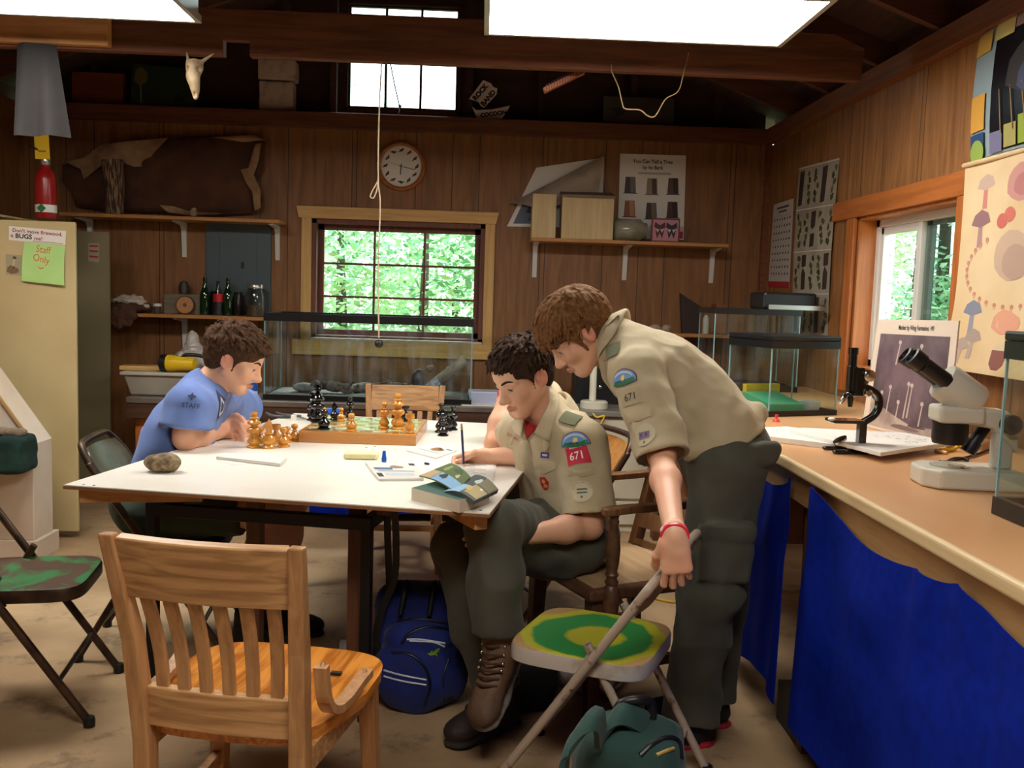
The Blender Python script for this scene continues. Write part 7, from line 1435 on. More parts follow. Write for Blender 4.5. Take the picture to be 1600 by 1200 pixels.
def bvh_of(*objs):
    vs, fs = [], []
    for o in objs:
        P, Q = o_P[o.name]; b = len(vs); vs += [tuple(p) for p in P]; fs += [tuple(int(x) + b for x in q) for q in Q]
    return BVHTree.FromPolygons(vs, fs)
def decal(bv, px, py, w, h, dx, dy, lift=.0018):
    """a cloth patch lying on a garment: centred where (px,py) meets it, its right along image direction (dx,dy)"""
    o = V((0, 0, CAM_H)); d = V(ray(px, py)).normalized(); loc, n, i, dist = bv.ray_cast(o, d)
    if loc is None: loc = o + d * 2.9; n = -d
    acc = V(n)
    for a, b_ in ((8, 0), (-8, 0), (0, 8), (0, -8)):
        l2, n2, _, _ = bv.ray_cast(o, V(ray(px + a, py + b_)).normalized())
        if l2 is not None: acc += n2
    n = acc.normalized(); n = n if n.dot(d) < 0 else -n
    q = V(ray(px + dx, py + dy)).normalized(); den = q.dot(n); r = (o + q * ((loc - o).dot(n) / den) - loc).normalized(); u = n.cross(r).normalized(); 
    def fn(a, b_):
        p = loc + r * (a - .5) * w + u * (.5 - b_) * h; l2, n2, _, _ = bv.ray_cast(p + n * .06, -n, .14)
        return (l2 if l2 is not None else p) + n * lift
    return Sheet(fn, None, off=.0012)
def strip_patch(bv, parent, px, py, w, dx, dy):
    s = decal(bv, px, py, w, w * .56, dx, dy)
    def dome(k): return [(.5 + .5 * k * math.cos(a) , .78 - .74 * k * math.sin(a) if math.sin(a) > 0 else .80 + .16 * k * (1 - abs(math.cos(a)) ** 2)) for a in np.linspace(PI, -PI, 33)[:-1]]
    s.poly(dome(1.0), colm(116, 52, 84), sub=5); s.lv = 2; s.poly(dome(.93), colm(104, 160, 216), sub=5); s.lv = 3
    s.poly([(.1, .62), (.2, .32), (.32, .22), (.5, .16), (.68, .22), (.8, .32), (.9, .62), (.8, .45), (.66, .33), (.5, .28), (.34, .33), (.2, .45)][:7] + [(.8, .46), (.66, .34), (.5, .29), (.34, .34), (.2, .46)], colm(190, 208, 226), o=.0040, sub=0)
    s.poly([(.05, .8), (.14, .7), (.2, .62), (.26, .72), (.4, .74), (.5, .78), (.62, .72), (.78, .62), (.9, .56), (.95, .78), (.75, .9), (.5, .93), (.25, .9)], colm(46, 112, 64), sub=4)
    s.lv = 4; s.poly([(.26, .72), (.36, .62), (.46, .7), (.58, .64), (.66, .7), (.5, .76)], colm(52, 74, 130), sub=2); cx, cy = .55, .55
    pts = []
    for k in range(24): a = 2 * PI * k / 24; r = .2 if k % 2 == 0 else .09; pts.append((cx + r * .62 * math.cos(a), cy - r * 1.15 * math.sin(a)))
    s.poly(pts, colm(246, 224, 150), sub=2); s.lv = 5; s.oval(cx, cy, .05, .09, colm(250, 206, 90), sub=2); o = s.mb.build('council_strip', s.ms, parent, smooth=50, recalc=False); return o
def px_patch(bv, parent, name, m, pts, lift=.005, sub=4):
    """a cloth flap lying on the garment, its outline given where it shows in the photo"""
    o = V((0, 0, CAM_H)); n = len(pts); cx = sum(p[0] for p in pts) / n; cy = sum(p[1] for p in pts) / n; vs = []; last = 2.9
    for k in range(sub + 1):
        for px, py in (pts if k else [(cx, cy)]):
            s_ = k / sub if k else 0; d = V(ray(cx + (px - cx) * s_, cy + (py - cy) * s_)).normalized(); l, nn, _, ds = bv.ray_cast(o, d)
            if l is None: l = o + d * last; nn = -d
            else: last = ds
            nn = nn if nn.dot(d) < 0 else -nn; vs.append(l + (nn * .6 - d * .4) * lift)
    fs = [(0, 1 + i, 1 + (i + 1) % n) for i in range(n)] + [(1 + k * n + i, 1 + k * n + n + i, 1 + k * n + n + (i + 1) % n, 1 + k * n + (i + 1) % n) for k in range(sub - 1) for i in range(n)]
    mb = MB(); mb.add(vs, fs); ob = mb.build(name, m, parent, smooth=80); sm = ob.modifiers.new('thick', 'SOLIDIFY'); sm.thickness = .002; return ob
# ======== the scout writing at the table ========
def scout_writing():
    J = dict(pel=A(892, 832, 3.10), chest=A(872, 728, 3.10), nb=A(862, 652, 3.10), shL=A(912, 690, 2.97), shR=A(806, 676, 3.24), elL=A(922, 822, 2.90), wrL=A(806, 838, 2.74), elR=V((.235, 3.10, .81)), wrR=AZ(768, 714, .775))
    hc = A(817, 590, 3.06); H, M = fr(hc, (-.74, -.55, -.42), roll=.07); tf = V((-.80, -.58, -.1)).normalized()
    kR, aR, kL, aL = A(772, 800, 2.66), A(778, 985, 2.60), A(716, 846, 2.82), V((.085, 2.80, .13)); hR, hL = A(868, 822, 3.16), A(906, 856, 2.99)
    sp = [hc, J['pel'], J['elL'], J['wrL'], J['wrR'], J['shR'], J['shL'], A(725, 712, 3.1), kR]
    F = SDF(*bounds(sp, .16), .0032); torso(F, J, tf, -.022); head(F, H, M); F.cap(H(0, -.03, -.05), J['nb'], .05, .056, k=.03); F.cap(H(0, .0, -.07), J['nb'].lerp(J['chest'], .1), .036, .05, k=.03)
    arm(F, J['shL'], J['elL'], J['wrL']); arm(F, J['shR'], J['elR'], J['wrR'])
    c1 = [(.5, .7, .4)] * 4; dL = (J['wrL'] - J['elL']).normalized(); hand(F, J['wrL'], dL, (0, .3, .95), dL.cross(V((0, .3, .95))), c1, [(.7, .6, .3), (.9, .1, .3), (.9, 0, .4)])
    tipP = AZ(725, 733, TZ + .004); d = V((-.86, -.06, -.10)).normalized(); t = V((.0, -.62, .78)).normalized(); t = (t - d * t.dot(d)).normalized(); n = t.cross(d)
    tips = hand(F, J['wrR'] + d * .004, d, t, n, [(.40, .95, .4), (.65, 1.05, .5), (.9, 1.1, .5), (1.15, 1.0, .4)], [(.75, .60, .42), (.95, -.05, .40), (.9, -.35, .45)], 1.0, .09)
    body = F.build('person', [m_skin, m_lips, m_ear], None, J['pel'], ids=True, smooth_it=2); body['_o'] = tuple(J['pel']); tag(body, 'seated person in a khaki scout shirt, head bent, writing with a pencil', 'person')
    face_bits(H, M, body, m_hd, -.5); hair('hair', H, M, body, m_hd, 4, dict(t=.010, fringe=.05, burn=-.028, n=900, fl=.42, crown=-.05, comb=(0, .3, .0), mess=.28, lift=.22, len=.036))
    # red undershirt
    F = SDF(*bounds([J['chest'], J['nb'], J['shL'], J['shR']], .2), .006); torso(F, J, tf, -.008); F.cap(H(0, -.03, -.05), J['nb'], .045, .05, k=.02, op='sub'); F.plane(J['nb'] + V((0, 0, .015)), (-.3, -.2, .9)); F.plane(J['chest'], (0, 0, -1)); F.build('undershirt', m_red, body)
    # khaki shirt
    F = SDF(*bounds([J['pel'], J['chest'], J['nb'], J['shL'], J['shR'], J['elL'], J['elR']], .24), .0055); torso(F, J, tf, .012)
    F.cap(J['pel'] - V((0, 0, .02)), J['pel'].lerp(J['chest'], .4), .155, .150, k=.04, flat=(tf, .78))
    hem = J['shL'].lerp(J['elL'], .86); F.cap(J['shL'], hem, .073, .086, k=.016, flatend=True); F.cap(J['shR'], J['shR'].lerp(J['elR'], .75), .07, .08, k=.035, flatend=True)
    F.cap(J['shL'].lerp(J['elL'], .6), hem + (hem - J['shL']) * .3, .066, .079, k=.004, op='sub')
    # open neck
    F.cap(H(0, -.02, -.05), J['nb'] + V((0, 0, -.01)), .06, .058, k=.01, op='sub'); fr0 = J['nb'] + tf * .075; F.cap(fr0 + V((0, 0, .06)), fr0 + tf * .04 - V((0, 0, .10)), .058, .012, k=.008, op='sub')
    F.plane(J['pel'] - V((0, 0, .055)), (-.15, -.1, -1))
    # placket
    F.cap(fr0 + tf * .035 - V((0, 0, .08)), J['pel'] + tf * .125 + V((0, 0, .02)), .018, .016, k=.006, flat=(tf, .45))
    sh = F.build('shirt', m_khaki, body, smooth_it=2, disp=wrinkle(.008, 11, .006, 14, 3, (1, 1, .7)))
    # collar
    lft = V((0, 0, 1)).cross(tf); ctr = J['nb']
    def cp(a, z, r): return ctr + tf * (math.cos(a) * r * .85 + .012) - lft * (-math.sin(a) * r) + V((0, 0, z))
    F = SDF(*bounds([ctr], .2), .0045)
    ang = np.linspace(.55, 2 * PI - .55, 61)
    pr = None
    for a in ang:
        w = (1 - math.cos(a)) / 2; p = cp(a, .012 + .060 * w, .072 - .006 * w); q = cp(a, -.016 + .045 * w, .100)
        if pr is not None:
            for k in np.linspace(0, 1, 6): F.cap(pr[0].lerp(pr[1], k), p.lerp(q, k), .0055, k=.008)
        pr = (p, q)
    for s in (1, -1):
        a = .55 * s; p0 = cp(a, .012, .076); p1 = cp(a * 1.5, -.02, .112); tipc = cp(a * 1.3, -.085, .132); p2 = cp(a * 2.3, .0, .106)
        for k in np.linspace(0, 1, 16): F.cap(p0.lerp(p1, k), tipc.lerp(p1, k * .9), .005, .004, k=.008); F.cap(p1.lerp(p2, k), tipc.lerp(p2, k), .005, .004, k=.008)
    F.build('collar', m_khaki, body, smooth_it=2)
    # trousers
    F = SDF(*bounds([J['pel'], hR, hL, kR, kL, aR, aL], .2), .0065); F.ell(J['pel'] - V((0, 0, .015)), (.165, .15, .115), k=.05); kR2 = kR - V((0, 0, .045)); kL2 = kL - V((0, 0, .02))
    F.cap(hR, kR2, .092, .074, k=.05); F.cap(kR2, kR2.lerp(aR, .5), .076, .078, k=.03); F.cap(kR2.lerp(aR, .5), aR - V((0, 0, .01)), .078, .072, k=.03, flatend=True)
    F.cap(hL, kL2, .098, .078, k=.05); F.cap(kL2, kL2.lerp(aL, .5), .078, .075, k=.03); F.cap(kL2.lerp(aL, .5), aL, .075, .07, k=.03, flatend=True); F.cap(kR2.lerp(aR, .9), aR - V((0, 0, .05)), .058, k=.005, op='sub')
    tr = F.build('trousers', m_olive, body, smooth_it=2, disp=wrinkle(.012, 7, .009, 10, 5, (1, 1, .8)))
    F = SDF(*bounds([J['pel']], .24), .006); F.cap(J['pel'] + V((0, 0, .035)), J['pel'] + V((.0, 0, .06)), .148, .147, k=.01, flat=(tf, .77)); F.plane(J['pel'] + V((0, 0, .07)), (0, 0, 1)); F.plane(J['pel'] + V((0, 0, .03)), (0, 0, -1)); F.build('belt', m_loop, body)
    # boots
    m_tan = mat('tan_hiking_leather', (112, 84, 60), .7, 0, (84, 60, 44), scale=10, bump=.2, bscale=60); m_sol = mat('grey_rubber_sole', (112, 104, 96), .8); m_dkb = mat('dark_brown_boot_leather', (50, 36, 30), .7, 0, (38, 28, 24), scale=10, bump=.2, bscale=60); m_lc = mat('brown_lace', (66, 44, 36), .8)
    aF = aR + V((-.0, -.01, -.055)); dt = (A(748, 1092, 2.47) - aF).normalized(); o, P_ = boot('hiking_boot', body, aF, dt, V((.02, .12, 1)), [m_tan, m_sol], 1.05, .095); lab(o, 'tan hiking boot hanging over the other boot'); o['_o'] = body['_o']; laces_parent = o
    for k in range(6):
        y = .11 - .018 * k; z = -.008 + .0065 * k + max(0, k - 3) * .006; mb = MB(); mb.tube(curve_pts([P_(-.03, y - .014, z - .008), P_(0, y + .004, z + .013), P_(.03, y - .012, z - .008)], 4), .0032, 6); c = mb.build('lace', m_lc, o, smooth=60)
        if k > 1:
            for s in (-1, 1): mb = MB(); mb.sphere(P_(s * .032, y - .014, z - .004), .0055); mb.build('lace_hook', mat('chrome', (200, 196, 190)), o, smooth=60)
    dB = (V((-.06, 2.66, 0)) - V((.085, 2.80, 0))).normalized(); o, P_ = boot('hiking_boot', body, V((.085, 2.80, .10)), dB, V((-.1, 0, 1)), [m_dkb, mat('dark_rubber_sole', (44, 38, 34), .8)], 1.08, .10); lab(o, 'dark boot flat on the floor'); o['_o'] = body['_o']
    for k in range(5): y = .11 - .02 * k; z = -.006 + .0065 * k; mb = MB(); mb.tube(curve_pts([P_(-.03, y - .014, z - .008), P_(0, y + .004, z + .014), P_(.03, y - .012, z - .008)], 4), .003, 6); mb.build('lace', m_black, o, smooth=60)
    bv = bvh_of(sh, body); cf = cloth_m('khaki_collar_cloth', (206, 192, 160), (194, 178, 144))
    px_patch(bv, body, 'undershirt_collar', m_red, [(819, 654), (828, 660), (842, 666), (832, 677), (824, 687), (820, 676)], .004)
    px_patch(bv, body, 'collar_flap', cf, [(856, 604), (866, 611), (873, 622), (871, 650), (861, 690), (849, 684), (837, 677), (847, 656), (857, 629)], .011); px_patch(bv, body, 'collar_flap', cf, [(818, 653), (816, 684), (806, 676), (799, 660), (806, 654)], .009)
    bv = bvh_of(sh)
    s = decal(bv, 892, 655, .065, .05, 9, 3, .004); s.rect(0, 0, 1, 1, m_loop); s.mb.build('shoulder_loop', s.ms, body, smooth=50, recalc=False)
    s = decal(bv, 893, 688, .10, .052, 10, -2.2)
    strip_patch(bv, body, 898, 687, .10, 10, -1.2)
    s = decal(bv, 902, 711, .072, .056, 10, -2.4); s.rect(0, 0, 1, 1, colm(200, 28, 60), k=6); s.lv = 2; s.rect(.2, .03, .8, .11, colm(206, 190, 190), k=3); s.text('671', .5, .56, .74, colm(244, 236, 232), .62, .86, .012, o=.0034); s.mb.build('number_patch', s.ms, body, smooth=50, recalc=False)
    pf = cloth_m('khaki_pocket_cloth', (188, 174, 142), (178, 162, 130))
    s = decal(bv, 909, 738, .085, .032, 10, -.6, .003); s.poly([(0, .1), (1, .0), (1, .7), (.5, 1), (0, .75)], pf, sub=4); s.mb.build('sleeve_pocket_flap', s.ms, body, smooth=50, recalc=False)
    s = decal(bv, 909, 768, .066, .066, 10, -.6); gr = colm(46, 104, 88); s.oval(.5, .5, .5, .5, colm(206, 192, 160), seg=28, sub=5); s.lv = 2; s.rect(.28, .36, .76, .43, gr, k=3); s.rect(.28, .52, .76, .59, gr, k=3); s.poly([(.5, .68), (.56, .75), (.5, .82), (.44, .75)], gr)
    for k in range(11): a = PI * (.12 + .76 * k / 10); s.oval(.5 + .43 * math.cos(a), .5 - .43 * math.sin(a), .025, .025, gr, seg=6)
    s.mb.build('round_patch', s.ms, body, smooth=50, recalc=False)
    s = decal(bv, 852, 711, .03, .018, 10, .8); s.rect(0, 0, 1, 1, colm(70, 56, 130), k=3); s.lv = 2; s.rect(.2, .3, .8, .7, colm(196, 190, 216), k=2); s.mb.build('purple_badge', s.ms, body, recalc=False)
    s = decal(bv, 851, 755, .034, .044, 10, .8); s.poly([(.1, .05), (.6, 0), (1, .4), (.8, .95), (.4, 1), (.1, .6)], colm(190, 44, 36), sub=3); s.lv = 2; s.oval(.45, .35, .16, .16, colm(226, 170, 120), wob=.3); s.oval(.6, .68, .2, .16, colm(226, 150, 90), wob=.3); s.mb.build('red_badge', s.ms, body, recalc=False)
    s = decal(bv, 850, 730, .075, .045, 10, .5, .003); s.poly([(0, 0), (1, .05), (1, .6), (.5, 1), (0, .55)], pf, sub=4); s.mb.build('chest_pocket_flap', s.ms, body, smooth=50, recalc=False)
    s = decal(bv, 803, 683, .075, .016, 10, 5.5); s.text('SCOUTS  AMERICA', .5, .5, .9, colm(176, 60, 56), .12, 1.0, .01, o=.002); s.mb.build('name_tape', s.ms, body, recalc=False)
    # pencil in the hand
    top = A(721, 662, tipP.y - .02); mb = MB(); dd = (top - tipP).normalized(); L_ = (top - tipP).length
    t_ = thing('pencil', 'dark blue pencil held upright in the writing hand', 'pencil', tipP); mb.lathe([(.0038, .018), (.0038, L_ - .02), (0, L_ - .02)], tipP, 6, axis=dd); mb.build('barrel', mat('navy_pencil_paint', (34, 34, 90), .3), t_)
    mb = MB(); mb.lathe([(0, 0), (.0038, .018), (0, .018)], tipP, 8, axis=dd); mb.build('point', m_pine, t_); mb = MB(); mb.lathe([(0, L_ - .02), (.004, L_ - .02), (.004, L_ - .009), (0, L_ - .009)], tipP, 10, axis=dd); mb.build('ferrule', mat('brass_latch', (196, 164, 90)), t_); mb = MB(); mb.lathe([(0, L_ - .009), (.0036, L_ - .009), (.0034, L_), (0, L_)], tipP, 10, axis=dd); mb.build('eraser', mat('worn_eraser', (214, 160, 140)), t_)
    return body
scout_writing()
# ======== the scout standing and leaning over ========
def band(parent, a, b_, t, r0, r1, w, tagdir):
    a, b_ = V(a), V(b_); d = (b_ - a).normalized(); c = a.lerp(b_, t); mb = MB(); mb.lathe([(r0, -w / 2), (r0 + .0015, -w / 2), (r1 + .0015, w / 2), (r1, w / 2)], c, 24, axis=d); mb.v = mb.v; o = mb.build('wristband', m_band, parent, smooth=50)
    n = (V(tagdir) - d * V(tagdir).dot(d)).normalized(); mb = MB(); mb.box(c + n * (r0 + .002), (.011, .011, .003), R=V((0, 0, 1)).rotation_difference(n).to_matrix()); mb.build('clasp', m_white, parent)
def scout_standing():
    rzc = PI / 2 - .42; grip = fc + Matrix.Rotation(rzc, 3, 'Z') @ V((-.195, .245 - .51 * .69 / .76, 0)); grip.z = .695; grip.x += .012
    J = dict(pel=A(1132, 690, 2.83), chest=A(1040, 590, 2.86), nb=A(970, 538, 2.88), shL=A(1000, 586, 2.70), shR=A(985, 584, 3.05), elL=A(1034, 712, 2.56), wrL=V((grip.x - .012, grip.y - .052, grip.z + .082)), elR=A(1052, 700, 3.10), wrR=A(1092, 800, 3.02))
    hc = A(904, 522, 2.90); H, M = fr(hc, (-.74, -.08, -.66), roll=.0); tf = V((-.66, -.03, -.75)).normalized()
    hN, hF = A(1135, 730, 2.74), A(1130, 730, 2.93); kN, kF = A(1108, 925, 2.70), A(1122, 920, 2.88); aN, aF = V((.665, 2.72, .12)), V((.745, 2.86, .12))
    F = SDF(*bounds([hc, J['pel'], J['wrL'], J['elR'], J['wrR'], A(1070, 880, 2.42), grip], .16), .0032); torso(F, J, tf, -.02); head(F, H, M); F.cap(H(0, -.035, -.05), J['nb'], .05, .055, k=.03); F.cap(H(0, .0, -.065), J['nb'].lerp(J['chest'], .15), .036, .05, k=.03)
    arm(F, J['shL'], J['elL'], J['wrL'], .92); arm(F, J['shR'], J['elR'], J['wrR'], 1.0)
    d = V((.0, -.10, -1)).normalized(); t = V((-.93, .25, -.0)).normalized(); n = d.cross(t)
    hand(F, J['wrL'], V((.12, -.02, -1)), V((-.97, .12, -.12)), V((.1, .98, -.05)), [(.45, .9, .6), (.5, .9, .7), (.5, 1.0, .7), (.55, .9, .6)], [(.8, .5, .5), (.8, .1, .7), (.7, -.1, .8)], 1.0, .07)
    hand(F, J['wrR'], (.05, .05, -1), (-.9, .2, 0), (.2, .9, 0), [(.3, .5, .4)] * 4, [(.7, .6, .3), (.9, .2, .3), (.9, 0, .3)], .95)
    body = F.build('person', [m_skin, m_lips, m_ear], None, J['pel'], ids=True, smooth_it=2); body['_o'] = tuple(J['pel']); tag(body, 'standing person in a khaki scout shirt bending over, one hand on a folding chair', 'person')
    face_bits(H, M, body, m_hl, -.5); hair('hair', H, M, body, m_hl, 7, dict(t=.019, fringe=.022, burn=-.045, n=900, fl=.18, crown=-.045, comb=(0, .25, -.1), mess=.10, lift=.02, len=.06))
    F = SDF(*bounds([J['pel'], J['chest'], J['nb'], J['shL'], J['shR'], J['elL'], J['elR']], .24), .0055); torso(F, J, tf, .016)
    F.cap(J['pel'].lerp(J['chest'], .05), J['pel'].lerp(J['chest'], .6), .158, .152, k=.04, flat=(tf, .82)); hem = J['shL'].lerp(J['elL'], 1.02); F.cap(J['shL'], hem, .068, .078, k=.035, flatend=True); F.cap(J['shL'].lerp(J['elL'], .72), hem + (hem - J['shL']) * .3, .058, .071, k=.004, op='sub'); F.cap(J['shR'], J['shR'].lerp(J['elR'], .7), .07, .075, k=.03, flatend=True)
    F.cap(H(0, -.03, -.06), J['nb'] + (J['chest'] - J['nb']) * .02, .058, .056, k=.01, op='sub'); ax = (J['chest'] - J['pel']).normalized(); F.plane(J['pel'] - ax * .015 + V((0, 0, 0)), -ax + V((0, 0, -.25)))
    # hanging folds
    for a, b_, r in ((A(1160, 655, 2.72), A(1075, 712, 2.72), .03), (A(1185, 640, 2.8), A(1110, 705, 2.72), .026), (A(1045, 560, 2.72), A(1062, 650, 2.72), .016)): F.cap(a, b_, r, r * .7, k=.03)
    sh = F.build('shirt', m_khaki, body, smooth_it=2, disp=wrinkle(.008, 9, .006, 12, 6, (.8, 1, 1)))
    F = SDF(*bounds([J['nb']], .2), .0045); nax = (V(H(0, -.035, -.05)) - J['nb']).normalized(); e1 = nax.orthogonal().normalized(); e1 = (tf - nax * tf.dot(nax)).normalized(); e2 = nax.cross(e1); pr = None
    for a in np.linspace(.4, 2 * PI - .4, 61):
        w = (1 - math.cos(a)) / 2; b0 = J['nb'] + e1 * math.cos(a) * .066 + e2 * math.sin(a) * .068; p = b0 + nax * (.03 + .03 * w); q = J['nb'] + (e1 * math.cos(a) + e2 * math.sin(a)) * (.103) - nax * (.005 - .012 * w)
        if pr is not None:
            for k in np.linspace(0, 1, 6): F.cap(pr[0].lerp(pr[1], k), p.lerp(q, k), .0055, k=.008)
        pr = (p, q)
    F.build('collar', m_khaki, body, smooth_it=2)
    F = SDF(*bounds([J['pel'], kN, kF, aN, aF], .22), .0065); F.ell(J['pel'] - V((-.005, 0, .035)), (.135, .165, .13), k=.05)
    for h, k_, a in ((hN, kN, aN), (hF, kF, aF)): F.cap(h, k_, .104, .084, k=.05); F.cap(k_, k_.lerp(a, .6), .082, .072, k=.03); F.cap(k_.lerp(a, .6), a - V((0, 0, .04)), .072, .082, k=.03, flatend=True)
    F.box(kN.lerp(hN, .38) + V((.0, -.088, 0)), (.075, .02, .085), rad=.015, k=.012); F.box(kN.lerp(hN, .38) + V((0, -.097, .062)), (.08, .018, .022), rad=.01, k=.004); F.box(A(1165, 702, 2.74) + V((.02, -.03, 0)), (.045, .06, .03), Matrix.Rotation(.3, 3, 'Z'), rad=.012, k=.006)
    F.cap(J['pel'].lerp(J['chest'], -.02), J['pel'].lerp(J['chest'], .12), .142, .142, k=.03, flat=(tf, .82))
    F.build('trousers', m_olive, body, smooth_it=2, disp=wrinkle(.012, 7, .009, 10, 8, (1, 1, .7)))
    m_bs = mat('black_shoe_mesh', (26, 24, 26), .8); m_rs = mat('red_sole', (170, 26, 44), .6)
    for a, dr, lb in ((V((.665, 2.72, .085)), V((-.93, -.25, 0)), 'black sneaker with a red sole, nearer'), (V((.745, 2.86, .085)), V((-.8, .1, 0)), 'black sneaker with a red sole, farther')): o, P_ = boot('sneaker', body, a, dr, V((0, 0, 1)), [m_bs, m_rs], 1.0, .06); lab(o, lb)
    band(body, J['elL'], J['wrL'], 1.0, .0315, .0325, .019, (-.6, -.8, 0))
    bv = bvh_of(sh)
    b2 = bvh_of(sh, body); px_patch(b2, body, 'collar_flap', cloth_m('khaki_collar_cloth', (206, 192, 160), (194, 178, 144)), [(966, 491), (974, 498), (963, 523), (944, 548), (936, 563), (938, 536), (949, 510)], .010)
    s = decal(bv, 957, 548, .055, .05, 9, -4.5, .004); s.rect(0, 0, 1, 1, m_loop); s.mb.build('shoulder_loop', s.ms, body, smooth=50, recalc=False)
    strip_patch(bv, body, 974, 590, .098, 10, -2.5)
    s = decal(bv, 986, 620, .07, .046, 10, -3); s.rect(0, 0, 1, 1, cloth_m('khaki_pocket_cloth', (188, 174, 142), (178, 162, 130)), k=5); s.text('671', .5, .52, .74, colm(74, 66, 52), .55, .86, .01, o=.003); s.mb.build('number_patch', s.ms, body, smooth=50, recalc=False)
    s = decal(bv, 998, 650, .075, .03, 10, -3, .003); s.poly([(0, .05), (1, 0), (1, .8), (.5, 1), (0, .8)], cloth_m('khaki_pocket_cloth', (188, 174, 142), (178, 162, 130)), sub=4); s.mb.build('sleeve_pocket_flap', s.ms, body, smooth=50, recalc=False)
    s = decal(bv, 1008, 680, .062, .066, 10, -2.4); s.oval(.5, .5, .5, .5, colm(196, 184, 152), seg=26, sub=5); s.lv = 2; s.rect(.2, .35, .75, .66, colm(128, 112, 140), k=3); s.poly([(.5, .76), (.56, .82), (.5, .9), (.44, .82)], colm(60, 84, 70)); s.lv = 3; s.rect(.3, .42, .38, .58, colm(80, 60, 110), k=1); s.rect(.55, .42, .65, .58, colm(80, 60, 110), k=1); s.mb.build('round_patch', s.ms, body, smooth=50, recalc=False)
scout_standing()
# ======== the boy in the blue tee ========
def boy_tee():
    J = dict(pel=A(246, 776, 3.47), chest=A(285, 672, 3.48), nb=A(322, 607, 3.50), shR=A(296, 636, 3.32), shL=A(344, 622, 3.68), elR=AZ(290, 684, .79), wrR=AZ(350, 671, .785), elL=AZ(383, 644, .80), wrL=AZ(354, 662, .80))
    hc = A(367, 562, 3.50); H, M = fr(hc, (.92, .04, -.38)); tf = V((.86, 0, -.5)).normalized()
    F = SDF(*bounds([hc, J['pel'], J['elR'], J['wrR'], J['elL'], J['shL']], .17), .0042); torso(F, J, tf, -.02); head(F, H, M); F.cap(H(0, -.03, -.05), J['nb'], .052, .058, k=.03); F.cap(H(0, .0, -.065), J['nb'].lerp(J['chest'], .12), .038, .052, k=.03)
    arm(F, J['shR'], J['elR'], J['wrR'], 1.08); arm(F, J['shL'], J['elL'], J['wrL'], 1.08)
    dR = (AZ(384, 674, .775) - J['wrR']).normalized(); hand(F, J['wrR'], dR, (.3, .3, .8), (0.2, .9, -.3), [(.5, .8, .5)] * 4, [(.8, .4, .4), (.9, .1, .3), (.9, 0, .4)], .95)
    dL = (AZ(372, 668, .80) - J['wrL']).normalized(); hand(F, J['wrL'], V((.55, -.75, -.05)), (.2, .3, .9), (.1, .1, -.95), [(.35, .5, .4), (.4, .6, .4), (.45, .6, .4), (.5, .6, .4)], [(.8, .5, .1), (.9, .2, .3), (.9, 0, .4)], .95)
    body = F.build('person', [m_skin, m_lips, m_ear], None, J['pel'], ids=True, smooth_it=2); body['_o'] = tuple(J['pel']); tag(body, 'seated person in a blue staff tee shirt leaning on the left edge of the table', 'person')
    face_bits(H, M, body, m_hb, -.35); hair('hair', H, M, body, m_hb, 11, dict(t=.014, fringe=.05, burn=-.032, n=900, fl=.35, crown=-.05, comb=(0, .3, .0), mess=.4, lift=.14, len=.034))
    F = SDF(*bounds([J['pel'], J['chest'], J['nb'], J['shL'], J['shR'], J['elL'], J['elR']], .24), .006); torso(F, J, tf, .012); F.cap(J['pel'], J['pel'].lerp(J['chest'], .6), .155, .155, k=.04, flat=(tf, .8))
    for sd in 'RL':
        h = J['sh' + sd].lerp(J['el' + sd], .62 if sd == 'R' else .8); F.cap(J['sh' + sd], h, .072, .086, k=.035, flatend=True); F.cap(J['sh' + sd].lerp(J['el' + sd], .35), h + (h - J['sh' + sd]) * .4, .06, .078, k=.004, op='sub')
    F.cap(H(0, -.03, -.06), J['nb'] - V((0, 0, .0)), .062, .060, k=.008, op='sub'); F.plane(J['pel'] - V((0, 0, .06)), (.2, 0, -1))
    sh = F.build('tee_shirt', m_tee, body, smooth_it=2, disp=wrinkle(.008, 8, .006, 11, 2, (1, 1, .7)))
    F = SDF(*bounds([J['pel'], V((-.72, 3.5, .1))], .28), .007); pel = J['pel']; F.ell(pel - V((0, 0, .03)), (.17, .17, .1), k=.05); m_sho = cloth_m('dark_green_shorts_cloth', (58, 72, 58), (46, 58, 48))
    kn = {'R': V((-.74, 3.36, .53)), 'L': V((-.70, 3.60, .53))}; hp = {'R': pel + V((.0, -.09, -.03)), 'L': pel + V((0, .09, -.03))}
    for sd in 'RL': F.cap(hp[sd], hp[sd].lerp(kn[sd], .78), .105, .092, k=.04, flatend=True)
    F.build('shorts', m_sho, body, smooth_it=2, disp=wrinkle(.008, 9, .004, 12, 4))
    m_dsh = mat('dark_sneaker', (30, 28, 30), .8)
    for sd in 'RL':
        an = kn[sd] + V((-.06, -.02, -.43)); F = SDF(*bounds([kn[sd], an, hp[sd]], .14), .006); F.cap(hp[sd].lerp(kn[sd], .5), kn[sd], .07, .058, k=.03); F.cap(kn[sd], kn[sd].lerp(an, .35), .056, .058, k=.03); F.cap(kn[sd].lerp(an, .35), an, .058, .038, k=.03); F.build('bare_leg', m_skin, body)
        o, P_ = boot('sneaker', body, V((an.x, an.y, .088)), V((1, -.1, 0)), V((0, 0, 1)), [m_dsh, mat('dark_rubber_sole', (44, 38, 34))], 1.0, .07)
    bv = bvh_of(sh)
    s = decal(bv, 299, 627, .085, .075, 10, 1.2); nv = colm(44, 54, 92); s.text('STAFF', .5, .72, .33, nv, .78, 1.0, .0, o=.002); s.poly([(.5, .06), (.56, .2), (.68, .24), (.6, .36), (.52, .34), (.54, .46), (.46, .46), (.48, .34), (.4, .36), (.32, .24), (.44, .2)], nv); s.mb.build('sleeve_print', s.ms, body, recalc=False)
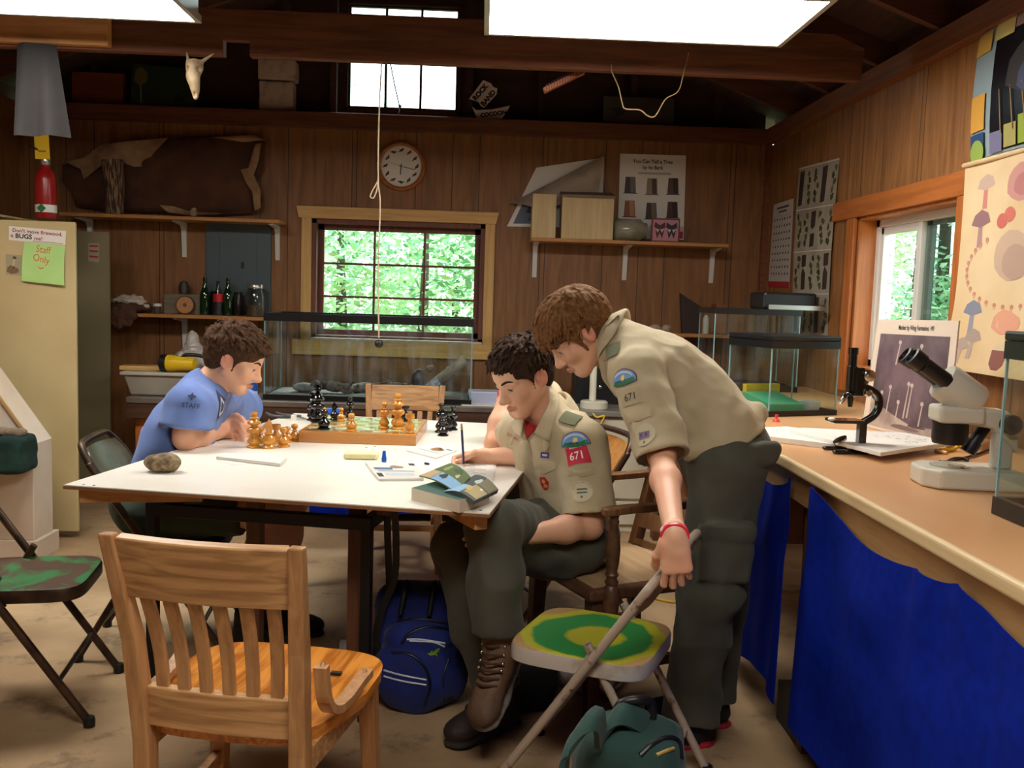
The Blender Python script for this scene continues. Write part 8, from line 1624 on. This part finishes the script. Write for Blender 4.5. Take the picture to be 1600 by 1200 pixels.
    s = decal(bv, 345, 632, .09, .11, 6, -4); s.poly([(.5, 0), (.95, .4), (.8, .9), (.4, 1), (.1, .6), (.2, .2)], colm(50, 62, 104), sub=4); s.lv = 2; s.oval(.5, .6, .3, .3, colm(200, 208, 224), wob=.3, sub=3); s.lv = 3; s.oval(.5, .6, .2, .18, colm(60, 70, 110), wob=.4, sub=2); s.mb.build('chest_print', s.ms, body, recalc=False)
boy_tee()
# ======== someone mostly hidden behind the writing scout ========
def hidden_person():
    J = dict(pel=V((.37, 3.86, .54)), chest=V((.30, 3.80, .77)), nb=V((.255, 3.76, .915)), shL=V((.265, 3.60, .875)), shR=V((.28, 3.95, .875)), elL=V((.065, 3.33, .795)), wrL=V((.105, 3.44, .985)), elR=V((.30, 4.05, .66)), wrR=V((.14, 3.93, .58)))
    hc = A(812, 594, 3.66); H, M = fr(hc, (-.8, -.5, -.3)); tf = V((-.93, -.25, -.2)).normalized()
    F = SDF(*bounds([hc, J['pel'], J['elL'], J['wrR'], J['shR']], .17), .0048); torso(F, J, tf, -.022); head(F, H, M); F.cap(H(0, -.03, -.05), J['nb'], .05, .056, k=.03); arm(F, J['shL'], J['elL'], J['wrL']); arm(F, J['shR'], J['elR'], J['wrR'])
    hand(F, J['wrL'], (.25, .35, .9), (.3, -.9, .2), (.9, .3, -.2), [(.4, .8, .5)] * 4, [(.7, .6, .3), (.9, .2, .3), (.9, 0, .3)], .9); hand(F, J['wrR'], (-.8, -.3, -.2), (.2, .2, .9), (.3, -.9, 0), [(.4, .5, .4)] * 4, [(.7, .6, .3), (.9, .2, .3), (.9, 0, .3)], .9)
    body = F.build('person', [m_skin, m_lips, m_ear], None, J['pel'], ids=True); body['_o'] = tuple(J['pel']); tag(body, 'person hidden behind the writing scout, a propped forearm with red wristband showing', 'person'); face_bits(H, M, body, m_hb, -.3)
    hair('hair', H, M, body, m_hb, 21, dict(t=.008, fringe=.05, burn=-.03, n=200, fl=.4, crown=-.05, comb=(0, .3, 0), mess=.3, lift=.05, len=.03))
    F = SDF(*bounds([J['pel'], J['chest'], J['nb'], J['shL'], J['shR'], J['elR'], J['elL']], .22), .007); torso(F, J, tf, .01)
    for sd in 'LR': F.cap(J['sh' + sd], J['sh' + sd].lerp(J['el' + sd], .6), .068, .074, k=.03, flatend=True)
    F.cap(H(0, -.03, -.05), J['nb'], .058, .056, k=.01, op='sub'); F.plane(J['pel'] - V((0, 0, .05)), (0, 0, -1)); F.build('shirt', m_khaki, body, disp=wrinkle(.007, 9, .004, 12, 12))
    kn = {'L': V((.02, 3.68, .50)), 'R': V((.0, 3.92, .50))}; F = SDF(*bounds([J['pel'], kn['L'], kn['R'], V((.05, 3.8, .05))], .2), .008); F.ell(J['pel'] - V((0, 0, .03)), (.16, .16, .09), k=.05)
    for sd in 'LR': a = kn[sd] + V((.05, 0, -.42)); F.cap(J['pel'] + V((0, -.08 if sd == 'L' else .08, -.03)), kn[sd], .09, .072, k=.04); F.cap(kn[sd], a, .07, .065, k=.03, flatend=True)
    F.build('trousers', m_olive, body)
    for sd in 'LR': boot('sneaker', body, V((kn[sd].x + .05, kn[sd].y, .088)), V((-1, -.1, 0)), V((0, 0, 1)), [mat('dark_sneaker', (30, 28, 30)), mat('dark_rubber_sole', (44, 38, 34))], 1.0, .07)
    band(body, J['elL'], J['wrL'], .86, .032, .0315, .019, (-.2, -1, 0))
hidden_person()
# ---------------- bags and things on the floor ----------------
def zipper(parent, bv, pxs, r=.004, m=None, name='zip', lift=.002):
    o = V((0, 0, CAM_H)); pts = []
    for px, py in pxs:
        l, n, _, _ = bv.ray_cast(o, V(ray(px, py)).normalized())
        if l is not None: pts.append(l + (n if n.dot(V(ray(px, py))) < 0 else -n) * lift)
    if len(pts) < 2: return
    mb = MB(); mb.tube(curve_pts(pts, 5), r, 6); return mb.build(name, m or m_black, parent, smooth=60)
m_bpk = cloth_m('royal_blue_nylon', (18, 38, 118), (14, 30, 98), 12, .05)
c0 = AZ(648, 1128, 0); by = 2.96; bx = A(650, 1040, by).x
t = thing('backpack', 'blue backpack with silver stripes on the floor under the table corner', 'backpack', (bx, by, 0))
lean = V((.04, .10, 1)).normalized(); Mr = np.array(fr((0, 0, 0), (-.12, -1, .10))[1])
F = SDF((bx - .24, by - .24, -.02), (bx + .24, by + .24, .46), .006); F.box((bx + .005, by + .05, .19), (.145, .085, .195), Mr, rad=.07, k=.0); F.ell((bx, by - .045, .12), (.125, .07, .13), k=.03); F.ell((bx + .01, by - .035, .235), (.11, .06, .055), k=.015); F.ell((bx + .13, by + .0, .12), (.035, .06, .10), k=.015); F.plane((0, 0, .002), (0, 0, -1))
o = F.build('pack', m_bpk, t, disp=wrinkle(.006, 9, .003, 14, 2)); bv = bvh_of(o)
zipper(t, bv, [(628, 1005), (640, 990), (668, 980), (700, 984), (714, 1000), (712, 1030)]); zipper(t, bv, [(612, 1020), (640, 1022), (662, 1040), (672, 1070), (664, 1100)]); zipper(t, bv, [(700, 1030), (692, 1060), (694, 1095)]); zipper(t, bv, [(620, 972), (650, 968), (690, 972), (715, 982)])
m_ref = mat('silver_reflective_tape', (206, 216, 226), .3)
for p in ([(636, 999), (660, 999), (695, 1005)], [(640, 1001), (675, 1003), (694, 1010)], [(600, 1047), (630, 1055), (666, 1062)], [(600, 1056), (630, 1064), (666, 1070)]): zipper(t, bv, p, .0028, m_ref, 'reflective_stripe')
s = decal(bv, 677, 1019, .05, .04, 10, 0); ge = colm(120, 150, 30); s.poly([(.1, .6), (.45, .5), (.7, .2), (.9, .15), (.85, .4), (.6, .7), (.3, .75)], ge, sub=2); s.poly([(.3, .5), (.4, .3), (.45, .52)], ge); s.poly([(.6, .65), (.8, .85), (.7, .6)], ge); s.mb.build('lizard_emblem', s.ms, t, recalc=False)
for x, z in ((-.03, 0), (.06, 0)):
    mb = MB(); mb.tube(curve_pts([(bx + x, by + .03, .37), (bx + x - .005, by - .0, .402), (bx + x - .012, by - .03, .36), (bx + x - .02, by - .045, .31)], 4), .009, 8); mb.build('top_strap', m_black, t, smooth=60)
# hanging straps
yt = 2.92
for pts, lb in (([V((A(616, 800, yt).x, yt, .66)), A(619, 850, yt), A(616, 905, yt), A(598, 950, yt), A(588, 990, yt), A(592, 1020, yt)], 'wide black strap hanging from the table frame by the blue backpack'), ([V((A(604, 800, yt + .05).x, yt + .05, .66)), A(606, 850, yt + .05), A(608, 900, yt + .05), A(610, 1000, yt + .05), A(606, 1040, yt + .05)], 'thin black cord hanging beside the wide black strap')):
    pp = curve_pts(pts, 6); mb = MB()
    if 'wide' in lb:
        mb.strip(pp, .022, .003, (0, 1, 0))
    else: mb.tube(pp, .003, 6)
    tag(mb.build('strap', m_black, smooth=60, origin=pts[0]), lb, 'strap')
# green backpack
gy = 2.12; gx = A(985, 1150, gy).x; m_grn = cloth_m('faded_green_canvas', (38, 74, 66), (28, 58, 54), 7, .1)
t = thing('backpack', 'faded green backpack in front of the painted folding chair', 'backpack', (gx, gy, 0))
F = SDF((gx - .28, gy - .26, -.02), (gx + .28, gy + .26, .46), .006); F.box((gx, gy, .16), (.125, .10, .175), rad=.075, k=0); F.ell((gx + .01, gy + .01, .29), (.11, .09, .06), k=.05); F.ell((gx + .05, gy - .07, .15), (.09, .07, .12), k=.03); F.plane((0, 0, .002), (0, 0, -1))
o = F.build('pack', m_grn, t, disp=wrinkle(.010, 9, .006, 13, 7)); bv = bvh_of(o); zipper(t, bv, [(1000, 1180), (1020, 1163), (1045, 1153), (1060, 1160), (1064, 1185)], .006); zipper(t, bv, [(1026, 1180), (1040, 1174), (1052, 1170)], .004, mat('brass_latch', (196, 164, 90)), 'pull')
pts = [V((gx + .03, gy - .02, .34)), V((gx - .03, gy - .04, .372)), V((gx - .08, gy - .07, .33)), A(930, 1125, gy - .12), A(900, 1160, gy - .15), A(885, 1200, gy - .16), V((gx - .17, gy - .14, .05))]
mb = MB(); pp = curve_pts(pts, 7)
mb.grid(lambda u, v: pp[round(u * (len(pp) - 1))] + V((.35, .85, .45)) * (.058 * (v - .5)) + V((0, 0, .008)) * math.sin(PI * v), len(pp), 6, .012)
mb.build('shoulder_strap', m_grn, t, smooth=50)
mb = MB(); mb.tube(curve_pts([(gx - .035, gy, .34), (gx - .03, gy - .01, .385), (gx + .01, gy - .015, .40), (gx + .045, gy, .385), (gx + .05, gy, .33)], 5), .011, 8); mb.build('carry_loop', m_black, t, smooth=60)
# dark bag under the chairs
bx2 = A(815, 1060, 2.98).x; F = SDF((bx2 - .2, 2.8, -.02), (bx2 + .22, 3.2, .3), .008); F.box((bx2, 3.0, .09), (.11, .12, .10), rad=.06, k=0); F.plane((0, 0, .002), (0, 0, -1)); o = F.build('duffel_bag', cloth_m('charcoal_nylon', (34, 32, 34), (24, 23, 25)), None, (bx2, 3.0, 0), disp=wrinkle(.010, 9, .005, 14, 3)); tag(o, 'dark grey bag on the floor behind the tan hiking boot', 'bag')
pb = V((.40, 3.10, 0)); F = SDF(pb - V((.2, .2, .02)), pb + V((.22, .2, .3)), .008); F.ell(pb + V((0, 0, .07)), (.12, .1, .07), k=.03); F.plane((0, 0, .002), (0, 0, -1)); o = F.build('plastic_bag', mat('crumpled_clear_plastic', (190, 180, 172)), None, pb, disp=lambda P, n: n * (np.abs(fnoise(P, 22, 4)) * .02)[:, None]); tag(o, 'crumpled clear plastic bag under the dark armchair', 'bag')
q = A(932, 655, 5.25); mb = MB(); mb.tube(curve_pts([V((q.x - .03, 5.27, .691)), A(932, 652, 5.255), A(944, 650, 5.25), A(938, 664, 5.25)], 5), .006, 6); tag(mb.build('yellow_strap', mat('yellow_plastic', (226, 186, 30)), smooth=60, origin=q), 'yellow strap hanging over the front edge of the cream drawers', 'strap')
# foam cup on its side
c_ = AZ(541, 1029, .0); d_ = V((-.9, -.35, 0)).normalized(); mb = MB(); mb.lathe([(.026, 0), (.036, .085), (.038, .088), (.035, .085), (.024, .004), (0, .004)], c_ + V((.03, 0, .038)) - d_ * .04, 22, axis=d_); tag(mb.build('foam_cup', mat('white_foam', (226, 228, 230), .7), smooth=50, origin=c_), 'white foam cup lying on the floor behind the oak chair', 'cup')
# yellow cord
mb = MB(); fl = lambda x, y: AZ(x, y, .006); mb.tube(curve_pts([fl(1000, 930), fl(1035, 938), fl(1062, 941), fl(1100, 936), fl(1150, 920), fl(1130, 905), fl(1062, 908), fl(1030, 914)], 6), .005, 6); tag(mb.build('extension_cord', mat('yellow_plastic', (226, 186, 30)), smooth=60, origin=fl(1060, 940)), 'yellow cord on the floor behind the standing person', 'cord')
# bottle in the gap between the curtains
q = A(1268, 1035, 2.78); mb = MB(); mb.box2((q.x - .06, 2.70, 0), (q.x + .12, 2.90, .13)); tag(mb.build('crate', mat('dark_crate', (60, 48, 40), .8), bevel=.004, origin=(q.x, 2.8, 0)), 'low dark crate in the gap between the blue curtains', 'crate')
t = thing('water_bottle', 'clear ribbed water bottle in the gap between the blue curtains', 'bottle', (q.x, 2.78, .13)); pr = [(0, 0), (.032, 0)] + [(.033 - .003 * (k % 2), .012 * k + .006) for k in range(1, 13)] + [(.03, .17), (.013, .205), (.013, .215)]
mb = MB(); mb.lathe(pr, (q.x, 2.78, .131), 22); mb.build('bottle', glass('bottle_plastic', (220, 230, 235), dirt_haze=.2, rough=.05), t, smooth=40); mb = MB(); mb.lathe([(.015, .215), (.015, .23), (0, .23)], (q.x, 2.78, .131), 16); mb.build('cap', m_white, t, smooth=40)
# ---------------- trees outside ----------------
LEAF = [mat('leaf_%d' % i, c_, .6, spec=.3) for i, c_ in enumerate(((176, 214, 160), (206, 230, 186), (120, 170, 124)))]
m_bark = mat('tree_bark', (92, 78, 66), .9, 0, (64, 54, 46), scale=8)
def tree(loc, h, r, n, seed, base=.0, birch=False, sq=1.0):
    rn = random.Random(seed); t = local_thing('tree', 'tall pale barked tree just outside the side window' if birch else 'leafy green tree growing outside beyond the windows', 'tree', loc, 0, None if birch else 'trees outside')
    mb = MB(); mb.tube([(0, 0, 0), (.03, .02, h * .5), (0, .05, h * .93)], [.09 if not birch else .075, .06, .02], 8); mb.build('trunk', mat('birch_bark', (226, 226, 216), .8, 0, (150, 148, 140), scale=5, stretch=(2, 2, 9)) if birch else m_bark, t, smooth=60)
    mb = MB()
    cl = [V((rn.gauss(0, r * .45), rn.gauss(0, r * .45) * sq, base + (h - base) * rn.random() ** .8)) for _ in range(26)]
    for i in range(n):
        c_ = cl[i % 26]; p = c_ + V((rn.gauss(0, r * .2), rn.gauss(0, r * .2), rn.gauss(0, r * .16))); L_ = rn.uniform(.03, .065); a = V((rn.gauss(0, 1), rn.gauss(0, 1), rn.gauss(0, .5))).normalized(); b_ = a.orthogonal().normalized(); b_ = (b_ + V((0, 0, rn.uniform(-.6, .6)))).normalized()
        mb.cur = (i % 26) % 3; mb.add([p - a * L_, p - b_ * L_ * .5, p + a * L_, p + b_ * L_ * .5], [(0, 1, 2, 3)])
    mb.build('foliage', LEAF, t, recalc=False); return t
T1 = tree((-2.2, 10.2, -.3), 3.1, 1.5, 6500, 1); T2 = tree((.4, 11.0, -.3), 3.4, 1.5, 6500, 2)
for src, x, y, rz in ((T1, -.3, 12.4, 2), (T2, -1.4, 9.6, 1), (T1, 1.9, 12.6, 4), (T2, -3.4, 12.4, 3), (T1, -.6, 9.4, 5)):
    o = copy_tree(src); o.location = (x, y, -.3 if y > 10 else -.75); o.rotation_euler = (0, 0, rz)
T3 = tree((4.35, 9.4, -.3), 6.0, 1.25, 6500, 5)
for x, y, rz in ((5.4, 11.0, 2), (5.6, 13.4, 4), (6.6, 12.2, 1)):
    o = copy_tree(T3); o.location = (x, y, -.3); o.rotation_euler = (0, 0, rz)
bp = A(1378, 450, 7.4); tree((bp.x, 7.4, -.3), 5.5, .45, 900, 9, 2.6, True)
for o in list(S.objects):
    if '_o' in o: del o['_o']
